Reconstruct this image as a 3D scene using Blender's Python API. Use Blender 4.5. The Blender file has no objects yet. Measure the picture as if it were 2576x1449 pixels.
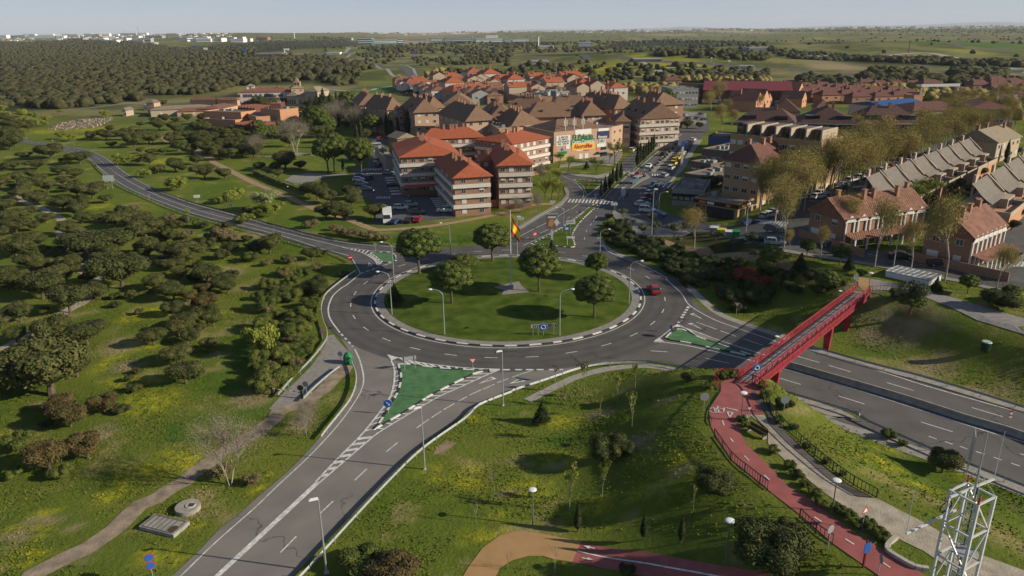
import bpy, math, random
import numpy as np
from mathutils import Vector, Matrix
from mathutils.geometry import tessellate_polygon
SC = bpy.context.scene
COL = SC.collection
R = math.radians
# ---------------------------------------------------------------- camera, sky, sun, exposure
F_PX, Y_HOR, ROLL, CAM_H = 1850.0, 80.0, 0.012, 46.0
TILT = math.atan((724.5 - Y_HOR) / F_PX)
fw = np.array([0, math.cos(TILT), -math.sin(TILT)]); u0 = np.array([0, math.sin(TILT), math.cos(TILT)])
rt = np.array([math.cos(ROLL), 0, 0]) - math.sin(ROLL) * u0
up = math.cos(ROLL) * u0 + np.array([math.sin(ROLL), 0, 0])
cam = bpy.data.objects.new('camera', bpy.data.cameras.new('camera')); COL.objects.link(cam)
cam.matrix_world = Matrix(((rt[0], up[0], -fw[0], 0), (rt[1], up[1], -fw[1], 0), (rt[2], up[2], -fw[2], CAM_H), (0, 0, 0, 1)))
cam.data.sensor_width = 36.0; cam.data.lens = F_PX * 36.0 / 2576.0
cam.data.clip_start = 0.5; cam.data.clip_end = 60000
SC.camera = cam
SUN_EL = R(24.0); SUN_AZ = math.atan2(-3.9, 18.7)            # direction towards the sun (maths angle)
sd = Vector((math.cos(SUN_AZ) * math.cos(SUN_EL), math.sin(SUN_AZ) * math.cos(SUN_EL), math.sin(SUN_EL)))
sun = bpy.data.objects.new('sun', bpy.data.lights.new('sun', 'SUN')); COL.objects.link(sun)
sun.data.energy = 5.0; sun.data.angle = R(0.5); sun.data.color = (1.0, 0.89, 0.70)
sun.rotation_euler = (-sd).to_track_quat('-Z', 'Y').to_euler()
W = bpy.data.worlds.new("World"); SC.world = W; W.use_nodes = True
nt = W.node_tree; bg = nt.nodes['Background']
sky = nt.nodes.new('ShaderNodeTexSky'); sky.sky_type = 'NISHITA'; sky.sun_disc = False
sky.sun_elevation = SUN_EL; sky.sun_rotation = math.pi / 2 - SUN_AZ
sky.altitude = 700; sky.air_density = 1.0; sky.dust_density = 1.0; sky.ozone_density = 2.0
tc = nt.nodes.new('ShaderNodeTexCoord'); sx_ = nt.nodes.new('ShaderNodeSeparateXYZ'); nt.links.new(tc.outputs['Generated'], sx_.inputs[0])
cr = nt.nodes.new('ShaderNodeValToRGB'); nt.links.new(sx_.outputs[2], cr.inputs[0]); cr.color_ramp.elements[0].position = 0; cr.color_ramp.elements[0].color = (.30, .335, .385, 1); cr.color_ramp.elements[1].position = .05; cr.color_ramp.elements[1].color = (.205, .255, .345, 1)
for p_, c_ in ((.22, (.115, .155, .23, 1)), (.7, (.055, .08, .14, 1))): e_ = cr.color_ramp.elements.new(p_); e_.color = c_
cn = nt.nodes.new('ShaderNodeTexNoise'); cn.inputs['Scale'].default_value = 2.2; cn.inputs['Detail'].default_value = 6; cm = nt.nodes.new('ShaderNodeMapping'); cm.inputs['Scale'].default_value = (1, 1, 9); nt.links.new(tc.outputs['Generated'], cm.inputs[0]); nt.links.new(cm.outputs[0], cn.inputs['Vector'])
cq = nt.nodes.new('ShaderNodeMapRange'); cq.inputs['From Min'].default_value = .56; cq.inputs['From Max'].default_value = .75; cq.inputs['To Max'].default_value = .22; nt.links.new(cn.outputs['Fac'], cq.inputs[0])
cx_ = nt.nodes.new('ShaderNodeMix'); cx_.data_type = 'RGBA'; nt.links.new(cq.outputs[0], cx_.inputs[0]); nt.links.new(cr.outputs[0], cx_.inputs[6]); cx_.inputs[7].default_value = (.42, .40, .41, 1)
vm = nt.nodes.new('ShaderNodeVectorMath'); vm.operation = 'SCALE'; vm.inputs['Scale'].default_value = 10.5; nt.links.new(cx_.outputs[2], vm.inputs[0])
mx_ = nt.nodes.new('ShaderNodeMix'); mx_.data_type = 'RGBA'; mx_.inputs[0].default_value = .82; nt.links.new(sky.outputs[0], mx_.inputs[6]); nt.links.new(vm.outputs[0], mx_.inputs[7])
nt.links.new(mx_.outputs[2], bg.inputs[0]); bg.inputs[1].default_value = 0.12
SC.view_settings.view_transform = 'Standard'; SC.view_settings.look = 'None'
SC.view_settings.exposure = 0.36; SC.view_settings.gamma = 1.0
# ---------------------------------------------------------------- picture -> place
KX, OX, OY = .27782, (0, 644.0, 1288.0, 1932.0), (0, 335.4, 670.8, 1046.5)
def T(c, r, *l): return [(OX[c] + x * KX, OY[r] + y * KX) for x, y in l]
def un(px, py, z=0.0):
    d = fw + (px - 1288) / F_PX * rt + (724.5 - py) / F_PX * up
    if d[2] > -1e-4: d[2] = -1e-4
    s = (CAM_H - z) / -d[2]
    return np.array([d[0] * s, d[1] * s])
def pxm(p): return F_PX / max(1.0, (p[1] * math.cos(TILT) + CAM_H * math.sin(TILT)))
def mpx(p, w): return w * KX / pxm(p)              # metres of w tile pixels at place p
def sstep(t): t = np.clip(t, 0, 1); return t * t * (3 - 2 * t)
def poly_dist(x, y, poly):                          # signed: negative inside
    x = np.asarray(x, float); y = np.asarray(y, float)
    d = np.full(x.shape, 1e9); ins = np.zeros(x.shape, bool); n = len(poly)
    for i in range(n):
        ax, ay = poly[i]; bx, by = poly[(i + 1) % n]
        ex, ey = bx - ax, by - ay; L = ex * ex + ey * ey + 1e-9
        t = np.clip(((x - ax) * ex + (y - ay) * ey) / L, 0, 1)
        d = np.minimum(d, np.hypot(x - ax - t * ex, y - ay - t * ey))
        if abs(ey) > 1e-12:
            c = ((ay > y) != (by > y)) & (x < ex * (y - ay) / ey + ax); ins ^= c
    return np.where(ins, -d, d)
def line_dist(x, y, pts):
    d = np.full(np.shape(x), 1e9)
    for (ax, ay), (bx, by) in zip(pts[:-1], pts[1:]):
        ex, ey = bx - ax, by - ay; L = ex * ex + ey * ey + 1e-9
        t = np.clip(((x - ax) * ex + (y - ay) * ey) / L, 0, 1)
        d = np.minimum(d, np.hypot(x - ax - t * ex, y - ay - t * ey))
    return d
def U(l, z=0.0): return [tuple(un(a, b, z)) for a, b in l]
RC = un(1290.5, 0) * 0 + np.array([-0.45, 128.6])   # roundabout centre, re-fitted below
def _fit():
    pts = T(1,2,(1065,300),(1085,400),(1150,475),(1260,547),(1430,617),(1600,660),(1870,705),(2150,722)) + T(2,2,(60,722),(350,698),(620,650),(840,580),(1000,500),(1120,410),(1158,330),(1157,260),(1120,180)) + T(2,1,(870,1235),(660,1168),(430,1130),(50,1108)) + T(1,1,(2000,1122),(1750,1165),(1330,1280),(1200,1362),(1110,1440))
    w = np.array(U(pts)); A = np.c_[2 * w, np.ones(len(w))]; s = np.linalg.lstsq(A, (w ** 2).sum(1), rcond=None)[0]
    return s[:2], math.sqrt(s[2] + s[:2] @ s[:2])
RC, RK = _fit()
# ---------------------------------------------------------------- lie of the land
HP = 5.3
HWY = U(T(2,2,(1150,860),(1560,925),(1750,990)) + T(3,2,(0,1075),(600,1300)) + T(3,3,(450,-30),(1000,165),(1440,330),(2318,680),(3600,1250),(3600,300)) + T(3,2,(2318,1290),(1500,1010),(820,760),(350,640),(0,560)) + T(2,2,(1950,440),(1650,230)))
SPL = U(T(2,2,(1830,1010),(1880,1120),(1780,1300),(1800,1449)) + T(2,3,(1850,200),(1990,400),(2318,660)) + T(3,3,(0,670),(580,1150),(1000,1449),(1500,1800),(3300,1900),(2318,1400),(1500,960),(980,745),(700,650),(240,190),(20,0)) + T(2,2,(2312,1330),(2295,1220),(2290,1150),(2270,1085),(2060,1000)), HP)
NPL = U(T(3,2,(640,60),(800,170),(940,215),(1260,250),(1500,350),(2318,640),(3600,1100)) + [(3200, 500), (2900, 330), (2050, 330), (1960, 520), (1950, 620)], HP)
AVZ = U(T(2,1,(-100,1120),(-60,900),(300,600),(450,400),(960,300),(1290,20),(1760,0),(1500,350),(1310,600),(1310,700),(1600,780),(1400,900),(850,900),(900,1090)))
HILLS = [(un(1455, 172), 170, 90, 13), (un(1900, 168), 200, 100, 11), (un(1040, 190), 110, 80, 8), (un(2230, 132), 420, 190, 20), (un(760, 140), 300, 170, 12), (un(1700, 112), 500, 260, 14)]
def H0(x, y):
    x = np.asarray(x, float); y = np.asarray(y, float)
    m = (y < 700) & (y > 10) & (np.abs(x) < 700)
    out = np.zeros(np.broadcast(x, y).shape)
    xs = np.where(m, x, 0); ys = np.where(m, y, 0)
    dn = np.maximum(poly_dist(xs, ys, NPL), 0); west = xs < 80
    h = HP * sstep(1 - dn / np.where((xs < 95) & (ys > 150), 60, 20.0))
    h *= sstep((poly_dist(xs, ys, HWY) - 1.5) / 14) if True else 1
    h *= sstep((np.hypot(xs - RC[0], ys - RC[1]) - 37) / 16)
    h *= sstep((poly_dist(xs, ys, AVZ) - 1) / 34)
    ds = np.maximum(poly_dist(xs, ys, SPL), 0)
    h2 = HP * sstep(1 - ds / 17) * np.where(ds > 0, sstep((poly_dist(xs, ys, HWY) - 2.2) / 4.5), 1)
    out = np.where(m, np.maximum(h, h2), 0)
    far = sstep((y - 900) / 2500)
    out = out + far * (5 * np.sin(x / 410 + y / 900) + 4 * np.sin(x / 230 - y / 530 + 1) + 3 * np.sin(y / 310 + x / 900))
    out = out + 38 * sstep((y - 2600) / 5500) + 30 * sstep((y - 1300) / 2400) * sstep((-x - 100 - 0.1 * y) / 900) * (1 - .5 * sstep((y - 4500) / 4000))
    for (bx, by), rx, ry, hh in HILLS: out = out + hh * np.exp(-((x - bx) / rx) ** 2 - ((y - by) / ry) ** 2)
    near = sstep((y - 430) / 500)
    out = out + near * 1.6 * (np.sin(x / 95 + y / 160) + np.sin(x / 57 - y / 120))
    return out
def G(px, py):                                       # where the sight line of a picture point first meets the land
    d = fw + (px - 1288) / F_PX * rt + (724.5 - py) / F_PX * up
    s = np.geomspace(35, 12000, 700); t = 9000.0 / d[1]
    for _ in range(2):
        i = np.nonzero(CAM_H + d[2] * s - H0(d[0] * s, d[1] * s) < 0)[0]
        if not len(i): break
        k = max(1, int(i[0])); t = s[k]; s = np.linspace(s[k - 1], s[k], 80)
    x, y = float(d[0] * t), float(d[1] * t); return Vector((x, y, float(H0(x, y))))
def TG(c, r, *l): return [G(*q) for q in T(c, r, *l)]
# ---------------------------------------------------------------- materials
MATS = {}
def mat(name, col, rough=0.85, var=0.12, scale=1.5, bump=0.0, bscale=8.0, metal=0.0, col2=None, objrand=0.0, det=4.0, spec=0.3):
    if name in MATS: return MATS[name]
    m = bpy.data.materials.new(name); m.use_nodes = True; n = m.node_tree.nodes; l = m.node_tree.links
    b = n['Principled BSDF']; b.inputs['Roughness'].default_value = rough; b.inputs['Metallic'].default_value = metal
    b.inputs['Specular IOR Level'].default_value = spec
    g = n.new('ShaderNodeNewGeometry'); t = n.new('ShaderNodeTexNoise'); t.inputs['Scale'].default_value = scale; t.inputs['Detail'].default_value = det
    l.new(g.outputs['Position'], t.inputs['Vector'])
    r = n.new('ShaderNodeMapRange'); r.inputs['From Min'].default_value = .3; r.inputs['From Max'].default_value = .7
    l.new(t.outputs['Fac'], r.inputs['Value'])
    mx = n.new('ShaderNodeMix'); mx.data_type = 'RGBA'
    c1 = [c * (1 - var) for c in col]; c2 = col2 if col2 else [min(1, c * (1 + var)) for c in col]
    mx.inputs[6].default_value = (*c1, 1); mx.inputs[7].default_value = (*c2, 1)
    l.new(r.outputs[0], mx.inputs[0]); out = mx.outputs[2]
    if objrand:
        o = n.new('ShaderNodeObjectInfo'); hs = n.new('ShaderNodeHueSaturation')
        q = n.new('ShaderNodeMapRange'); q.inputs['To Min'].default_value = 1 - objrand; q.inputs['To Max'].default_value = 1 + objrand
        l.new(o.outputs['Random'], q.inputs['Value']); l.new(q.outputs[0], hs.inputs['Value'])
        q2 = n.new('ShaderNodeMapRange'); q2.inputs['To Min'].default_value = .5 + objrand * .07; q2.inputs['To Max'].default_value = .5 - objrand * .07
        l.new(o.outputs['Random'], q2.inputs['Value']); l.new(q2.outputs[0], hs.inputs['Hue'])
        l.new(out, hs.inputs['Color']); out = hs.outputs[0]
    l.new(out, b.inputs['Base Color'])
    if bump:
        t2 = n.new('ShaderNodeTexNoise'); t2.inputs['Scale'].default_value = bscale; t2.inputs['Detail'].default_value = 3
        l.new(g.outputs['Position'], t2.inputs['Vector']); bp = n.new('ShaderNodeBump'); bp.inputs['Strength'].default_value = bump; bp.inputs['Distance'].default_value = .1
        l.new(t2.outputs['Fac'], bp.inputs['Height']); l.new(bp.outputs[0], b.inputs['Normal'])
    MATS[name] = m; return m
def c255(r, g, b, k=1.0):
    f = lambda v: ((v / 255) ** 2.2) * k
    return (f(r), f(g), f(b))
# ---------------------------------------------------------------- mesh tools
def link(o, parent=None):
    COL.objects.link(o)
    if parent: o.parent = parent
    return o
class MB:
    def __init__(s): s.v = []; s.f = []; s.m = []
    def quad(s, a, b, c, d, m=0):
        n = len(s.v); s.v += [tuple(a), tuple(b), tuple(c), tuple(d)]; s.f.append((n, n + 1, n + 2, n + 3)); s.m.append(m)
    def poly(s, pts, m=0):
        n = len(s.v); s.v += [tuple(p) for p in pts]; s.f.append(tuple(range(n, n + len(pts)))); s.m.append(m)
    def tess(s, pts, m=0):
        tr = tessellate_polygon([[Vector((p[0], p[1], 0)) for p in pts]]); n = len(s.v); s.v += [tuple(p) for p in pts]
        for t in tr:
            a, b, c = [Vector(pts[i][:2]) for i in t]
            if (b - a).x * (c - a).y - (b - a).y * (c - a).x < 0: t = t[::-1]
            s.f.append(tuple(n + i for i in t)); s.m.append(m)
    def box(s, x0, y0, z0, x1, y1, z1, m=0, bottom=True):
        n = len(s.v); s.v += [(x0,y0,z0),(x1,y0,z0),(x1,y1,z0),(x0,y1,z0),(x0,y0,z1),(x1,y0,z1),(x1,y1,z1),(x0,y1,z1)]
        fs = [(4,5,6,7),(0,1,5,4),(1,2,6,5),(2,3,7,6),(3,0,4,7)] + ([(3,2,1,0)] if bottom else [])
        for f in fs: s.f.append(tuple(n + i for i in f)); s.m.append(m)
    def prism(s, pts, z0, z1, m=0, mt=None):          # pts ccw (x,y)
        k = len(pts); A = sum(pts[i][0] * pts[(i+1) % k][1] - pts[(i+1) % k][0] * pts[i][1] for i in range(k))
        if A < 0: pts = pts[::-1]
        s.tess([(p[0], p[1], z1) for p in pts], m if mt is None else mt)
        for i in range(k):
            a = pts[i]; b = pts[(i + 1) % k]
            s.quad((a[0], a[1], z0), (b[0], b[1], z0), (b[0], b[1], z1), (a[0], a[1], z1), m)
    def tube(s, a, b, r0, r1=None, n=6, m=0, cap=True):
        a = Vector(a); b = Vector(b); r1 = r0 if r1 is None else r1; d = (b - a)
        if d.length < 1e-6: return
        q = d.to_track_quat('Z', 'Y'); k = len(s.v)
        for p, r in ((a, r0), (b, r1)):
            for i in range(n):
                t = 2 * math.pi * i / n; s.v.append(tuple(p + q @ Vector((r * math.cos(t), r * math.sin(t), 0))))
        for i in range(n):
            j = (i + 1) % n; s.f.append((k + i, k + j, k + n + j, k + n + i)); s.m.append(m)
        if cap: s.f.append(tuple(k + n + i for i in range(n))); s.m.append(m); s.f.append(tuple(k + i for i in reversed(range(n)))); s.m.append(m)
    def path(s, pts, r, n=6, m=0):
        for a, b in zip(pts[:-1], pts[1:]): s.tube(a, b, r, r, n, m)
    def bar(s, a, b, w, h=None, m=0):                 # square bar
        h = w if h is None else h; a = Vector(a); b = Vector(b); d = (b - a)
        q = d.to_track_quat('Y', 'Z'); k = len(s.v)
        for p in (a, b):
            for sx, sz in ((-1,-1),(1,-1),(1,1),(-1,1)): s.v.append(tuple(p + q @ Vector((sx * w / 2, 0, sz * h / 2))))
        for f in ((0,1,2,3),(7,6,5,4),(0,4,5,1),(1,5,6,2),(2,6,7,3),(3,7,4,0)): s.f.append(tuple(k + i for i in f)); s.m.append(m)
    def disc(s, c, r, nrm, m=0, n=16, t=0.02):
        q = Vector(nrm).to_track_quat('Z', 'Y'); c = Vector(c); k = len(s.v)
        for z in (0, t):
            for i in range(n):
                a = 2 * math.pi * i / n; s.v.append(tuple(c + q @ Vector((r * math.cos(a), r * math.sin(a), z))))
        s.f.append(tuple(k + n + i for i in range(n))); s.m.append(m); s.f.append(tuple(k + i for i in reversed(range(n)))); s.m.append(m)
        for i in range(n):
            j = (i + 1) % n; s.f.append((k + i, k + j, k + n + j, k + n + i)); s.m.append(m)
    def ball(s, c, r, m=0, n=8, rz=None):
        rz = rz or r; k = len(s.v); c = Vector(c); h = n // 2
        for i in range(h + 1):
            p = math.pi * i / h
            for j in range(n): t = 2 * math.pi * j / n; s.v.append((c.x + r * math.sin(p) * math.cos(t), c.y + r * math.sin(p) * math.sin(t), c.z + rz * math.cos(p)))
        for i in range(h):
            for j in range(n): s.f.append((k + i * n + j, k + (i + 1) * n + j, k + (i + 1) * n + (j + 1) % n, k + i * n + (j + 1) % n)); s.m.append(m)
    def mesh(s, name, mats, smooth=False):
        me = bpy.data.meshes.new(name); me.from_pydata(s.v, [], s.f)
        for m in (mats if isinstance(mats, (list, tuple)) else [mats]): me.materials.append(m)
        if len(me.materials) > 1: me.polygons.foreach_set('material_index', s.m)
        if smooth: me.polygons.foreach_set('use_smooth', [True] * len(s.f))
        me.update(); return me
    def build(s, name, mats, parent=None, smooth=False):
        return link(bpy.data.objects.new(name, s.mesh(name, mats, smooth)), parent)
def tag(o, label=None, cat=None, group=None, kind=None):
    if label: o['label'] = label
    if cat: o['category'] = cat
    if group: o['group'] = group
    if kind: o['kind'] = kind
    return o
def empty(name, loc, rz=0.0):
    o = bpy.data.objects.new(name, None); o.empty_display_size = .3; o.location = loc; o.rotation_euler = (0, 0, rz); COL.objects.link(o); return o
KIDS = {}
def children(o): return KIDS.get(o.name, [])
def copy_tree(o, loc=None, rz=None, label=None, group=None, scale=None, parent=None, first=[0]):
    c = o.copy(); COL.objects.link(c)
    if parent: c.parent = parent
    for ch in list(o.children): copy_tree(ch, parent=c)
    if loc is not None: c.location = loc
    if rz is not None: c.rotation_euler = (0, 0, rz)
    if scale is not None: c.scale = scale if hasattr(scale, '__len__') else (scale,) * 3
    if label: c['label'] = label
    if group: c['group'] = group
    return c
class Proto:
    """first use moves the original, later uses copy it"""
    def __init__(s, o): s.o = o; s.used = False
    def put(s, loc, rz=0, label=None, group=None, scale=None):
        if s.used: return copy_tree(s.o, loc, rz, label, group, scale)
        s.used = True; o = s.o; o.location = loc; o.rotation_euler = (0, 0, rz)
        if scale is not None: o.scale = scale if hasattr(scale, '__len__') else (scale,) * 3
        if label: o['label'] = label
        if group: o['group'] = group
        return o
def sheet(name, pts, z, m, drape=False, label=None, step=2.0):
    """flat ground sheet from world polygon"""
    b = MB()
    if not drape: b.tess([(p[0], p[1], z) for p in pts]); return tag(b.build(name, m), kind='structure')
    P = [(p[0], p[1]) for p in pts]; import bmesh
    bm = bmesh.new(); b.tess([(p[0], p[1], 0) for p in P]); me = b.mesh(name, m); bm.from_mesh(me)
    xs = [p[0] for p in P]; ys = [p[1] for p in P]
    for ax, lo, hi in ((0, min(xs), max(xs)), (1, min(ys), max(ys))):
        v = math.ceil(lo / step) * step
        while v < hi:
            no = (1, 0, 0) if ax == 0 else (0, 1, 0); co = (v, 0, 0) if ax == 0 else (0, v, 0)
            bmesh.ops.bisect_plane(bm, geom=bm.verts[:] + bm.edges[:] + bm.faces[:], plane_co=co, plane_no=no); v += step
    co = np.array([v.co[:2] for v in bm.verts]); h = H0(co[:, 0], co[:, 1])
    for v, q in zip(bm.verts, h): v.co.z = float(q) + z
    bm.to_mesh(me); bm.free(); return tag(link(bpy.data.objects.new(name, me)), kind='structure')
def smooth_line(pts, step=1.0):
    """Catmull-Rom through world points, resampled"""
    p = [Vector((q[0], q[1])) for q in pts]; p = [2 * p[0] - p[1]] + p + [2 * p[-1] - p[-2]]; out = []
    for i in range(1, len(p) - 2):
        n = max(1, int((p[i + 1] - p[i]).length / step))
        for k in range(n):
            t = k / n; a, b, c, d = p[i - 1], p[i], p[i + 1], p[i + 2]
            out.append(0.5 * ((2 * b) + (c - a) * t + (2 * a - 5 * b + 4 * c - d) * t * t + (3 * b - a - 3 * c + d) * t ** 3))
    out.append(p[-2]); return out
def offset(pts, d):
    out = []
    for i, p in enumerate(pts):
        a = pts[max(0, i - 1)]; b = pts[min(len(pts) - 1, i + 1)]; t = (b - a).normalized() if (b - a).length else Vector((1, 0))
        out.append(p + Vector((-t.y, t.x)) * d)
    return out
def ribbon(b, pts, w, z, m=0, drape=True, cross=1):
    L = [offset(pts, w * (i / cross - .5)) for i in range(cross + 1)]
    Z = []
    for l in L:
        h = H0([q.x for q in l], [q.y for q in l]) if drape else np.zeros(len(l)); Z.append(h + z)
    for j in range(cross):
        for i in range(len(pts) - 1):
            b.quad((*L[j][i], Z[j][i]), (*L[j + 1][i], Z[j + 1][i]), (*L[j + 1][i + 1], Z[j + 1][i + 1]), (*L[j][i + 1], Z[j][i + 1]), m)
            b.f[-1] = b.f[-1][::-1]
def dashes(b, pts, w, z, on, off, ph=0.0, m=0):
    """pts dense line; dashes by arc length"""
    s = 0; seg = []; per = on + off
    for p, q in zip(pts[:-1], pts[1:]):
        if ((s + ph) % per) < on: seg.append(p); last = q
        elif seg:
            seg.append(p); ribbon(b, seg, w, z, m); seg = []
        s += (q - p).length
    if len(seg) > 1: ribbon(b, seg, w, z, m)
# ---------------------------------------------------------------- surface materials
M_WHITE = mat('road_paint', (.52, .52, .49), .75, .3, 2.2)
M_ASPH = mat('dark_asphalt', (.098, .091, .086), .88, .14, .35, .25, 30)
M_ASPH2 = mat('worn_asphalt', (.20, .184, .166), .9, .13, .25, .25, 30)
M_ASPH3 = mat('avenue_asphalt', (.098, .094, .093), .88, .2, .3, .2, 30)
M_HWY = mat('highway_asphalt', (.118, .110, .103), .88, .14, .3, .2, 30)
M_CONC = mat('concrete', (.27, .25, .22), .9, .2, 1.2, .3, 12)
M_PAVE = mat('paving', (.22, .205, .19), .9, .2, 1.5, .2, 12)
M_DIRT = mat('gravel_path', (.33, .285, .22), .95, .25, .9, .5, 6)
M_TANP = mat('sand_path', (.29, .2, .115), .95, .15, .8, .2, 6)
M_OCHRE = mat('ochre_path', (.34, .205, .09), .9, .08, .6)
M_REDP = mat('red_path', (.27, .082, .076), .88, .14, .7)
M_GREENP = mat('green_paint', (.065, .155, .06), .85, .25, .9, .2, 12)
M_KW = mat('kerb_white', (.6, .59, .55), .8, .15, 4)
M_KB = mat('kerb_black', (.03, .03, .03), .8, .2, 4)
M_LAWN = mat('lawn', (.05, .095, .013), 1, .3, .35, .9, 5.0, col2=(.10, .13, .024), det=8, spec=.03)
M_SOIL = mat('bare_soil', (.23, .17, .11), .95, .25, 1.0, .4, 5)
def wear(m, rings=False):
    N = m.node_tree.nodes; L = m.node_tree.links; b = N['Principled BSDF']; src = b.inputs['Base Color'].links[0].from_socket; g = N.new('ShaderNodeNewGeometry')
    def mx(f, a, c, k):
        x = N.new('ShaderNodeMix'); x.data_type = 'RGBA'; x.blend_type = 'MULTIPLY'; q = N.new('ShaderNodeMath'); q.operation = 'MULTIPLY'; q.inputs[1].default_value = k; L.new(f, q.inputs[0]); L.new(q.outputs[0], x.inputs[0]); L.new(a, x.inputs[6]); x.inputs[7].default_value = (*c, 1); return x.outputs[2]
    d = N.new('ShaderNodeTexNoise'); d.inputs['Scale'].default_value = .35; d.inputs['Detail'].default_value = 4; L.new(g.outputs['Position'], d.inputs['Vector'])
    va = N.new('ShaderNodeVectorMath'); va.operation = 'MULTIPLY_ADD'; L.new(d.outputs['Color'], va.inputs[0]); va.inputs[1].default_value = (7, 7, 0); L.new(g.outputs['Position'], va.inputs[2])
    v = N.new('ShaderNodeTexVoronoi'); v.feature = 'DISTANCE_TO_EDGE'; v.inputs['Scale'].default_value = .075; L.new(va.outputs[0], v.inputs['Vector'])
    r = N.new('ShaderNodeMapRange'); r.inputs['From Min'].default_value = .004; r.inputs['From Max'].default_value = .010; r.inputs['To Min'].default_value = 1; r.inputs['To Max'].default_value = 0; L.new(v.outputs['Distance'], r.inputs[0])
    n2 = N.new('ShaderNodeTexNoise'); n2.inputs['Scale'].default_value = .06; L.new(g.outputs['Position'], n2.inputs['Vector']); r2 = N.new('ShaderNodeMapRange'); r2.inputs['From Min'].default_value = .5; r2.inputs['From Max'].default_value = .56; L.new(n2.outputs['Fac'], r2.inputs[0]); q = N.new('ShaderNodeMath'); q.operation = 'MULTIPLY'; L.new(r.outputs[0], q.inputs[0]); L.new(r2.outputs[0], q.inputs[1])
    out = mx(q.outputs[0], src, (.35, .34, .34), .8)
    n3 = N.new('ShaderNodeTexNoise'); n3.inputs['Scale'].default_value = 5.0; n3.inputs['Detail'].default_value = 6; n3.inputs['Roughness'].default_value = .8; L.new(g.outputs['Position'], n3.inputs['Vector']); out = mx(n3.outputs['Fac'], out, (.55, .55, .55), .55)
    if rings:
        s1 = N.new('ShaderNodeVectorMath'); s1.operation = 'SUBTRACT'; L.new(g.outputs['Position'], s1.inputs[0]); s1.inputs[1].default_value = (RC[0], RC[1], 0); s2 = N.new('ShaderNodeVectorMath'); s2.operation = 'LENGTH'; L.new(s1.outputs[0], s2.inputs[0]); w = N.new('ShaderNodeMath'); w.operation = 'PINGPONG'; w.inputs[1].default_value = 1.05; L.new(s2.outputs['Value'], w.inputs[0]); r3 = N.new('ShaderNodeMapRange'); r3.inputs['From Min'].default_value = .25; r3.inputs['From Max'].default_value = .95; L.new(w.outputs[0], r3.inputs[0]); out = mx(r3.outputs[0], out, (.72, .72, .73), .55)
    L.new(out, b.inputs['Base Color'])
wear(M_ASPH, True); wear(M_ASPH2); wear(M_ASPH3); wear(M_HWY)
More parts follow.
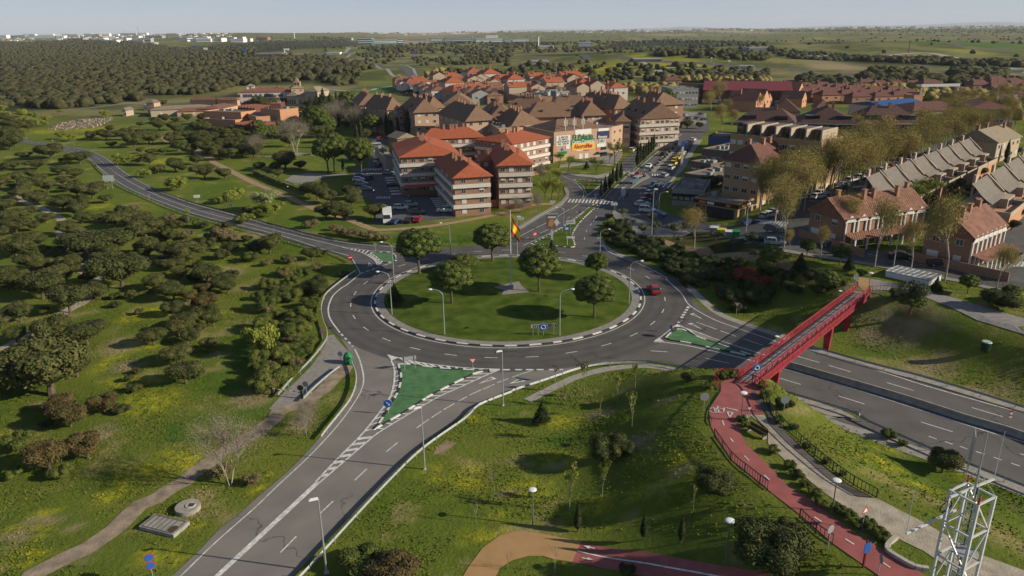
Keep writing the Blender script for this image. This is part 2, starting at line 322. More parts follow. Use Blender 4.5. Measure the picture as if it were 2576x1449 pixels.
def ground_material():
    m = bpy.data.materials.new('ground'); m.use_nodes = True; N = m.node_tree.nodes; L = m.node_tree.links
    b = N['Principled BSDF']; b.inputs['Roughness'].default_value = 1.0; b.inputs['Specular IOR Level'].default_value = .05
    g = N.new('ShaderNodeNewGeometry')
    def noise(sc, det=5, rough=.55, lo=.35, hi=.65):
        t = N.new('ShaderNodeTexNoise'); t.inputs['Scale'].default_value = sc; t.inputs['Detail'].default_value = det; t.inputs['Roughness'].default_value = rough
        L.new(g.outputs['Position'], t.inputs['Vector']); r = N.new('ShaderNodeMapRange'); r.inputs['From Min'].default_value = lo; r.inputs['From Max'].default_value = hi
        L.new(t.outputs['Fac'], r.inputs['Value']); return r.outputs[0]
    def mix(f, a, c):
        x = N.new('ShaderNodeMix'); x.data_type = 'RGBA'
        for i, v in ((6, a), (7, c)):
            if isinstance(v, tuple): x.inputs[i].default_value = (*v, 1)
            else: L.new(v, x.inputs[i])
        L.new(f, x.inputs[0]); return x.outputs[2]
    def mul(a, c, op='MULTIPLY'):
        x = N.new('ShaderNodeMath'); x.operation = op; x.use_clamp = True
        for i, v in ((0, a), (1, c)):
            if isinstance(v, float): x.inputs[i].default_value = v
            else: L.new(v, x.inputs[i])
        return x.outputs[0]
    def at(n): a = N.new('ShaderNodeAttribute'); a.attribute_name = n; return a.outputs['Fac']
    c = mix(noise(.05, 6), (.064, .106, .015), (.17, .172, .034))
    c = mix(noise(.5, 8, .7, .4, .62), c, (.115, .155, .022))
    c = mix(mul(noise(.13, 5, .6, .55, .68), .75), c, (.28, .235, .10))       # dry straw patches
    c = mix(mul(noise(1.6, 6, .7, .5, .75), .4), c, (.045, .07, .013))
    c = mix(mul(at('lush'), noise(.3, 5, .6, .2, .6)), c, (.07, .125, .018))
    c = mix(mul(at('yellow'), noise(.55, 8, .85, .44, .6)), c, (.34, .325, .025))
    c = mix(mul(at('dry'), noise(.4, 7, .7, .3, .6)), c, (.27, .215, .125))
    c = mix(mul(at('dark'), noise(.2, 6, .6, .2, .6)), c, (.035, .034, .016))
    f1 = mix(noise(.004, 4, .5, .42, .6), (.11, .135, .035), (.22, .18, .09))
    vo = N.new('ShaderNodeTexVoronoi'); vo.inputs['Scale'].default_value = .0042; L.new(g.outputs['Position'], vo.inputs['Vector']); sp = N.new('ShaderNodeSeparateColor'); L.new(vo.outputs['Color'], sp.inputs[0])
    f1 = mix(mul(sp.outputs[0], .55), f1, (.23, .185, .10)); f1 = mix(mul(mul(sp.outputs[1], .5, 'SUBTRACT'), 1.3), f1, (.07, .13, .03))
    f1 = mix(mul(noise(.012, 6, .6, .45, .56), .85), f1, (.06, .075, .026))
    f1 = mix(mul(noise(.022, 7, .75, .5, .6), .8), f1, (.16, .165, .035))
    f1 = mix(mul(at('yellow'), noise(.03, 6, .7, .35, .5)), f1, (.26, .25, .03)); f1 = mix(at('dry'), f1, (.27, .215, .13)); f1 = mix(at('dark'), f1, (.035, .042, .02)); f1 = mix(at('lush'), f1, (.07, .14, .03))
    c = mix(at('far'), c, f1)
    L.new(c, b.inputs['Base Color'])
    t2 = N.new('ShaderNodeTexNoise'); t2.inputs['Scale'].default_value = 2.2; t2.inputs['Detail'].default_value = 6; t2.inputs['Roughness'].default_value = .7
    L.new(g.outputs['Position'], t2.inputs['Vector']); bp = N.new('ShaderNodeBump'); bp.inputs['Strength'].default_value = .9; bp.inputs['Distance'].default_value = .35
    L.new(t2.outputs['Fac'], bp.inputs['Height']); L.new(bp.outputs[0], b.inputs['Normal'])
    return m
def axis(segs):
    out = []
    for lo, hi, st in segs:
        n = max(1, int(round((hi - lo) / st))); out += [lo + (hi - lo) * i / n for i in range(n)]
    return np.array(out + [segs[-1][1]])
XS = axis([(-26000, -9000, 2500), (-9000, -3000, 500), (-3000, -900, 100), (-900, -300, 20), (-300, -150, 4), (-150, 190, 1.25), (190, 340, 3), (340, 900, 20), (900, 3000, 100), (3000, 9000, 500), (9000, 26000, 2500)])
YS = axis([(-60, 40, 10), (40, 260, 1.25), (260, 450, 3), (450, 900, 10), (900, 2500, 40), (2500, 8000, 250), (8000, 42000, 3000)])
X, Y = np.meshgrid(XS, YS)
ZG = H0(X.ravel(), Y.ravel()).reshape(X.shape)
def ell(cx, cy, rx, ry):
    a = un(cx, cy); s = rx / pxm(a); d = abs(un(cx, cy - ry)[1] - un(cx, cy + ry)[1]) / 2
    return (a[0], a[1], s, d)
def blobs(lst, hard=.5, X=X, Y=Y):
    out = np.zeros(np.shape(X))
    for (cx, cy, rx, ry) in lst:
        a = ell(cx, cy, rx, ry); q = np.sqrt(((X - a[0]) / a[2]) ** 2 + ((Y - a[1]) / a[3]) ** 2)
        out = np.maximum(out, sstep((1.15 - q) / hard))
    return out
def rnd(n, x0, y0, x1, y1, r0, r1, seed):
    q = random.Random(seed); o = []
    for _ in range(n):
        y = y0 + (y1 - y0) * q.random(); r = q.uniform(r0, r1) * (y / 900.); o.append((q.uniform(x0, x1), y, r, r * .22))
    return o
YEL = [(390,785,70,20),(330,800,40,16),(300,890,30,60),(330,960,90,16),(380,1010,90,40),(365,720,40,8),(540,790,30,20),(30,1100,50,22),(110,1130,60,16),(450,1160,90,50),(330,1190,60,35),(70,1400,60,30),(270,1250,50,25),(390,1400,60,30),
  (130,330,60,8),(230,325,50,8),(200,345,60,6),(600,265,40,8),(410,405,40,10),(250,520,40,10),(1420,1060,60,20),(1400,1160,60,25),(1330,1230,80,30),(1480,1290,90,25),(1620,1290,80,20),(1700,1240,60,20),(1900,1080,0.1,.1),(2200,1210,80,30),(2320,1260,60,30),(2450,1200,60,20),(1520,1130,50,15),(2230,1130,60,15),
  (1700,180,90,6),(1640,192,70,6),(1500,185,60,5),(2060,100,60,2),(2440,140,60,3),(1200,1350,60,20),(1080,1190,40,20),(1180,1190,50,30)]
YEL += [(1480,190,60,7),(1560,185,50,6),(1620,178,50,5),(1440,200,40,5),(1700,186,40,5)]
YEL += rnd(26, 0, 700, 780, 1440, 15, 45, 3) + rnd(16, 0, 350, 700, 700, 12, 40, 4) + rnd(14, 1100, 1000, 1750, 1340, 15, 50, 5)
DRY = [(300,870,60,30),(320,920,50,20),(250,1090,50,30),(110,1310,60,14),(40,1350,50,14),(220,650,40,20),(310,590,60,20),(560,690,60,25),(640,590,50,14),(2250,850,120,40),(2330,930,90,30),(2480,990,90,25),(2150,800,60,25),(1600,1170,50,20),(1520,1050,60,14),
  (1150,92,160,4),(1000,108,120,3),(1700,95,120,2),(1830,88,90,2.5),(2300,150,120,6),(2480,185,90,6),(2100,175,90,6),(1300,1330,50,10),(640,1000,60,30),(760,1060,40,40)]
DRY += rnd(12, 0, 700, 800, 1440, 15, 45, 13) + rnd(8, 1100, 1000, 1750, 1340, 15, 40, 15)
LUSH = [(560,960,90,35),(640,1040,60,30),(480,1080,90,40),(640,880,60,80),(780,940,30,60),(1100,600,260,14),(1480,560,60,25),(820,560,150,18),(900,410,100,18),(540,475,60,16),(520,360,80,16),(1050,215,120,12),(980,225,90,10),(2480,130,120,6),(2300,130,90,4),(1850,112,90,3),(1950,268,60,6),(1660,120,70,3),(2200,880,60,20),(1400,1110,60,20),(300,1010,60,20),(420,290,60,8)]
DARK = [(150,165,420,55),(420,190,300,50),(780,190,130,20),(650,240,80,14),(2150,112,120,4),(1750,115,220,5),(1500,140,200,4),(2300,165,220,5),(1880,640,120,50),(1750,600,100,30),(1980,670,90,40)]
ym, dm, lm, km = blobs(YEL, .7), blobs(DRY, .7), blobs(LUSH, .5), blobs(DARK, .3)
nx, ny = len(XS), len(YS)
gm = bpy.data.meshes.new('ground')
co = np.stack([X, Y, ZG], -1).reshape(-1, 3)
idx = (np.arange(ny - 1)[:, None] * nx + np.arange(nx - 1)[None, :]).ravel()
fc = np.stack([idx, idx + 1, idx + nx + 1, idx + nx], -1)
gm.vertices.add(len(co)); gm.vertices.foreach_set('co', co.astype(np.float32).ravel())
gm.loops.add(fc.size); gm.loops.foreach_set('vertex_index', fc.ravel().astype(np.int32))
gm.polygons.add(len(fc)); gm.polygons.foreach_set('loop_start', np.arange(0, fc.size, 4, dtype=np.int32)); gm.polygons.foreach_set('use_smooth', np.ones(len(fc), bool))
gm.update(); gm.validate()
for nm, arr in (('yellow', ym), ('dry', dm), ('lush', lm), ('dark', km), ('far', sstep((Y - 380) / 120))):
    a = gm.attributes.new(nm, 'FLOAT', 'POINT'); a.data.foreach_set('value', arr.astype(np.float32).ravel())
gm.materials.append(ground_material())
tag(link(bpy.data.objects.new('ground', gm)), kind='structure')
# ---------------------------------------------------------------- roads (all at the level of the roundabout)
def S(c, r, *l): return U(T(c, r, *l))                         # tile points -> level ground
def SL(pts, step=1.0): return smooth_line(pts, step)
Z1, Z2, Z3, Z4, ZM = .03, .036, .042, .048, .056
left_up = S(0,1,(-200,60),(220,66),(640,120),(830,160),(960,220),(1060,295),(1200,395),(1420,505),(1750,632)) + S(1,1,(0,785),(400,878),(750,970),(1000,1006),(1230,1020),(1700,1038))
left_dn = S(0,1,(-200,80),(220,92),(500,134),(770,218),(905,330),(1070,456),(1270,560),(1550,668),(1830,760)) + S(1,1,(0,880),(300,960),(600,1062),(820,1118),(890,1190),(930,1270))
lu, ld = SL(left_up, 2), SL(left_dn, 2)
sheet('left_road', [tuple(p) for p in lu] + S(1,1,(1900,1040),(1600,1250),(1000,1330)) + [tuple(p) for p in ld[::-1]], Z1, M_ASPH3)
sth_l = S(1,2,(760,640),(840,770),(885,880),(912,1000),(890,1140),(800,1290),(652,1449)) + S(1,3,(590,180),(440,350),(250,540),(0,750)) + S(0,3,(2150,905),(1980,1030),(1800,1225),(1560,1449),(1100,1900))
sth_r = S(2,2,(900,868),(600,920),(300,1024),(0,1122)) + S(1,2,(2040,1250),(1730,1449)) + S(1,3,(1880,0),(1500,268),(1120,645),(640,1140),(340,1449),(-100,1900))
sheet('south_road', [tuple(p) for p in SL(sth_l, 2)[::-1]] + S(1,2,(1300,500),(2300,640)) + S(2,2,(600,600),(800,640)) + [tuple(p) for p in SL(sth_r, 2)], Z2, M_ASPH2)
hw_up = S(2,2,(1150,-30),(1400,90),(1560,210),(1660,330),(1760,400),(1900,468),(2100,540),(2318,620)) + S(3,2,(250,722),(870,890),(1440,1070),(2000,1230),(2318,1322),(3600,1700))
hw_dn = S(2,2,(860,868),(1100,850),(1400,862),(1600,915),(1760,975)) + S(3,2,(0,1068),(250,1150),(600,1280),(900,1375)) + S(3,3,(560,20),(900,125),(1450,310),(2318,625),(3600,1100))
sheet('highway', [tuple(p) for p in SL(hw_dn, 2)] + [tuple(p) for p in SL(hw_up, 2)[::-1]] + S(2,2,(900,400)), .039, M_HWY)
b = MB(); g1 = SL(S(3,2,(60,1130),(250,1195),(600,1320),(900,1420)) + S(3,3,(480,0),(900,160),(1450,350),(2318,670),(3600,1150)), 3); ribbon(b, g1, 2.6, .02, 0, False)
tag(b.build('concrete_shoulder', M_CONC), kind='structure')
b = MB(); g1 = SL(S(3,2,(200,690),(480,768),(870,868),(1440,1040),(2318,1290),(3600,1670)), 3); ribbon(b, g1, 1.6, .024, 0, False); tag(b.build('concrete_gutter', M_CONC), kind='structure')
b = MB(); g1 = SL(S(2,1,(770,920),(830,1020),(960,1095),(1180,1180),(1400,1290),(1560,1400)) + S(2,2,(1500,110),(1640,225),(1760,335),(1880,430),(2080,510),(2318,590)) + S(3,2,(300,700)), 2); ribbon(b, g1, 1.5, .026, 0, False); tag(b.build('concrete_gutter', M_CONC), kind='structure')
av = S(2,1,(-60,1120),(-60,950),(0,905),(100,850),(250,755),(400,680),(480,625),(520,580),(525,530),(490,480),(450,420),(420,368),(600,392),(760,408),(850,398),(900,372),(960,315),(1010,240),(1120,150),(1290,40)) + S(2,0,(1130,1310),(1250,1235),(1350,1160),(1400,1120),(1500,1100),(1780,1085),(1790,1180),(1700,1260)) + S(2,1,(1690,60),(1600,200),(1500,350),(1420,470),(1310,600),(1290,640),(1310,690),(1400,740),(1600,775),(1900,830),(1900,905),(1400,880),(1250,830),(1050,780),(860,760),(800,830),(765,900),(775,970),(840,1040),(960,1100),(400,1160))
sheet('avenue', av, Z3, M_ASPH3)
b = MB(); n = 160
for i in range(n):
    a0, a1 = 2 * math.pi * i / n, 2 * math.pi * (i + 1) / n; P = lambda a, r: (RC[0] + r * math.cos(a), RC[1] + r * math.sin(a), Z4)
    b.quad(P(a0, 24.2), P(a0, 33.6), P(a1, 33.6), P(a1, 24.2))
tag(b.build('roundabout_road', M_ASPH), kind='structure')
b = MB()
for i in range(n):
    a0, a1 = 2 * math.pi * i / n, 2 * math.pi * (i + 1) / n; P = lambda a, r, z: (RC[0] + r * math.cos(a), RC[1] + r * math.sin(a), z)
    b.quad(P(a0, 22.8, .14), P(a0, 24.25, .14), P(a1, 24.25, .14), P(a1, 22.8, .14))
tag(b.build('roundabout_pavement', M_PAVE), kind='structure')
b = MB(); rr_ = [0, 5, 10, 15, 20, 22.8]; zz_ = [.55, .52, .45, .34, .2, .136]
for i in range(96):
    a0, a1 = 2 * math.pi * i / 96, 2 * math.pi * (i + 1) / 96
    for (r0, r1, z0, z1) in zip(rr_[:-1], rr_[1:], zz_[:-1], zz_[1:]):
        if r0 == 0: b.poly([(RC[0], RC[1], z0), P(a0, r1, z1), P(a1, r1, z1)])
        else: b.quad(P(a0, r0, z0), P(a0, r1, z1), P(a1, r1, z1), P(a1, r0, z0))
tag(b.build('roundabout_lawn', M_LAWN, smooth=True), kind='structure')
def kerb(pts, w=.3, h=.16, per=1.9, bw=True, z=0.0, name='kerb'):
    b = MB(); s = 0; drape = z is None
    L = offset(pts, w / 2); Rr = offset(pts, -w / 2)
    for i in range(len(pts) - 1):
        m = int(s / per) % 2 if bw else 0; s += (pts[i + 1] - pts[i]).length
        z0 = float(H0(pts[i].x, pts[i].y)) if drape else 0; z1 = float(H0(pts[i+1].x, pts[i+1].y)) if drape else 0
        p = [(*L[i], z0), (*Rr[i], z0), (*Rr[i + 1], z1), (*L[i + 1], z1)]; q = [(x, y, zz + h) for x, y, zz in p]
        b.quad(q[3], q[2], q[1], q[0], m); b.f[-1] = b.f[-1][::-1]
        b.quad(p[0], p[3], q[3], q[0], m); b.quad(p[2], p[1], q[1], q[2], m)
    o = b.build(name, [M_KW, M_KB] if bw else [M_CONC]); return tag(o, kind='structure')
circ = lambda r, a0=0, a1=360, st=1.0: [Vector((RC[0] + r * math.cos(R(a)), RC[1] + r * math.sin(R(a)))) for a in np.arange(a0, a1 + st * .5, st)]
kerb(circ(24.38, 0, 360, 1.125), .32, .17, 1.9)
# ---------------------------------------------------------------- painted road markings
mk = MB(); ZC = [0]
def zi():
    ZC[0] += 1; return ZM + .0004 * ZC[0]
def line(pts, w=.16, step=1.0): ribbon(mk, SL(pts, step), w, zi(), 0, False)
ribbon(mk, circ(25.1), .16, ZM, 0, False)
ang = [math.atan2(q[1] - RC[1], q[0] - RC[0]) for q in S(1,2,(1177,663),(1437,743),(1757,800),(2117,825)) + S(2,2,(170,824),(525,787),(838,720),(1082,628))]
da = (ang[-1] - ang[0]) / 7; nd = round(2 * math.pi / da)
for i in range(nd):
    a = math.degrees(ang[0] + 2 * math.pi * i / nd); h = math.degrees(1.0 / 28.7); ribbon(mk, circ(28.7, a - h, a + h, h / 2), .17, ZM, 0, False)
line(S(1,1,(945,1272),(820,1375)) + S(1,2,(780,190),(700,262),(660,350),(656,420),(680,490),(760,600)), .26)
dashes(mk, SL(S(1,2,(772,612),(830,675),(885,730)), .3), .3, ZM, .9, .9)
line(S(1,2,(895,750),(940,850),(972,980),(973,1057)), .22); line(S(1,2,(973,1057),(950,1130),(880,1250),(740,1440)) + S(1,3,(500,350),(180,650),(0,825)) + S(0,3,(1950,1150),(1640,1449),(1200,1850)), .15)
line(S(2,1,(830,1030),(900,1085),(1180,1195),(1400,1310)) + S(2,2,(1400,120),(1530,240),(1600,345),(1720,425),(1850,490),(2000,545),(2318,655)) + S(3,2,(250,735),(870,905),(1440,1085),(2000,1245),(2318,1335),(3400,1660)), .2)
line(S(2,2,(1280,684),(1500,702),(1830,770),(2200,860)) + S(3,2,(60,903),(850,1132),(1840,1449)) + S(3,3,(2318,240),(3400,560)), .22)
line(S(2,2,(1490,532),(1700,602),(1850,660),(2250,790)) + S(3,2,(110,845),(640,1005),(900,1080),(1440,1240),(2140,1449)) + S(3,3,(2318,152),(3400,480)), .2)
for c_, r_, l in ((3,2,[(270,815,465,872),(550,897,745,955),(1075,1053,1318,1125),(1842,1278,2125,1362),(95,1010,297,1070),(640,1175,872,1247)]),
                  (3,3,[(1382,57,1672,147),(2280,345,2500,410),(1455,187,1525,212),(1600,235,1670,260),(1735,277,1805,303),(1880,325,1960,350),(2040,377,2115,403),(2200,430,2280,458)]),
                  (2,2,[(1255,765,1408,775),(1750,832,1965,878),(1670,505,2030,635),(2095,657,2270,715)]),
                  (1,3,[(365,1095,220,1242),(698,775,583,885),(1003,483,893,587),(1285,242,1178,330),(1565,33,1455,113)]),
                  (1,2,[(1680,1312,1588,1372),(1797,1242,1698,1300),(1912,1180,1825,1228),(2040,1118,1933,1168),(2160,1068,2050,1117),(2285,1018,2180,1056)])):
    for x0, y0, x1, y1 in l: line(S(c_, r_, (x0, y0), (x1, y1)), .17)
line(S(2,2,(0,1005),(200,936)), .15)
lA = S(1,2,(1190,802),(1245,900),(1255,1000),(1235,1130),(1180,1240),(1020,1449)) + S(1,3,(940,190),(740,390),(540,600))
lB = S(1,2,(2210,936),(2100,980),(1860,1090),(1620,1200),(1200,1449)) + S(1,3,(1100,160),(840,380),(582,602))
lC = S(1,2,(1190,802),(1450,865),(1800,910),(2000,925),(2210,932))
line(lA, .25); line(lB, .22); line(lC, .2)
mk.tess([(*p, zi()) for p in S(1,3,(540,600),(590,602),(0,1155)) + [tuple(un(556,1449)), tuple(un(430,1560)), tuple(un(415,1555)), tuple(un(540,1449))]])
mk.tess([(*p, ZM + .08) for p in S(1,2,(1190,800),(1290,832),(1225,858))]); mk.tess([(*p, ZM + .08) for p in S(1,2,(2110,930),(2215,935),(2120,965))])
def along(pts, s):
    for a, b_ in zip(pts[:-1], pts[1:]):
        L = (b_ - a).length
        if s <= L: return a + (b_ - a) * (s / max(L, 1e-6))
        s -= L
    return pts[-1]
def length(pts): return sum((b_ - a).length for a, b_ in zip(pts[:-1], pts[1:]))
def hatch(A, B, n, w=.45, skew=0.0, t0=0.0, t1=1.0):
    A = SL(A, .5); B = SL(B, .5); la, lb = length(A), length(B)
    for i in range(n):
        t = t0 + (t1 - t0) * (i + .5) / n; u = min(1, max(0, t + skew)); ribbon(mk, [along(A, t * la), along(B, u * lb)], w, zi(), 0, False)
kA = S(1,2,(1285,890),(1305,960),(1315,1000),(1292,1120),(1222,1250),(1105,1449)) + S(1,3,(1050,130))
kB = S(1,2,(2040,948),(1960,975),(1700,1105),(1550,1185),(1380,1295),(1120,1449)) + S(1,3,(1050,130))
kC = S(1,2,(1290,885),(1400,890),(1700,925),(2040,945))
hatch(lA[1:6] + S(1,3,(960,170)), kA, 13, .26, 0); hatch(lB[:5] + S(1,3,(1120,150)), kB, 14, .26, 0, .05); hatch(lC[:1] + S(1,2,(1600,890),(2100,930)), kC, 11, .4, 0, .1)
hatch(S(1,3,(940,190),(740,390),(560,580)), S(1,3,(1085,170),(840,375),(620,565)), 7, .5)
dashes(mk, SL([S(1,2,(2235,936))[0], S(2,2,(480,935))[0]], .25), .42, ZM, 1.0, .6)
dashes(mk, SL(S(2,2,(1600,362),(1505,515)), .25), .5, ZM, .8, .5); dashes(mk, SL(S(1,1,(945,1272),(1110,1213)), .25), .35, ZM, .9, .6)
def tri(p, w=.3):
    p = [Vector(q) for q in p]; c = sum(p, Vector((0, 0))) / 3
    for i in range(3):
        a, b_ = p[i], p[(i + 1) % 3]; k = .55; mk.quad((*a, ZM), (*b_, ZM), (*(c + (b_ - c) * k), ZM), (*(c + (a - c) * k), ZM))
for t in (S(1,2,(2013,1065),(2135,998),(2180,1018)), S(2,2,(-30,1065),(72,1012),(125,1038)), S(2,2,(1608,432),(1645,425),(1730,480)), S(2,2,(1590,518),(1630,513),(1722,570)), S(1,1,(1012,1207),(1022,1172),(1057,1200)), S(2,1,(1155,540),(1178,537),(1160,556)), S(2,1,(2110,865),(2140,842),(2170,848))): tri(t)
for t in (S(2,2,(1280,684),(1330,648),(1385,690)), S(2,2,(1450,552),(1500,525),(1555,552)), S(2,2,(1570,565),(1610,575),(1680,637))): mk.tess([(*p, ZM + .08) for p in t])
line(S(2,2,(1330,655),(1470,545)), .2)
cl = S(0,1,(220,79),(520,118),(740,165),(880,228),(960,290),(1060,370),(1200,455),(1400,555),(1600,635),(1900,730)) + S(1,1,(0,838),(400,940),(800,1035))
line(S(0,1,(220,70),(640,125),(830,166),(955,226),(1058,303),(1200,402),(1420,512),(1750,640)) + S(1,1,(0,793),(400,888),(750,980),(1000,1014),(1230,1030),(1600,1045)), .16, 2)
line(S(0,1,(220,88),(500,130),(775,212),(915,325),(1080,448),(1280,552),(1560,660),(1830,750)) + S(1,1,(0,870),(300,950),(600,1050),(830,1110),(900,1190),(945,1272)), .16, 2)
line(cl[5:], .16, 2); dashes(mk, SL(cl[:6], 1), .15, ZM, 2.5, 3)
line(S(1,1,(780,1032),(1000,1060),(1230,1078)), .15); line(S(1,1,(780,1034),(960,1085),(1070,1150),(1115,1205),(1230,1175)), .2)
hatch(S(1,1,(850,1045),(970,1060),(1040,1065)), S(1,1,(850,1050),(960,1082),(1000,1100)), 5, .4)
hatch(S(1,1,(1000,1105),(1070,1150),(1115,1200)), S(1,1,(1035,1085),(1090,1130),(1150,1168)), 8, .4)
line(S(2,1,(0,905),(100,858),(250,765),(400,690),(470,640)), .14); line(S(2,1,(100,1020),(400,880),(560,775),(690,680),(770,630)), .16)
for q in ((60,942,200,868),(215,862,360,790),(370,785,520,690),(535,690,600,645),(575,722,600,710),(500,775,525,760),(400,830,440,812),(250,910,330,875),(120,960,150,945),(770,690,800,650),(820,690,840,670),(735,800,770,750),(670,895,676,880),(655,965,656,945),(705,840,720,820)): line(S(2,1,q[:2],q[2:]), .15)
dashes(mk, SL(S(2,1,(860,650),(950,545),(1060,450),(1180,350)), .5), .15, ZM, 1.5, 2); dashes(mk, SL(S(2,1,(1200,330),(1300,220),(1400,110),(1480,20)), .5), .15, ZM, 1.5, 3); dashes(mk, SL(S(2,1,(1000,280),(1080,215),(1180,150),(1300,60)), .5), .15, ZM, 1.5, 3); dashes(mk, SL(S(2,1,(700,560),(760,500),(870,400)), .5), .13, ZM, 1.5, 2)
line(S(2,1,(580,420),(700,415)), .12); line(S(2,1,(470,390),(560,440),(625,500),(650,550),(640,595)), .14); line(S(2,1,(830,445),(760,510),(690,560),(650,600)), .14)
def zebra(A, B, n, L, w=.5):
    """bars between A and B, each of length L across"""
    A, B = Vector(A), Vector(B); d = B - A; nn = Vector((-d.y, d.x)).normalized() * (L / 2)
    for i in range(n):
        c = A + d * ((i + .5) / n); ribbon(mk, [c - nn, c + nn], d.length / n * .5, zi(), 0, False)
def zeb(c, r, x0, y0, x1, y1, n, L, skew=0):
    a, b_ = S(c, r, (x0, y0), (x1, y1)); zebra(a, b_, n, L)
zeb(2,1,505,612,785,622,9,4.5); zeb(2,1,790,628,950,635,5,4.5); zeb(2,1,950,352,1060,360,5,4); zeb(2,1,1075,362,1170,368,5,4); zeb(2,1,1260,378,1400,380,6,4)
zeb(2,1,1590,800,1400,852,8,3.5)
zeb(1,1,965,332,1140,328,8,4); zeb(1,1,995,373,1140,370,7,3.5); zeb(1,1,1085,586,1220,583,6,3.2)
zeb(1,1,1205,395,1275,565,7,3.0); zeb(1,1,1620,585,1690,690,6,3.0)
dashes(mk, SL(S(2,1,(1340,785),(1500,800),(1880,850),(2100,882)), .4), .3, ZM, 1, .8)
tag(mk.build('road_markings', M_WHITE), kind='structure')
# ---------------------------------------------------------------- islands, medians and pavements
def slab(name, pts, m, h=.13, z=0.0, top=None, mats=None):
    h += .003 * len([1 for o in COL.objects if o.get('slab')]); b = MB(); b.prism(pts, z, z + h, 0, 1); o = b.build(name, [M_CONC, m]); o['slab'] = 1; return tag(o, kind='structure')
def island(name, pts, m, bw=True, per=1.0, h=.12):
    slab(name, pts, m, h); L = SL(list(pts) + [pts[0]], .5); kerb(L, .28, h + .03, per, bw)
gS = S(1,2,(1290,888),(1400,892),(1700,927),(2040,947),(1960,977),(1700,1107),(1550,1187),(1380,1297),(1120,1449)) + S(1,3,(1050,130)) + S(1,2,(1105,1440),(1222,1252),(1292,1120),(1315,1000),(1303,940))
island('green_island', gS, M_GREENP, True, 1.6)
island('green_island', S(2,2,(1392,650),(1440,602),(1510,570),(1550,574),(1690,642),(1940,727),(2200,817),(2140,808),(1940,767),(1700,717),(1560,687),(1430,667)), M_GREENP, True, 2.0)
island('green_island', S(1,1,(1030,1080),(1232,1086),(1262,1160),(1150,1167),(1085,1120)), M_GREENP, True, .9)
slab('gravel_wedge', S(2,2,(1575,566),(1700,605),(1880,690),(1700,640)), M_PAVE, .06)
island('median_lawn', S(2,1,(170,1010),(400,890),(560,790),(700,672),(762,640),(775,650),(640,780),(570,870),(545,940),(560,1030),(350,1018)), M_LAWN, True, .9)
island('triangle_lawn', S(2,1,(555,420),(690,428),(822,442),(760,500),(682,556),(640,480)), M_LAWN, True, .8)
cyp_med = S(2,1,(798,600),(880,505),(960,420),(1045,350),(1065,362),(960,465),(880,540),(825,604))
island('cypress_median', cyp_med, M_LAWN, False); island('cypress_median', S(2,1,(1095,340),(1200,240),(1340,120),(1440,25),(1530,10),(1330,160),(1200,270),(1110,348)) , M_LAWN, False)
slab('paved_strip', S(2,1,(1230,355),(1290,355),(1400,240),(1500,135),(1480,120),(1400,165),(1290,290)), M_PAVE)
slab('pavement', S(2,1,(940,640),(1000,575),(1060,510),(1180,430),(1250,400),(1210,360),(1185,395),(1090,480),(1000,560),(960,600),(945,700),(1040,745),(1200,800),(1330,850),(1400,870),(1700,900),(1700,930),(1300,940),(1000,950),(960,800),(900,740)), M_PAVE)
slab('pavement', S(2,1,(1295,640),(1330,690),(1420,735),(1650,775),(1900,820),(2100,825),(2230,780),(2050,775),(1650,740),(1560,760),(1340,720),(1310,650),(1340,560),(1440,440),(1560,330),(1640,180),(1720,60),(1660,60),(1590,190),(1490,350),(1400,470)), M_PAVE)
slab('pavement', S(2,1,(0,900),(100,846),(250,750),(400,676),(478,620),(518,575),(520,530),(485,480),(470,500),(490,560),(440,620),(370,665),(220,745),(80,832),(0,870)), M_PAVE)
slab('plaza', S(2,1,(430,310),(640,285),(860,290),(940,280),(1000,200),(1000,130),(860,200),(620,260),(430,290)), M_PAVE)
slab('plaza_edge', S(2,1,(600,392),(760,406),(850,396),(895,370),(955,315),(935,315),(870,362),(760,385),(600,370),(430,345),(420,360)), M_CONC)
slab('pavement', S(2,1,(1010,150),(1110,80),(1330,-40),(1290,-40),(1090,50),(1000,120)), M_PAVE)
sheet('parking_court', S(1,1,(870,320),(1010,310),(1010,240),(1020,60),(1120,-40),(1200,-60),(1130,60),(1110,100),(1170,250),(1200,340),(1280,370),(1300,520),(1640,560),(1840,720),(1800,770),(1500,800),(1300,835),(1100,835),(1050,800),(1100,740),(1060,610),(940,580),(900,500),(870,400)), .02, M_ASPH3)
b = MB()
for q in ((1225,635,1350,635),(1225,660,1345,668),(1360,635,1470,640),(1350,632,1385,740),(1265,735,1500,745),(925,530,1000,530),(935,545,1010,540),(945,560,1010,557),(955,575,1010,572)): ribbon(b, SL(S(1,1,q[:2],q[2:]), 1), .13, .03, 0, False)
tag(b.build('parking_lines', M_WHITE), kind='structure')
def path_obj(name, pts, w, m, z=.05, drape=True, cross=2, jit=0.0, step=1.5):
    b = MB(); L = SL(pts, step)
    if jit:
        q = random.Random(len(pts)); L = [p + Vector((q.uniform(-jit, jit), q.uniform(-jit, jit))) for p in L]
    ribbon(b, L, w, z, 0, drape, cross); return tag(b.build(name, m), kind='structure')
def SH(c, r, *l): return [tuple(G(*q)[:2]) for q in T(c, r, *l)]
path_obj('park_path', SH(1,1,(0,460),(250,560),(450,650),(620,720),(800,770),(930,820),(1050,865),(1150,875),(1500,850),(1900,790),(2318,705),(2500,650),(2700,640)), 2.3, M_TANP)
path_obj('park_path', SH(0,1,(1470,0),(1500,60),(1540,85),(1650,95),(1770,100),(1790,140),(1800,200),(1910,225),(1930,260),(2030,310),(2160,380),(2318,460)), 2.6, M_TANP)
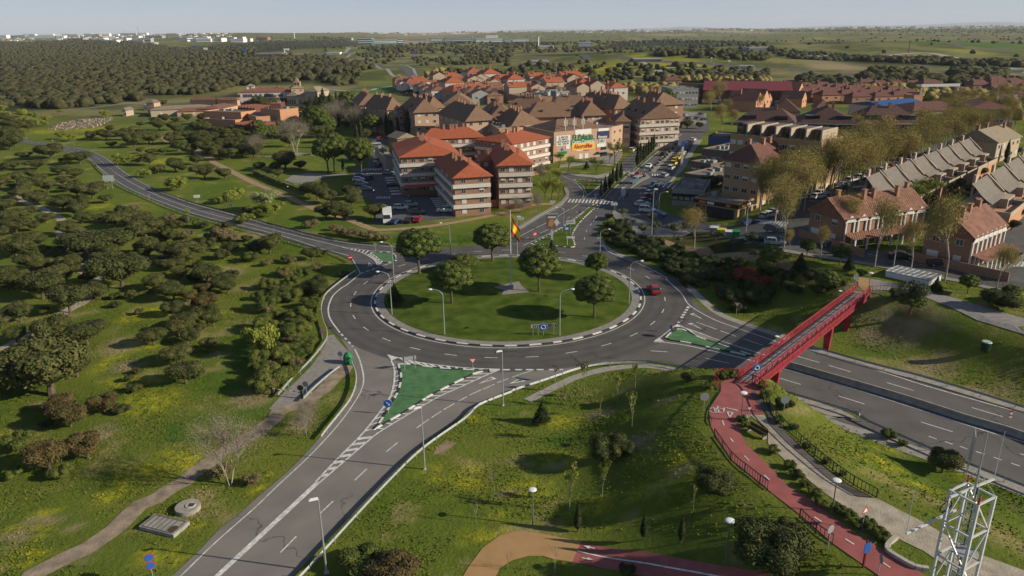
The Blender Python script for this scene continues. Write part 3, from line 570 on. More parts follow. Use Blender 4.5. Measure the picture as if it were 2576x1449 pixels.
path_obj('gravel_track', SH(0,1,(170,440),(190,520),(190,600),(240,625),(370,680),(480,730),(550,790),(580,860),(545,930),(620,980),(780,1080),(780,1160),(700,1210),(830,1290),(880,1330),(860,1400)) + SH(0,2,(780,300),(600,400),(520,470),(200,650),(0,760)), 2.2, M_DIRT, jit=.35)
path_obj('gravel_track', SH(0,3,(-150,1900),(330,1440),(560,1290),(800,1190),(1000,1050),(1180,900),(1400,740),(1650,590),(1850,450),(2100,300)) + SH(1,3,(0,160),(200,20)) + SH(1,2,(200,1330),(420,1240),(600,1130),(780,960),(830,900)), 2.2, mat('dirt_track', (.24, .19, .135), .95, .35, .7, .5, 5), jit=.35)
sheet('paved_apron', S(1,2,(640,630),(700,615),(760,690),(840,770),(880,790),(870,870),(780,900),(740,920),(560,1080),(420,1200),(200,1310),(120,1290),(220,1170),(350,1050),(500,900),(620,740)), .022, M_PAVE)
sheet('dirt_apron', S(1,3,(1600,350),(1700,340),(1815,245),(1720,220),(1630,290)), .02, M_SOIL)
path_obj('concrete_slab_path', S(2,2,(140,1215),(350,1110),(560,1010),(760,950),(960,915),(1150,900),(1350,915),(1600,970),(1740,1020)), 1.4, M_CONC, .05, False, 1)
# ---------------------------------------------------------------- raised paths by the footbridge
def SP(c, r, *l): return U(T(c, r, *l), HP)
red_l = SP(2,2,(1880,1060),(1885,1130),(1800,1250),(1785,1340),(1800,1449)) + SP(2,3,(1855,200),(1990,400),(2150,530),(2318,665)) + SP(3,3,(0,672),(280,890),(590,1160),(1000,1449),(1400,1800))
red_r = SP(2,2,(2250,1090),(2275,1345),(2060,1342),(2030,1400)) + SP(2,3,(2035,30),(2080,180),(2160,300),(2318,440)) + SP(3,3,(0,450),(190,650),(370,750),(560,890),(820,1090),(1050,1220),(1430,1449),(1900,1750))
sheet('red_path', red_l + red_r[::-1] + SP(2,2,(2170,1050),(2060,1015),(1950,1015)), .05, M_REDP, True)
gv_l = SP(2,2,(2060,1342),(2120,1400)) + SP(2,3,(2160,0),(2318,120)) + SP(3,3,(0,250),(150,400),(500,690),(800,900),(1150,1100),(1400,1220),(1700,1420),(2100,1700))
gv_r = SP(2,2,(2280,1345),(2318,1400)) + SP(3,3,(0,60),(330,380),(560,580),(810,735),(985,748),(1400,960),(1900,1250),(2318,1400),(2900,1700))
sheet('gravel_path', gv_l + gv_r[::-1], .04, M_DIRT, True)
M_GRATE = mat('grating', (.12, .1, .09), .8, .1)
gl = SL(SP(2,2,(2160,1160),(2318,1350)) + SP(3,3,(0,60),(180,250),(330,380),(560,580),(810,735)), .5); gr = SL(SP(2,2,(2200,1130),(2318,1270)) + SP(3,3,(50,0),(180,170),(400,380),(700,620),(940,745)), .5)
b = MB(); n = 170; la, lb = length(gl), length(gr)
for i in range(n):
    p, q = along(gl, la * i / n), along(gr, lb * i / n); z = HP + .06; b.bar((*p, z), (*q, z), .12, .04)
tag(b.build('boardwalk', M_GRATE), 'brown slatted boardwalk along the right edge of the gravel path', 'boardwalk')
b = MB()
def rl(c, r, *l): ribbon(b, SL(SP(c, r, *l), .5), .14, HP + .08 + .002 * len(b.f) / 40, 0, False)
for c_, r_, l in ((2,2,[(1905,1400,1918,1442)]), (2,3,[(1905,45,1918,90),(1975,205,2003,240),(2103,365,2145,407),(2283,540,2320,575)]), (3,3,[(-10,565,15,583),(420,920,487,965),(698,1118,777,1168),(1025,1325,1105,1378)]), (2,2,[(1925,1280,1912,1310),(1940,1282,2050,1308),(1950,1320,1970,1368),(1970,1368,2000,1325),(2000,1325,1950,1320),(1862,1265,1862,1292)])):
    for x0, y0, x1, y1 in l: rl(c_, r_, (x0, y0), (x1, y1))
for cx in (1828, 1875):
    c = SP(2,2,(cx,1308))[0]; ribbon(b, [Vector((c[0] + .55 * math.cos(t), c[1] + .55 * math.sin(t))) for t in np.linspace(0, 2 * math.pi, 16)], .09, HP + .12, 0, False)
rl(2,2,(1828,1308),(1842,1296),(1866,1300),(1875,1308),(1850,1314),(1842,1296))
tag(b.build('path_markings', M_WHITE), kind='structure')
sheet('ochre_path', SH(1,3,(1860,1480),(1930,1360),(2050,1200),(2200,1090),(2318,1055)) + SH(2,3,(100,1046),(270,1068),(625,1140),(545,1325),(380,1300),(280,1270),(150,1270),(0,1310)) + SH(1,3,(2210,1380),(2160,1480)), .05, M_OCHRE, True)
sheet('red_path', SH(2,3,(625,1140),(1250,1240),(1850,1350),(2318,1425),(2500,1480),(1300,1500),(1180,1449),(880,1390),(545,1325)), .05, M_REDP, True)
b = MB(); ribbon(b, SL(SH(2,3,(590,1228),(1100,1325),(1500,1395),(1800,1449),(2000,1490)), 1), .16, .11)
for p, q in (((750,1207),(675,1192)), ((630,1292),(710,1307))):
    P_ = SH(2,3,p,q); a_, c_ = Vector(P_[0]), Vector(P_[1]); ribbon(b, [a_, c_], .1, .12); d = (c_ - a_).normalized(); nn = Vector((-d.y, d.x)); h = float(H0(c_.x, c_.y)) + .13
    b.tess([(*(c_ + d * .3), h), (*(c_ - d * .3 + nn * .22), h), (*(c_ - d * .3 - nn * .22), h)])
tag(b.build('path_markings', M_WHITE), kind='structure')
sheet('gravel_path', SP(3,2,(820,215),(900,225),(940,205),(1260,225),(1480,300),(1900,470),(2318,590),(2900,800),(2900,600),(2318,470),(1700,290),(1300,190),(1000,125),(810,90),(760,100),(815,150)), .05, M_PAVE, True)
sheet('ochre_path', SP(3,2,(800,100),(860,103),(930,140),(935,190),(880,215),(822,205),(818,150)), .06, M_OCHRE, True)
path_obj('sand_path', SH(2,1,(1300,950),(1400,985),(1500,1030),(1750,1075),(2000,1105),(2318,1165)) + SH(3,1,(50,1180),(200,1210),(350,1240),(500,1300)), 2.2, M_TANP)
# ---------------------------------------------------------------- footbridge
M_RED = mat('red_steel', (.26, .018, .03), .6, .3, 1.3, spec=.4); M_DKRED = mat('red_mesh_panel', (.17, .016, .025), .6, .1)
M_GALV = mat('galvanised_steel', (.42, .44, .45), .45, .12, 3, metal=.55); M_PLANK = mat('weathered_planks', (.22, .195, .185), .9, .3, 5)
M_WSTEEL = mat('pale_steel', (.55, .56, .56), .5, .08, 3, metal=.2); M_DKGREEN = mat('dark_green_steel', (.015, .035, .02), .5, .1); M_DARK = mat('black_steel', (.02, .02, .022), .5, .1)
nl, nr_, fl, fr = [Vector(q) for q in SP(2,2,(2068,1030),(2172,1062)) + SP(3,2,(818,225),(897,240))]
nm_, fm_ = (nl + nr_) / 2, (fl + fr) / 2; bd = (fm_ - nm_); BL = bd.length; BW = ((nr_ - nl).length + (fr - fl).length) / 2
br = empty('footbridge', (nm_.x, nm_.y, HP), math.atan2(bd.y, bd.x)); tag(br, 'long red steel truss footbridge crossing above the highway', 'footbridge')
BW = min(max(BW * .9, 2.2), 3.2); hw = BW / 2
b = MB(); b.box(0, -hw, -.1, BL, hw, .02); b.build('deck', M_PLANK, br)
for i in range(14):
    b = MB(); x = (i + .5) * BL / 14; b.box(x - .06, -hw, .022, x + .06, hw, .06); b.build('deck_joint', M_GALV, br)
for sy in (-1, 1):
    y = sy * hw; b = MB(); b.bar((0, y, 1.2), (BL, y, 1.2), .15); b.bar((0, y, .15), (BL, y, .15), .12); b.bar((0, y, -.7), (BL, y, -.7), .2)
    b.build('girder_chords', M_RED, br)
    b = MB(); n = 26
    for i in range(n + 1):
        x = BL * i / n; b.bar((x, y, -.7), (x, y, 1.2), .09)
        if i < n:
            x2 = BL * (i + 1) / n; a = (x, y, -.7) if i % 2 else (x, y, 1.15); c = (x2, y, 1.15) if i % 2 else (x2, y, -.7); b.bar(a, c, .08)
    b.build('truss_lattice', M_RED, br)
    b = MB(); b.box(0, y - .015, -.62, BL, y + .015, .1); b.build('side_screen', M_DKRED, br)
    b = MB()
    for zz in (.45, .7, .95): b.bar((0, y - sy * .12, zz), (BL, y - sy * .12, zz), .06)
    b.build('handrail', M_RED, br)
ca, sa = math.cos(br.rotation_euler.z), math.sin(br.rotation_euler.z)
for c_, r_, x, y in ((3,2,25,1150), (3,2,497,742), (3,2,642,557)):
    p = TG(c_, r_, (x, y))[0] if y < 1000 else Vector((*un(*T(c_, r_, (x, y))[0], 0), 0)); d = Vector((p.x - nm_.x, p.y - nm_.y)); lx = d.x * ca + d.y * sa; z0 = p.z - HP - .4
    b = MB(); k = len(b.v); w0, w1 = .38, .62
    for z, w in ((z0, w0), (-.95, w1)):
        b.v += [(lx - .35, -w, z), (lx + .35, -w, z), (lx + .35, w, z), (lx - .35, w, z)]
    for f in ((0,1,5,4),(1,2,6,5),(2,3,7,6),(3,0,4,7),(4,5,6,7)): b.f.append(f); b.m.append(0)
    b.box(lx - .5, -hw, -1.05, lx + .5, hw, -.95); b.build('pier', M_RED, br)
def railing(name, pts, z, h, label, cat, m, step=.4, bars=True, post=.04, panel=None, group=None):
    L = SL(pts, step); root = empty(name, (L[0].x, L[0].y, float(H0(L[0].x, L[0].y)) if z is None else z)); tag(root, label, cat, group)
    zz = [(float(H0(p.x, p.y)) if z is None else z) - root.location.z for p in L]; q = [(p.x - root.location.x, p.y - root.location.y, k) for p, k in zip(L, zz)]
    for z0 in (h, h * .12):
        b = MB(); [b.bar((a[0], a[1], a[2] + z0), (c[0], c[1], c[2] + z0), post * 1.4) for a, c in zip(q[:-1], q[1:])]; b.build('rail', m, root)
    b = MB();
    for i, a in enumerate(q):
        b.bar((a[0], a[1], a[2] - .1), (a[0], a[1], a[2] + h), post * (1.8 if i % 6 == 0 else .8))
    b.build('balusters', m, root)
    if panel:
        b = MB()
        for a, c in zip(q[:-1], q[1:]): b.quad((a[0], a[1], a[2] + .1), (c[0], c[1], c[2] + .1), (c[0], c[1], c[2] + h * .95), (a[0], a[1], a[2] + h * .95))
        b.build('mesh_panel', panel, root)
    return root
railing('railing', SP(2,2,(2062,1015),(1990,1008),(1905,1000),(1845,1020),(1830,1060),(1882,1120)), HP, 1.2, 'curved red railing at the near left corner of the footbridge', 'railing', M_RED, .6, post=.07)
railing('railing', SP(2,2,(2172,1062),(2235,1085),(2285,1130),(2290,1170)), HP, 1.2, 'curved red railing at the near right corner of the footbridge', 'railing', M_RED, .6, post=.07)
railing('railing', SP(2,2,(1885,1140),(1790,1290),(1775,1400)) + SP(2,3,(1800,90)), HP, 1.0, 'dark railing curving beside the top of the red cycle path', 'railing', M_DKGREEN, .5)
railing('railing', SP(2,3,(1830,190),(1990,410),(2150,545),(2310,670)), HP, 1.0, 'black vertical bar railing on the left of the red cycle path', 'railing', M_DARK, .35, post=.05)
railing('railing', SP(3,3,(285,925),(430,1060),(580,1165)), HP, 1.0, 'short black bar railing at the end of the red path beside the dark bush', 'railing', M_DARK, .35, post=.05)
railing('railing', SP(2,2,(2290,1190),(2318,1260)) + SP(3,3,(60,20),(250,210),(400,345),(700,580),(980,745)), HP, 1.0, 'long dark bar railing between the boardwalk and the yellow green slope', 'railing', M_DKGREEN, .4, post=.05)
railing('railing', SP(3,2,(640,85),(720,115),(790,140),(812,165)), HP, 1.0, 'brown railing at the far left end of the footbridge', 'railing', mat('brown_steel', (.08,.05,.03), .6), .5)
railing('railing', SP(3,2,(912,228),(1070,225),(1160,235),(1260,258)), HP, 1.0, 'brown railing beside the pale path at the far right end of the footbridge', 'railing', MATS['brown_steel'], .5)
# ---------------------------------------------------------------- guard rails
def guardrail(pts, label, z=.72, sp=4.0, m=None, conc=False):
    L = SL([un(*p, z) for p in pts], 1.0); o = L[0]; root = empty('guardrail', (o.x, o.y, 0)); tag(root, label, 'guardrail')
    hz = lambda p: 0.0
    b = MB()
    for a, c in zip(L[:-1], L[1:]):
        a = a - o; c = c - o; d = (c - a).normalized(); n_ = Vector((-d.y, d.x)) * .05
        for z0, z1, k0, k1 in ((.42, .5, -1, 1), (.5, .57, 1, -1), (.57, .65, -1, 1), (.65, .74, 1, -1)):
            p0, p1 = a + n_ * k0, a + n_ * k1; q0, q1 = c + n_ * k0, c + n_ * k1
            b.quad((*p0, z0), (*q0, z0), (*q1, z1), (*p1, z1))
    b.build('rail', m or M_GALV, root)
    pb = MB(); pb.box(-.05, -.05, 0, .05, .05, .7); me = pb.mesh('post', M_GALV); s = 0; T_ = length(L); k = 0
    while s < T_ and k < 95:
        p = along(L, s) - o; q = link(bpy.data.objects.new('post', me), root); q.location = (p.x, p.y, 0); s += sp; k += 1
    return root
guardrail(T(1,3,(-100,1900),(380,1449),(640,1170),(1120,655),(1500,285),(1900,0)) + T(1,2,(2020,1238),(2318,1118)) + T(2,2,(0,1110),(300,1012),(600,912),(850,865),(1150,850),(1300,860),(1480,890),(1640,930)), 'long steel guardrail between the south road and the rough grass')
guardrail(T(1,1,(900,1235),(765,1332)) + T(1,2,(765,125),(640,230),(598,320),(592,390),(610,480),(640,560),(645,620),(620,680),(500,830),(330,1000),(200,1150)), 'curved guardrail round the left side of the roundabout road')
guardrail(T(1,2,(868,850),(905,960),(903,1060),(860,1180),(780,1290),(650,1449)) + T(1,3,(590,175)), 'guardrail left of the south road below the green container', m=mat('dull_steel', (.3,.31,.31), .6, .1))
guardrail(T(1,2,(760,895),(660,970),(540,1075),(430,1185)), 'short low guardrail between the paved apron and the dirt track')
guardrail(T(0,1,(220,88),(500,128),(800,228),(905,320),(1060,448),(1280,552),(1560,670),(1850,762),(2318,885)) + T(1,1,(0,880),(300,965),(560,1038),(700,1073),(865,1145)), 'guardrail on the woodland side of the curving west road')
guardrail(T(0,1,(1350,478),(1700,608),(2000,688),(2318,778)) + T(1,1,(300,858),(600,933),(900,985),(1230,1000)), 'dark guardrail on the park side of the curving west road', m=mat('rusty_steel', (.12,.1,.09), .7, .2))
guardrail(T(3,2,(310,688),(900,855),(1500,1008),(2318,1258),(3300,1560)), 'guardrail on the far side of the highway below the dry embankment')
guardrail(T(3,2,(60,1092),(250,1148),(600,1248),(830,1325)) + T(3,3,(830,-5),(1450,268),(2318,615),(3300,1000)), 'guardrail on the near side of the highway')
L = SL(S(3,2,(80,880),(450,985),(1200,1205),(1800,1400),(2318,1560)) + S(3,3,(3000,520)), 2); o = L[0]; root = empty('concrete_barrier', (o.x, o.y, 0)); tag(root, 'long concrete barrier dividing the two highway carriageways', 'barrier'); b = MB()
for a, c in zip(L[:-1], L[1:]):
    a = a - o; c = c - o; d = (c - a).normalized(); n_ = Vector((-d.y, d.x))
    for s_ in (-1, 1):
        for (w0, z0), (w1, z1) in (((.4, 0), (.34, .15)), ((.34, .15), (.16, .4)), ((.16, .4), (.11, .9))): b.quad((*(a + n_ * w0 * s_), z0), (*(c + n_ * w0 * s_), z0), (*(c + n_ * w1 * s_), z1), (*(a + n_ * w1 * s_), z1))
    b.quad((*(a + n_ * .11), .9), (*(c + n_ * .11), .9), (*(c - n_ * .11), .9), (*(a - n_ * .11), .9))
b.build('barrier_wall', M_CONC, root)
# ---------------------------------------------------------------- lamps
M_LAMP = mat('lamp_head', (.7, .7, .68), .4, .03)
def make_lamp(H=8.2, arm=1.7):
    r = empty('street_lamp', (0, 0, 0)); tag(r, '-', 'street lamp')
    b = MB(); b.tube((0, 0, 0), (0, 0, H - 1.1), .1, .065, 8); b.box(-.18, -.18, 0, .18, .18, .12); b.build('pole', M_GALV, r)
    b = MB(); pts = [(arm * (1 - math.cos(t)) * .98, 0, H - 1.1 + 1.1 * math.sin(t)) for t in np.linspace(0, math.pi / 2, 7)]; b.path(pts, .05); b.build('arm', M_GALV, r)
    b = MB(); b.ball((arm + .25, 0, H + .02), .34, 0, 10, .11); b.build('lamp_head', M_LAMP, r); return r
def make_lamp2(H=8.4):
    r = empty('street_lamp', (0, 0, 0)); tag(r, '-', 'street lamp')
    b = MB(); b.tube((0, 0, 0), (0, 0, H), .1, .06, 8); b.box(-.2, -.2, 0, .2, .2, .1); b.build('pole', M_GALV, r)
    b = MB(); b.box(.0, -.13, H - .02, .8, .13, H + .11); b.box(.1, -.09, H + .11, .7, .09, H + .16); b.build('lamp_head', M_LAMP, r); return r
def make_disc(H=4.4):
    r = empty('park_lamp', (0, 0, 0)); tag(r, '-', 'park lamp')
    b = MB(); b.tube((0, 0, 0), (0, 0, H), .07, .05, 8); b.build('pole', mat('grey_pole', (.13, .14, .14), .5, .1), r)
    b = MB(); b.ball((0, 0, H + .08), .42, 0, 14, .12); b.build('lamp_head', M_LAMP, r); return r
def make_globe(H=3.4):
    r = empty('globe_lamp', (0, 0, 0)); tag(r, '-', 'park lamp')
    b = MB(); b.tube((0, 0, 0), (0, 0, H), .06, .05, 6); b.build('pole', M_DKGREEN, r)
    b = MB(); b.ball((0, 0, H + .2), .26, 0, 8); b.build('globe', M_LAMP, r); return r
PL, PL2, PD, PG = Proto(make_lamp()), Proto(make_lamp2()), Proto(make_disc()), Proto(make_globe())
def hscale(p, px, py, H):                            # scale so that the top meets the sight line
    d = fw + (px - 1288) / F_PX * rt + (724.5 - py) / F_PX * up
    s = (p.y) / d[1]; z = CAM_H + d[2] * s; return max(.5, min(1.6, (z - p.z) / H))
for (c_, r_, bx, by, c2, r2, hx, hy, az, pr, H, lab) in (
    (1,2,1232,440,1,2,1130,45,180,PL,8.2,'curved lamp post on the left edge of the roundabout lawn'),
    (1,2,1708,622,1,2,1640,205,180,PL,8.2,'curved lamp post in front of the round pine on the roundabout lawn'),
    (2,2,432,632,2,2,468,205,0,PL,8.2,'lamp post beside the blue and chevron signs on the roundabout lawn'),
    (2,2,1058,338,2,1,1160,1155,0,PL,8.2,'curved lamp post on the right edge of the roundabout lawn'),
    (1,1,1252,1355,1,1,1125,985,180,PL,8.2,'tall lamp post left of the pine at the upper left roundabout edge'),
    (1,1,1762,1105,1,1,1730,815,170,PL,8.2,'lamp post on the lawn strip behind the roundabout road'),
    (2,1,795,1108,2,1,850,868,0,PL,8.2,'lamp post with a small yellow sign at the right avenue exit'),
    (2,1,48,1118,2,1,75,755,0,PL2,8.4,'tall lamp post beside the flagpole top'),
    (2,1,468,850,2,1,395,670,180,PL,8.2,'curved lamp post on the median lawn by the advertising panel'),
    (2,1,1260,995,2,1,1275,510,0,PL2,8.4,'very tall straight mast above the dark junipers'),
    (2,1,1325,755,2,1,1390,530,0,PL,8.2,'lamp post beside the parked blue car on the side street'),
    (2,1,2108,985,2,1,2160,655,20,PL,8.2,'lamp post between the recycling bins and the side street'),
    (3,1,1130,1240,3,1,1225,855,0,PL,8.2,'tall curved lamp post on the kerb facing the brick terraces'),
    (1,2,2237,1258,1,2,2210,765,200,PL2,8.4,'straight lamp post by the guardrail below the roundabout'),
    (1,3,1528,483,1,2,1470,1275,200,PL2,8.4,'middle one of the three lamp posts along the south road'),
    (1,3,640,1420,1,3,545,750,200,PL2,8.4,'nearest lamp post, at the bottom of the south road'),
    (2,1,1008,510,2,1,1015,390,20,PL,8.2,'lamp post by the bus shelter on the avenue'),
    (2,0,1500,1090,2,0,1506,950,0,PL2,8.4,'slim mast near the large pine at the far end of the avenue'),
    (1,0,1345,1190,1,0,1335,1108,180,PL2,8.4,'pale mast among the tall cypresses behind the apartments'),
    (2,1,190,360,2,1,190,175,0,PG,3.6,'globe lamp at the corner of the shopping centre'),
    (2,3,187,990,2,3,187,665,0,PD,4.5,'disc topped park lamp on the grass above the ochre path'),
    (2,3,1935,1330,2,3,1970,945,0,PD,4.5,'disc topped park lamp beside the large dark bush'),
    (3,3,578,875,3,3,615,580,0,PD,4.5,'disc topped lamp between the red path and the gravel path'),
    (2,2,2072,1395,2,2,2095,1140,0,PD,4.5,'disc topped lamp at the near end of the footbridge'),
    (3,2,908,222,3,2,933,55,0,PD,4.5,'lamp at the far end of the footbridge'),
    (1,1,1702,775,1,1,1703,685,0,PG,3.6,'globe lamp beside the white van in the parking court'),
    (1,1,1068,575,1,1,1068,515,0,PG,3.6,'globe lamp by the parked cars at the left of the court'),
    (1,1,485,610,1,1,485,570,0,PG,3.6,'globe lamp on the grass beside the sandy park path'),
    (1,1,292,535,1,1,290,482,0,PG,3.6,'globe lamp at the end of the clipped hedge'),
    (1,1,1042,778,1,1,1040,737,0,PG,3.6,'globe lamp left of the white truck'),
    (1,1,1382,620,1,1,1383,578,0,PG,3.6,'globe lamp under the apartment arcade')):
    p = TG(c_, r_, (bx, by))[0]; hx, hy = T(c2, r2, (hx, hy))[0]; s = hscale(p, hx, hy, H); w = .85 + .15 * s
    pr.put(p, R(az), lab, scale=(w, w, s))
for x, y, tx, ty, lab in ((610,352,607,300,'small lamp on the far half of the footbridge'), (48,785,68,635,'small lamp on the near half of the footbridge')):
    q = Vector(SP(3,2,(x, y))[0]); d = q - nm_; lx = max(1, min(BL - 1, d.x * ca + d.y * sa))
    p = Vector((nm_.x + lx * ca - (hw - .3) * -sa * -1, nm_.y + lx * sa + (hw - .3) * ca, HP + .05)); PD.put(p, 0, lab, scale=(.7, .7, .55))
# ---------------------------------------------------------------- traffic signs
M_SRED = mat('sign_red', (.45, .02, .03), .5, .03); M_SBLUE = mat('sign_blue', (.02, .10, .38), .5, .03); M_SWHITE = mat('sign_white', (.62, .62, .6), .5, .03)
M_SBACK = mat('sign_back', (.25, .27, .28), .5, .05); M_YEL = mat('sign_yellow', (.6, .45, .03), .5, .05); M_GREEN = mat('sign_green', (.02, .2, .06), .5, .05)
M_PURP = mat('sign_purple', (.2, .03, .2), .5, .03); M_ORANGE = mat('sign_orange', (.55, .17, .03), .5, .05); M_BLACK = mat('sign_black', (.015, .015, .018), .5, .02)
def sign(kind, c, r, bx, by, tx, ty, az, label, size=.45, z=None):
    """az: compass of the face, degrees; -90 looks back at the camera"""
    p = TG(c, r, (bx, by))[0]; hx, hy = T(c, r, (tx, ty))[0]; H = hscale(p, hx, hy, 1.0) if 0 else None
    d = fw + (hx - 1288) / F_PX * rt + (724.5 - hy) / F_PX * up; s = p.y / d[1]; H = min(4.6, max(1.6, CAM_H + d[2] * s - p.z))
    root = empty('traffic_sign', p, R(az + 90)); tag(root, label, 'traffic sign')     # local -Y is the face
    b = MB(); b.tube((0, .03, 0), (0, .03, H), .04, .04, 6); b.build('post', M_GALV, root)
    b = MB(); S_ = size; f = lambda pts, m, y: b.poly([(x, y, H + zz) for x, zz in pts], m)
    mats = [M_SWHITE, M_SRED, M_SBLUE, M_SBACK, M_YEL, M_BLACK, M_PURP]
    def dsc(rad, m, y, n=20, cz=0): b.disc((0, y, H + cz), rad, (0, -1, 0), m, n, .012)
    if kind == 'yield':
        t = lambda k: [(-S_ * k, S_ * .5 * k + .03), (0, -S_ * .95 * k + .03), (S_ * k, S_ * .5 * k + .03)]
        f(t(1.15), 1, -.012); f(t(.72), 0, -.026); f(t(1.15)[::-1], 3, 0)
    elif kind == 'warn':
        t = lambda k: [(-S_ * k, -S_ * .5 * k), (S_ * k, -S_ * .5 * k), (0, S_ * .95 * k)]
        f(t(1.1), 1, -.012); f(t(.7), 0, -.026); f(t(1.1)[::-1], 3, 0)
    elif kind == 'noentry': dsc(S_, 3, .0); dsc(S_ * .97, 1, -.015); b.box(-S_ * .7, -.035, H - S_ * .16, S_ * .7, -.03, H + S_ * .16, 0)
    elif kind == 'arrow':
        dsc(S_ * 1.05, 0, 0); dsc(S_, 2, -.015); b.bar((-S_ * .4, -.035, H + S_ * .4), (S_ * .3, -.035, H - S_ * .3), .09, .02, 0); f([(S_ * .5, -S_ * .5), (S_ * .45, 0), (0, -S_ * .45)], 0, -.04)
    elif kind == 'ring':
        dsc(S_ * 1.05, 0, 0); dsc(S_, 2, -.015)
        for k in range(3):
            a0 = R(90 + 120 * k); P_ = [(S_ * .5 * math.cos(a0 + t), -.04, H + S_ * .5 * math.sin(a0 + t)) for t in np.linspace(.2, 1.7, 6)]; b.path(P_, .05, 4, 0)
            e = a0 + 1.75; c0 = Vector((S_ * .5 * math.cos(e), 0, S_ * .5 * math.sin(e))); tg_ = Vector((-math.sin(e), 0, math.cos(e))); rd = Vector((math.cos(e), 0, math.sin(e)))
            b.poly([(v.x, -.045, H + v.z) for v in (c0 + rd * .16, c0 - rd * .16, c0 + tg_ * .24)], 0)
    elif kind == 'nopark': dsc(S_, 1, 0); dsc(S_ * .8, 2, -.015); b.bar((-S_ * .6, -.035, H + S_ * .6), (S_ * .6, -.035, H - S_ * .6), .07, .02, 1)
    elif kind == 'back': dsc(S_, 3, 0); dsc(S_ * .95, 3, .02)
    elif kind == 'double': [(dsc(S_, 1, .01, cz=-z_), dsc(S_ * .85, 2, -.02, cz=-z_)) for z_ in (0, S_ * 2)]
    elif kind == 'backdark': dsc(S_, 5, 0); b.box(-S_ * .8, -.02, H - S_ * 1.8, S_ * .8, 0, H - S_ * 1.15, 3)
    elif kind == 'panel': b.box(-S_, -.03, H - S_ * .45, S_, 0, H + S_ * .45, 3); b.box(-S_ * .96, -.04, H - S_ * .4, S_ * .96, -.032, H + S_ * .4, 0); b.box(-S_ * .8, -.05, H - S_ * .1, S_ * .6, -.042, H - S_ * .02, 5); b.box(-S_ * .8, -.05, H + S_ * .1, S_ * .7, -.042, H + S_ * .17, 5)
    elif kind == 'bluepanel': b.box(-S_, -.03, H - S_ * 1.6, S_, 0, H + S_ * .2, 2); b.box(-S_ * .6, -.04, H - S_ * 1.2, S_ * .6, -.032, H - S_ * .3, 0)
    elif kind == 'bluedir': b.box(-S_ * 1.6, -.03, H - S_ * .4, S_ * 1.6, 0, H + S_ * .4, 2)
    b.build('sign_plate', mats, root); return root
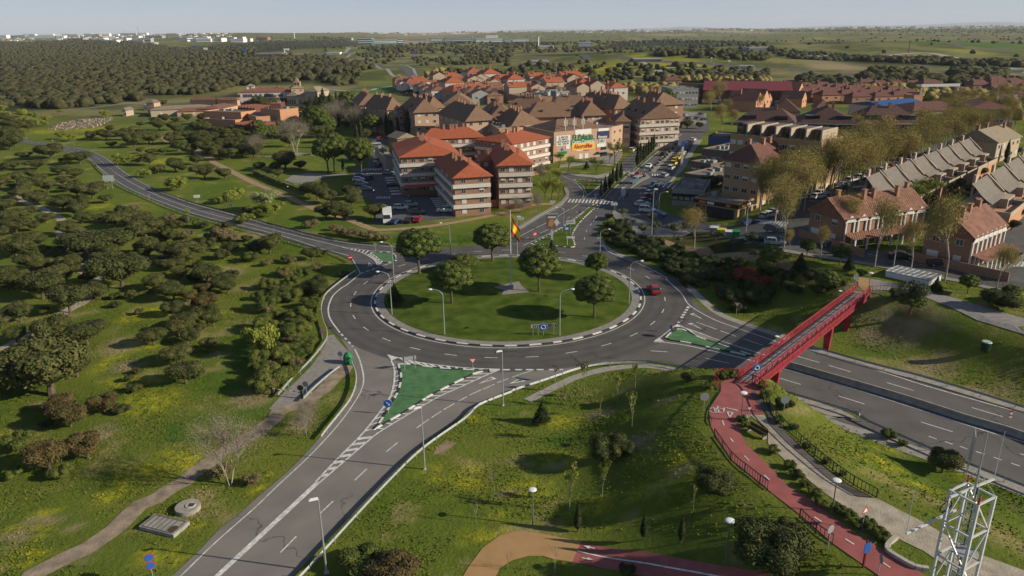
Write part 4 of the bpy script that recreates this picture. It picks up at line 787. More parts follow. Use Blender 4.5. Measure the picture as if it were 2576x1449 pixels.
for a in (('yield',1,2,1965,955,1958,850,-85,'yield sign on the tip of the large green island',.55), ('yield',2,2,390,1045,392,925,-150,'yield sign behind the guardrail right of the large green island',.6),
    ('yield',2,2,2030,445,2040,340,-110,'yield sign on the bank right of the roundabout exit',.6), ('yield',2,2,1525,600,1535,490,-120,'yield sign standing on the small east green island',.55), ('yield',2,2,2137,1410,2147,1285,-90,'small yield sign beside the red cycle path junction',.35),
    ('noentry',1,1,860,1190,855,1125,-80,'no entry sign at the left mouth of the roundabout',.55), ('back',1,1,165,930,165,885,-90,'grey back of a round sign along the west road guardrail',.4), ('back',1,1,1084,1085,1077,1010,-90,'back of a round sign on the north west green island',.45),
    ('noentry',2,1,207,990,208,912,-60,'no entry sign at the left tip of the median lawn',.5), ('noentry',2,1,692,505,692,468,-90,'no entry sign on the triangular lawn',.35), ('nopark',2,1,612,765,612,725,-90,'round red sign on the long median lawn',.35), ('nopark',2,1,850,790,850,740,-90,'round red sign at the hedge end by the avenue',.35),
    ('arrow',1,2,1200,1340,1193,1275,-90,'blue round keep right sign near the tip of the large green island',.55), ('arrow',2,2,1440,640,1447,575,-170,'blue round sign edge on at the corner of the east green island',.5),
    ('ring',0,1,2090,695,2088,657,-90,'blue round sign in the shrubs by the west road',.45), ('panel',0,1,1790,625,1785,570,-80,'white name board on two posts beside the west road',.9), ('warn',0,1,482,90,482,62,-90,'small triangular warning sign by the far west road',.45), ('back',0,1,245,62,246,40,-90,'tiny round sign where the west road disappears',.4), ('back',0,1,671,110,671,90,-90,'small round sign above the bend of the west road',.4),
    ('back',0,1,1357,618,1350,560,-90,'sign back standing on the west road guardrail',.45), ('back',0,1,940,400,933,345,-90,'grey sign back left of the big grey panel',.4), ('back',0,1,1068,300,1066,252,-90,'round sign back on the inside of the west road bend',.4),
    ('back',1,2,770,880,755,797,-100,'round sign back next to the green container',.4), ('back',1,2,460,1175,455,1063,-100,'round sign back at the head of the low guardrail',.42), ('backdark',1,2,412,1195,406,1100,-90,'dark round sign with plate at the barrier pole',.42), ('nopark',1,2,168,1145,157,1045,-80,'red and blue no parking sign left of the barrier pole',.38), ('nopark',1,2,602,672,597,607,-80,'red sign beside the curved guardrail by the yellow green tree',.32),
    ('back',2,2,1735,1310,1733,1178,-90,'round sign back in the shade of the embankment',.5), ('back',3,2,140,1345,150,1205,-90,'round sign back below the nearest bridge pier',.5), ('back',3,3,540,1215,565,1025,-60,'sign seen from behind by the end of the black railing',.4), ('warn',3,3,853,1022,882,855,-60,'small triangular sign between the red path and gravel path',.45),
    ('back',3,3,998,1445,1012,1330,-10,'round sign edge on beside the lower red path',.4), ('back',3,2,785,165,788,105,-90,'round sign at the far left end of the footbridge',.4), ('double',0,3,1400,1530,1352,1282,-60,'pair of round blue signs on one post at the bottom left edge',.42), ('ring',2,2,2205,1045,2212,915,-90,'blue round sign on the near end of the footbridge',.5), ('bluepanel',2,1,495,935,495,845,-90,'tall blue information panel on the median lawn',.62), ('panel',2,1,530,925,512,805,-90,'white street name sign above the blue panel',1.1),
    ('panel',2,1,80,858,78,770,-90,'white framed panel sign on the left kerb of the avenue',.75), ('panel',2,1,367,700,365,620,-90,'white panel sign near the left trees of the avenue',.75), ('panel',2,1,925,700,928,640,-90,'white street name sign by the right crosswalk',.85), ('bluedir',2,1,457,900,457,872,-90,'small blue sign at the foot of the curved lamp post',.3), ('bluedir',2,1,757,600,757,575,-90,'small blue sign at the crosswalk median',.35), ('bluedir',2,1,1037,350,1037,330,-90,'small blue sign at the upper crosswalk',.35),
    ('bluedir',2,1,970,600,970,577,-90,'blue sign at the right end of the long crosswalk',.45), ('bluedir',2,1,1198,350,1198,340,-90,'blue sign behind the red car',.45), ('bluedir',2,1,1688,770,1690,738,-90,'small blue sign in front of the flat roofed bank',.35)):
    sign(*a)
sign('ring', 2, 2, 283, 630, 283, 570, -90, 'blue roundabout sign between two chevron boards on the lawn', .68)
for x0, x1, y0, ty, lab in ((190, 237, 633, 580, 'chevron board left of the blue roundabout sign'), (331, 378, 625, 571, 'chevron board right of the blue roundabout sign')):
    p = TG(2, 2, ((x0 + x1) / 2, y0))[0]; w = mpx(p, 78) / 2; root = empty('chevron_board', p, 0); tag(root, lab, 'traffic sign', None); H = 1.75
    for sx in (-.6, .6): b = MB(); b.tube((w * sx, .04, 0), (w * sx, .04, H + .2), .035, .035, 6); b.build('post', M_GALV, root)
    b = MB(); b.box(-w, -.02, H - .32, w, .02, H + .32, 0)
    for i in range(4):
        x = -w + (i + .35) * w / 2.1; q = .11
        for s_ in (-1, 1): b.poly([(x, -.03, H + .3 * s_), (x + q * 1.8, -.03, H + .3 * s_), (x + q * 3.6, -.03, H), (x + q * 1.8, -.03, H)][::s_], 1)
    b.build('board', [M_SWHITE, M_BLACK], root)
p = TG(0, 1, (1000, 508))[0]; root = empty('direction_panel', p, R(8)); tag(root, 'large grey back of a direction panel beside the west road', 'road sign'); w = mpx(p, 95) / 2; b = MB()
for sx in (-.45, .45): b = MB(); b.box(w * sx - .08, 0, 0, w * sx + .08, .15, 4.4); b.build('post', M_GALV, root)
b = MB(); b.box(-w, -.04, 2.6, w, 0, 4.5); b.build('panel', mat('panel_back', (.33, .38, .37), .6, .05), root)
p = TG(1, 2, (1395, 935))[0]; root = empty('sign_board', p, R(20)); tag(root, 'low board on two posts at the left edge of the large green island', 'road sign')
for sx in (-.75, .75): b = MB(); b.tube((sx, 0, 0), (sx, 0, 2.2), .05, .05, 6); b.build('post', M_GALV, root)
b = MB(); b.box(-1.0, .05, 1.5, 1.0, .09, 2.1); b.build('panel', M_SBACK, root)
p = TG(2, 1, (530, 1015))[0]; root = empty('sign_board', p, 0); tag(root, 'white board on two posts at the right corner of the median lawn', 'road sign')
for sx in (-.75, .75): b = MB(); b.tube((sx, 0, 0), (sx, 0, 2.0), .05, .05, 6); b.build('post', M_SWHITE, root)
b = MB(); b.box(-.95, -.09, 1.7, .95, -.05, 2.15); b.build('panel', M_SWHITE, root)
p = TG(3, 3, (1800, 495))[0]; root = empty('louvre_sign', p, R(60)); tag(root, 'tall louvred sign seen edge on beside the near highway guardrail', 'road sign'); b = MB()
for sx in (-.6, .6): b = MB(); b.tube((sx, 0, 0), (sx, 0, 4.8), .06, .06, 6); b.build('post', M_GALV, root)
b = MB()
for i in range(12): b.box(-1, -.1, 1.4 + i * .28, 1, .02, 1.62 + i * .28)
b.build('slats', M_SBACK, root)
a0, a1 = TG(1, 2, (150, 1160), (420, 1195)); root = empty('barrier_pole', a0, math.atan2((a1 - a0).y, (a1 - a0).x)); tag(root, 'red and white barrier pole closing the paved track', 'barrier'); Ln = (a1 - a0).length
b = MB()
for i in range(10): b.tube((i * Ln / 10, 0, .95), ((i + 1) * Ln / 10, 0, .95), .05, .05, 6, i % 2)
b.build('pole', [M_SWHITE, M_SRED], root)
for x in (0, Ln): b = MB(); b.box(x - .12, -.12, 0, x + .12, .12, 1.15); b.build('post', M_DKGREEN, root)
p = TG(1, 2, (838, 872))[0]; root = empty('glass_container', p, R(25)); tag(root, 'green bell shaped recycling container tilted at the roundabout edge', 'container')
b = MB(); n = 8
for i in range(n):
    t0, t1 = 2 * math.pi * i / n, 2 * math.pi * (i + 1) / n
    for (r0, z0), (r1, z1) in (((.62, 0), (.75, .9)), ((.75, .9), (.62, 1.35)), ((.62, 1.35), (.2, 1.75))): b.quad((r0*math.cos(t0), r0*math.sin(t0), z0), (r0*math.cos(t1), r0*math.sin(t1), z0), (r1*math.cos(t1), r1*math.sin(t1), z1), (r1*math.cos(t0), r1*math.sin(t0), z1))
b.poly([(.2*math.cos(2*math.pi*i/n), .2*math.sin(2*math.pi*i/n), 1.75) for i in range(n)]); b.build('body', mat('container_green', (.02, .16, .06), .5, .1), root)
b = MB(); b.box(-.2, -.78, .95, .2, -.68, 1.2); b.build('slot', M_BLACK, root)
p = TG(3, 2, (1965, 760))[0]; root = empty('litter_bin', p, 0); tag(root, 'dark green bin standing alone on the embankment', 'bin'); b = MB(); b.tube((0,0,0), (0,0,1.3), .55, .65, 10); b.build('body', M_DKGREEN, root); b = MB(); b.tube((0,0,1.3), (0,0,1.42), .7, .6, 10); b.build('lid', mat('pale_green', (.3,.4,.33), .6), root)
p = TG(3, 2, (2178, 1435))[0]; root = empty('marker_post', p, 0); tag(root, 'red and white marker post on the highway barrier', 'marker'); b = MB(); b.tube((0,0,0), (0,0,1.5), .05); b.build('post', M_GALV, root); b = MB(); [b.box(-.15, -.04, 1.0 + i * .25, .15, .04, 1.25 + i * .25, i % 2) for i in range(4)]; b.build('plate', [M_SWHITE, M_SRED], root)
p = TG(0, 3, (1705, 850))[0]; root = empty('well_cover', p, 0); tag(root, 'round concrete well cover with a square hatch in the grass', 'manhole'); rr0 = mpx(p, 215) / 2
b = MB(); b.tube((0,0,-.1), (0,0,.5), rr0, rr0, 28); b.build('rim', M_CONC, root); b = MB(); b.tube((rr0*.22,.05,.5), (rr0*.22,.05,.58), rr0*.42, rr0*.4, 20); b.build('collar', mat('pale_concrete', (.38,.35,.3), .9, .15), root); b = MB(); b.box(rr0*.1,-.25,.58,rr0*.1+.55,.3,.61); b.build('hatch', mat('rust', (.06,.045,.035), .9), root)
q = TG(0, 3, (1262,1030), (1575,1108), (1722,985), (1410,912)); c = sum(q, Vector()) / 4; root = empty('concrete_cover', c, 0); tag(root, 'large rectangular concrete slab cover with cross ribs in the grass', 'manhole'); q = [v - c for v in q]
b = MB(); b.prism([(v.x, v.y) for v in q], -.05, .4); b.build('slab', M_CONC, root); qi = [v * .86 for v in q]; b = MB()
for i in range(4): b.bar((*qi[i][:2], .42), (*qi[(i+1)%4][:2], .42), .12, .06)
for i in range(1, 6): t = i / 6.5; b.bar((*(qi[0].lerp(qi[1], t))[:2], .41), (*(qi[3].lerp(qi[2], t))[:2], .41), .09, .05)
b.build('ribs', mat('dark_concrete', (.12,.11,.09), .9, .2), root); b = MB(); v = qi[1].lerp(qi[2], .25) * .8; b.disc((v.x, v.y, .41), .5, (0,0,1)); b.build('manhole_lid', MATS['rust'], root)
p = TG(1, 2, (2310, 225))[0]; root = empty('flagpole', (p.x, p.y, .45), 0); tag(root, 'tall white flagpole with a red and yellow flag hanging down', 'flagpole'); d = fw + (1284.5 - 1288) / F_PX * rt + (724.5 - 529) / F_PX * up; H = CAM_H + d[2] * p.y / d[1] - .45
b = MB(); b.tube((0,0,0), (0,0,H), .12, .07, 8); b.build('pole', M_WSTEEL, root); b = MB(); b.box(-.45,-.45,0,.45,.45,.75); b.build('plinth', mat('granite', (.2,.2,.2), .7, .2), root)
fb = MB(); NI, NJ = 16, 9; FH = 3.4; grid = []
for i in range(NI + 1):
    row = []
    for j in range(NJ + 1):
        u, v = i / NI, j / NJ      # u along fly, v down hoist: flag hangs, fly end falls
        x = .12 + 1.9 * u * (.35 + .5 * u) ; z = H - .6 - v * FH * (1 - .25 * u) - 3.0 * u ** 1.15; y = .22 * math.sin(u * 9 + v * 3) * (.3 + u); row.append((x, y, z))
    grid.append(row)
for i in range(NI):
    for j in range(NJ):
        m = 0 if (j < 2 or j >= 7) else 1; fb.quad(grid[i][j], grid[i + 1][j], grid[i + 1][j + 1], grid[i][j + 1], m)
fb.build('flag', [M_SRED, mat('flag_yellow', (.75, .55, .02), .7, .05)], root, True)
b = MB(); b.prism([tuple(un(*q, .5)) for q in ((1243,723),(1280,714),(1306,709),(1312,720),(1331,735),(1300,738),(1262,742),(1268,731))], .4, .6); tag(b.build('monument_paving', M_PAVE), kind='structure')
p = TG(2, 1, (362, 970))[0]; root = empty('advertising_panel', p, 0); tag(root, 'white framed advertising panel on a single leg on the median lawn', 'billboard'); w = mpx(p, 100) / 2
b = MB(); b.box(-.25,-.15,0,.25,.15,2.9); b.build('leg', M_WSTEEL, root); b = MB(); b.box(-w,-.2,2.7,w,.2,6.2); b.box(-w-.1,-.3,6.2,w+.1,.3,6.35); b.build('frame', M_SBACK, root)
b = MB(); b.box(-w+.15,-.23,2.9,w-.15,-.205,6.0,0); b.poly([(-w+.5,-.24,4.9),(-w+.4,-.24,3.6),(0,-.24,3.3),(.5,-.24,4.3),(.1,-.24,5.2)],1); b.poly([(.4,-.24,4.6),(1.0,-.24,3.4),(1.7,-.24,4.3),(1.1,-.24,5.3)],2); b.box(-w+.3,-.24,5.4,w-.4,-.235,5.8,2); b.build('poster', [mat('poster_brown', (.2,.12,.08), .6, .1), mat('poster_orange', (.5,.25,.1), .6, .2), M_SWHITE], root)
# ---------------------------------------------------------------- lattice mast, bottom right
zt = 23.3; crn = [Vector((*q, zt)) for q in U(T(3,3,(1650,665),(1905,800),(2065,730),(1805,595)), zt)]; cc = sum(crn, Vector()) / 4
cen = Vector((cc.x, cc.y, HP)); dv = crn[1] - crn[0]; hs = (((crn[1]-crn[0]).length + (crn[2]-crn[1]).length) / 4) ; root = empty('lattice_mast', cen, math.atan2(dv.y, dv.x)); tag(root, 'galvanised steel lattice mast with whip antennas near the bottom right corner', 'mast')
Z0, ZT = 0, zt - HP; b = MB()
for sx, sy in ((-1,-1),(1,-1),(1,1),(-1,1)): b = MB(); b.bar((sx*hs, sy*hs, Z0), (sx*hs, sy*hs, ZT), .13); b.build('leg', M_WSTEEL, root)
cs = [(-hs,-hs),(hs,-hs),(hs,hs),(-hs,hs)]; n = 9
for k in range(4):
    b = MB(); a, c = cs[k], cs[(k+1)%4]
    for i in range(n):
        z0, z1 = ZT - ZT*i/n, ZT - ZT*(i+1)/n; zm = (z0+z1)/2
        b.bar((*a, z0-.05), (*c, z0-.05), .09)
        b.bar((*a, z0-.1), (*c, z1), .07) if (i+k)%2 else b.bar((*c, z0-.1), (*a, z1), .07)
    b.build('bracing', M_WSTEEL, root)
b = MB(); [b.bar((-.2, 0, i*.3), (.2, 0, i*.3), .03) for i in range(int(ZT/.3))]; b.bar((-.2,0,0),(-.2,0,ZT),.05); b.bar((.2,0,0),(.2,0,ZT),.05); b.build('ladder', M_GALV, root)
b = MB(); b.bar((.0,hs*.5,0),(.0,hs*.5,ZT+.2),.1); b.build('cable_tray', mat('dark_cable', (.05,.055,.06), .6), root)
for zz in (ZT-3.4, ZT-7.6): b = MB(); b.box(-hs*.2,-hs,zz,hs,hs*.6,zz+.04); b.build('platform', M_SBACK, root)
inv = Matrix.Rotation(-root.rotation_euler.z, 4, 'Z')
def loc(c, r, x, y, z): q = un(*T(c, r, (x, y))[0], z); return inv @ (Vector((q[0], q[1], z)) - cen)
def whip(A, B, zA, zB, r, m, nm): b = MB(); b.tube(loc(3,3,*A,zA), loc(3,3,*B,zB), r, r*.6, 6); b.build(nm, m, root)
t0 = loc(3,3,1860,720,zt); b = MB(); b.tube(t0, t0 + Vector((0,0,1.6)), .06, .05, 8); b.tube(t0 + Vector((0,0,1.6)), t0 + Vector((0,0,3.7)), .045, .03, 8); b.build('antenna_pole', M_GALV, root)
e = loc(3,3,2045,570,zt); b = MB(); b.bar(loc(3,3,1650,735,zt), e, .1); b.build('boom', M_WSTEEL, root); b = MB(); b.tube(e, e + Vector((0,0,2.9)), .025, .012, 6); b.build('whip_antenna', M_WSTEEL, root)
z2 = zt - 2.0; e = loc(3,3,1250,1065,z2); b = MB(); b.bar(loc(3,3,1700,850,z2), e, .1); b.build('boom', M_WSTEEL, root); b = MB(); b.tube(e, e + Vector((0,0,3.0)), .025, .012, 6); b.build('whip_antenna', M_WSTEEL, root)
b = MB()
for sx, sy in ((-1,-1),(1,-1),(1,1)): b.tube((sx*hs, sy*hs, ZT), t0 + Vector((0,0,1.5)), .015)
b.build('guy_wire', M_GALV, root)
for sx, sy in ((1,-1),(-1,1)): b = MB(); b.tube((sx*hs, sy*hs, ZT), (sx*hs, sy*hs, ZT+.3), .06, .05); b.ball((sx*hs, sy*hs, ZT+.36), .07); b.build('beacon', M_SRED, root)
b = MB(); pc = Vector((-hs,-hs,ZT-1.0)); [b.tube(pc + Vector((0,.5*math.cos(t)-.1,.28*math.sin(t))), pc + Vector((0,.5*math.cos(t+.5)-.1,.28*math.sin(t+.5))), .035) for t in np.arange(0, 6.2, .5)]; b.build('ring_antenna', M_DARK, root)
p = TG(2, 3, (2215, 170))[0]; q = TG(2, 3, (2285, 190))[0]; root = empty('park_bench', p, R(-60)); tag(root, 'dark wooden bench on a pad beside the gravel path', 'bench')
b = MB(); b.box(-1.2,-.3,.42,1.2,.25,.5); b.build('seat', mat('dark_wood', (.06,.035,.022), .7, .2), root); b = MB(); b.box(-1.2,.25,.55,1.2,.32,1.0); b.build('backrest', MATS['dark_wood'], root)
for sx in (-1, 1): b = MB(); b.box(sx*1.0-.08,-.3,0,sx*1.0+.08,.3,.42); b.build('leg', M_CONC, root)
p = TG(3, 3, (860, 1372))[0]; root = empty('information_post', p, R(20)); tag(root, 'dark red post with a blue plate beside the lower red path', 'sign post'); b = MB(); b.box(-.07,-.07,0,.07,.07,2.6); b.build('post', M_DKRED, root); b = MB(); b.box(-.32,-.12,1.5,.32,-.08,2.45); b.build('plate', M_SBLUE, root)
L = SL(SP(3,3,(1160,1110),(1090,1170),(1080,1230),(1200,1310),(1330,1380),(1450,1400)), .4); b = MB()
for a, c in zip(L[:-1], L[1:]):
    d = (c - a).normalized(); n_ = Vector((-d.y, d.x)) * .18; b.prism([tuple(a + n_), tuple(a - n_), tuple(c - n_), tuple(c + n_)], HP - .3, HP + .35)
tag(b.build('culvert_wall', mat('pale_concrete', (.38,.35,.3), .9, .15)), 'low curved concrete wall between the red path and the gravel path', 'wall')
q = [Vector((*un(*s_, HP), HP)) for s_ in T(3,2,(1060,90),(1450,175),(1570,125),(1170,38))]; c = sum(q, Vector())/4; root = empty('skylight_box', c, 0); tag(root, 'long low white walled skylight with glass panes on the grass strip', 'skylight'); q = [v - c for v in q]
b = MB(); b.prism([(v.x,v.y) for v in q], -.2, .9); b.build('base_wall', M_SWHITE, root); b = MB(); b.prism([(v.x*1.02,v.y*1.02) for v in q], .9, 1.0); b.build('glazing', mat('dusty_glass', (.2,.2,.19), .35, .1, spec=.5), root); b = MB()
for i in range(9): t = i/8; b.bar((*q[0].lerp(q[1],t)[:2],1.03),(*q[3].lerp(q[2],t)[:2],1.03),.1,.05)
for t in (.0,.33,.66,1.): b.bar((*q[0].lerp(q[3],t)[:2],1.03),(*q[1].lerp(q[2],t)[:2],1.03),.08,.05)
b.build('glazing_bars', M_WSTEEL, root)
# ---------------------------------------------------------------- vegetation
M_BARK = mat('bark', (.10, .075, .055), .95, .25, 3); M_PALEBARK = mat('pale_bark', (.27, .24, .19), .95, .2, 3)
def leafm(name, a, b_, rnd_=.16): return mat(name, a, .85, .1, 1.1, col2=b_, objrand=rnd_, det=3, spec=.15)
ML = {'oak': leafm('oak_leaves', (.038, .054, .015), (.108, .108, .035)), 'brown': leafm('brown_oak_leaves', (.052, .048, .018), (.135, .10, .038)),
      'pine': leafm('pine_needles', (.032, .056, .012), (.115, .135, .03), .08), 'cyp': leafm('cypress_leaves', (.020, .030, .011), (.042, .055, .018), .1),
      'plane': leafm('plane_buds', (.22, .175, .05), (.35, .29, .095), .12), 'bare': leafm('bare_twigs', (.16, .13, .10), (.24, .21, .15), .1),
      'olive': leafm('olive_leaves', (.065, .080, .045), (.14, .155, .09), .1), 'fresh': leafm('fresh_leaves', (.11, .15, .022), (.24, .25, .045), .15),
      'willow': leafm('willow_leaves', (.15, .18, .075), (.26, .30, .13), .08), 'shrub': leafm('shrub_leaves', (.05, .075, .016), (.13, .145, .032), .2),
      'juniper': leafm('juniper_leaves', (.028, .044, .016), (.075, .09, .03), .1), 'red': leafm('red_shrub_leaves', (.19, .042, .028), (.32, .085, .055), .1), 'dry': leafm('dry_shrub_leaves', (.12, .10, .045), (.20, .165, .08), .12)}
def np_mesh(name, co, quads, mi, mats, extra=None):
    me = bpy.data.meshes.new(name); co = np.asarray(co, np.float32); quads = np.asarray(quads, np.int32)
    me.vertices.add(len(co)); me.vertices.foreach_set('co', co.ravel()); k = quads.shape[1]
    me.loops.add(quads.size); me.loops.foreach_set('vertex_index', quads.ravel()); me.polygons.add(len(quads)); me.polygons.foreach_set('loop_start', np.arange(0, quads.size, k, dtype=np.int32))
    for m in mats: me.materials.append(m)
    if mi is not None: me.polygons.foreach_set('material_index', np.asarray(mi, np.int32))
    me.update(); me.validate(); return me
def leaf_quads(cen, nrm, size, rng, aspect=.7):
    n = len(cen); a = rng.normal(size=(n, 3)); t = np.cross(nrm, a); t /= np.linalg.norm(t, axis=1, keepdims=True) + 1e-9; b = np.cross(nrm, t)
    s = size * rng.uniform(.6, 1.3, (n, 1)); t = t * s; b = b * s * aspect
    co = np.stack([cen - t - b * .4, cen - b * .9 + t * .3, cen + t + b * .3, cen + b * .9 - t * .2], 1).reshape(-1, 3)
    return co, np.arange(n * 4).reshape(-1, 4)
def ico(c, r, rng, jit=.12, sub=2):
    import bmesh
    bm = bmesh.new(); bmesh.ops.create_icosphere(bm, subdivisions=sub, radius=1); co = np.array([v.co[:] for v in bm.verts]); f = np.array([[v.index for v in q.verts] for q in bm.faces]); bm.free()
    co = co * (1 + rng.uniform(-jit, jit, (len(co), 1))) * np.array(r) + np.array(c); return co, f
def crown_mesh(name, lumps, n, leaf, seed, m, core=.78, out=.75, gap=0.0, sub=2):
    """lumps: (centre, radii). Leaves lie in the outer shell of each lump; cores block the light inside."""
    rng = np.random.default_rng(seed); w = np.array([r[0] * r[1] + r[0] * r[2] for c, r in lumps]); w = w / w.sum(); cs, ns = [], []
    for (c, r), f in zip(lumps, w):
        k = int(n * f) + 1; d = rng.normal(size=(k, 3)); d /= np.linalg.norm(d, axis=1, keepdims=True); d[:, 2] = np.where(d[:, 2] < -.5, -d[:, 2], d[:, 2])
        rad = rng.uniform(out, 1.1, (k, 1)); p = np.array(c) + d * rad * np.array(r); nn = d / np.array(r); nn /= np.linalg.norm(nn, axis=1, keepdims=True)
        nn = nn + rng.normal(size=(k, 3)) * .45; nn /= np.linalg.norm(nn, axis=1, keepdims=True); cs.append(p); ns.append(nn)
    cs = np.concatenate(cs); ns = np.concatenate(ns); co, q = leaf_quads(cs, ns, leaf, rng)
    if core:
        tris = []; cc_ = []; off = len(co)
        for c, r in lumps:
            a, f = ico(c, [x * core for x in r], rng, sub=sub); f4 = np.concatenate([f, f[:, 2:3]], 1); cc_.append(a); tris.append(f + off); off += len(a)
        t = np.concatenate(tris); me = bpy.data.meshes.new(name); allco = np.concatenate([co] + cc_).astype(np.float32)
        me.vertices.add(len(allco)); me.vertices.foreach_set('co', allco.ravel()); lo = np.concatenate([q.ravel(), t.ravel()]).astype(np.int32)
        me.loops.add(len(lo)); me.loops.foreach_set('vertex_index', lo); ls = np.concatenate([np.arange(len(q)) * 4, len(q) * 4 + np.arange(len(t)) * 3]).astype(np.int32)
        me.polygons.add(len(ls)); me.polygons.foreach_set('loop_start', ls); me.materials.append(m); me.update(); me.validate(); return me
    return np_mesh(name, co, q, None, [m])
def lump_set(seed, n, R0, zc, flat, lr, spread=.62, dome=False):
    q = random.Random(seed); L = [((0, 0, zc), (R0 * .62, R0 * .62, R0 * .55 * flat))]
    for i in range(n):
        a = 2 * math.pi * (i + q.random() * .7) / n * 1.7; d = R0 * spread * q.uniform(.55, 1.08); r = R0 * lr * q.uniform(.75, 1.2)
        z = zc + (R0 * flat * (.42 * (1 - (d / R0) ** 2) + q.uniform(-.22, .18)) if not dome else R0 * flat * (.55 * (1 - (d / R0) ** 2) - .15 + q.uniform(-.08, .08)))
        L.append(((d * math.cos(a), d * math.sin(a), z), (r, r, r * q.uniform(.6, .85))))
    return L
def trunk_mesh(seed, h, r, spread, m, nb=5, lean=.1, top=.7):
    q = random.Random(seed); b = MB(); fork = Vector((q.uniform(-lean, lean), q.uniform(-lean, lean), h * .6)); b.tube((0, 0, -.15), fork, r, r * .7, 7)
    for i in range(nb):
        a = 2 * math.pi * (i + q.random() * .6) / nb; mid = fork + Vector((math.cos(a) * spread * .4, math.sin(a) * spread * .4, h * .25)); end = Vector((math.cos(a) * spread * .8, math.sin(a) * spread * .8, h * (1 + top * .3 * q.random())))
        b.tube(fork, mid, r * .5, r * .35, 5, 0, False); b.tube(mid, end, r * .35, r * .12, 5, 0, False)
    return b.mesh('trunk', m)
def tree_obj(name, cat, crown, trunk, cname='crown'):
    r = empty(name, (0, 0, 0)); tag(r, '-', cat)
    if crown is not None: link(bpy.data.objects.new(cname, crown), r)
    if trunk is not None: link(bpy.data.objects.new('trunk', trunk), r)
    return Proto(r)
def wispy(seed, h, rad, m, bark, n=1300, leaf=.035, ntr=1, trunkh=.3, narrow=1.0, depth=4, tr=.022, scat=False):
    """branch skeleton plus thin sprays at the tips"""
    q = random.Random(seed); b = MB(); tips = []
    def grow(p, d, L, r, k):
        e = p + d * L; b.tube(p, e, r, r * .62, 5 if k > 2 else 3, 0, False)
        if k <= 0: tips.append((p, e)); return
        for i in range(3 if k > 1 else 4):
            a = q.random() * 2 * math.pi; s = q.uniform(.35, .75) * narrow; nd = (d + Vector((math.cos(a) * s, math.sin(a) * s, q.uniform(-.05, .25)))).normalized(); grow(e, nd, L * q.uniform(.6, .8), r * .58, k - 1)
        if k < 3: tips.append((p, e))
    for i in range(ntr):
        a = q.random() * 6.28; s = 0 if ntr == 1 else .35; grow(Vector((0, 0, -.05)), Vector((math.cos(a) * s, math.sin(a) * s, 1)).normalized(), trunkh * h, tr * h, depth)
    tm = b.mesh('trunk', bark); zs = max(v[2] for v in b.v); xs = max(max(abs(v[0]), abs(v[1])) for v in b.v); fz, fx = h / zs, rad / xs
    for v in tm.vertices: v.co = (v.co.x * fx, v.co.y * fx, v.co.z * fz)
    rng = np.random.default_rng(seed); T_ = np.array([[*p, *e] for p, e in tips]); T_[:, [0, 1, 3, 4]] *= fx; T_[:, [2, 5]] *= fz
    k = rng.integers(0, len(T_), n); t = rng.random((n, 1)) * 1.5; P_ = T_[k, :3] + (T_[k, 3:] - T_[k, :3]) * t + rng.normal(size=(n, 3)) * rad * (.2 if scat else .09)
    nn = rng.normal(size=(n, 3)); nn /= np.linalg.norm(nn, axis=1, keepdims=True); co, qd = leaf_quads(P_, nn, leaf * h, rng, .45)
    return np_mesh('crown', co, qd, None, [m]), tm
PT = {}
for i in range(4):    # holm oaks: crown radius 1, height about 1.6
    L = lump_set(10 + i, 10 + i, 1.0, .80, .85, .42); PT['oak', i] = tree_obj('holm_oak', 'tree', crown_mesh('crown', L, 8000, .042, i, ML['oak']), trunk_mesh(i, .6, .085, .7, M_BARK))
for i in range(3):
    L = lump_set(30 + i, 10, 1.0, .72, .85, .42); PT['brown', i] = tree_obj('holm_oak', 'tree', crown_mesh('crown', L, 8000, .042, 20 + i, ML['brown']), trunk_mesh(i + 4, .65, .08, .7, M_BARK))
for i in range(2):    # bushes down to the ground
    L = lump_set(40 + i, 8, 1.0, .42, .8, .42); PT['bush', i] = tree_obj('shrub', 'shrub', crown_mesh('foliage', L, 5000, .042, 30 + i, ML['shrub']), None, 'foliage')
    L = lump_set(45 + i, 8, 1.0, .42, .8, .42); PT['oakbush', i] = tree_obj('oak_bush', 'shrub', crown_mesh('foliage', L, 7500, .034, 33 + i, leafm('bush_leaves', (.026, .040, .012), (.08, .088, .028))), None, 'foliage')
    L = lump_set(43 + i, 9, 1.0, .4, .75, .36, .7); PT['dry', i] = tree_obj('dry_shrub', 'shrub', crown_mesh('foliage', L, 2600, .05, 35 + i, ML['dry'], core=.5, out=.4), None, 'foliage')
    L = lump_set(53 + i, 9, 1.0, .5, .9, .36, .7); PT['fresh', i] = tree_obj('leafy_shrub', 'shrub', crown_mesh('foliage', L, 2600, .055, 37 + i, ML['fresh'], core=.5, out=.4), None, 'foliage')
def dome(seed, n=34, r=.31):    # stone pines: full rounded dome on a bare trunk
    q = random.Random(seed); L = [((0, 0, 1.38), (.74, .74, .62))]
    for i in range(n):
        t = (i + .5) / n; z = -.42 + 1.4 * t; a = i * 2.4; c = math.sqrt(max(0, 1 - min(z, 1) ** 2)); k = q.uniform(.9, 1.1); L.append(((.74 * c * math.cos(a) * k, .74 * c * math.sin(a) * k, 1.38 + .62 * min(z, .98)), (r * k, r * k, r * .75)))
    return L
for i in range(3): PT['pine', i] = tree_obj('stone_pine', 'tree', crown_mesh('crown', dome(60 + i), 8500, .042, 50 + i, ML['pine'], core=.85), trunk_mesh(i + 9, 1.1, .065, .65, M_BARK, 6))
L = [((0, 0, .12 + .76 * t), (.13 * (1 - t) ** .6 * (1 - (1 - t) ** 8) + .012,) * 2 + (.11,)) for t in np.linspace(.0, 1, 14)]
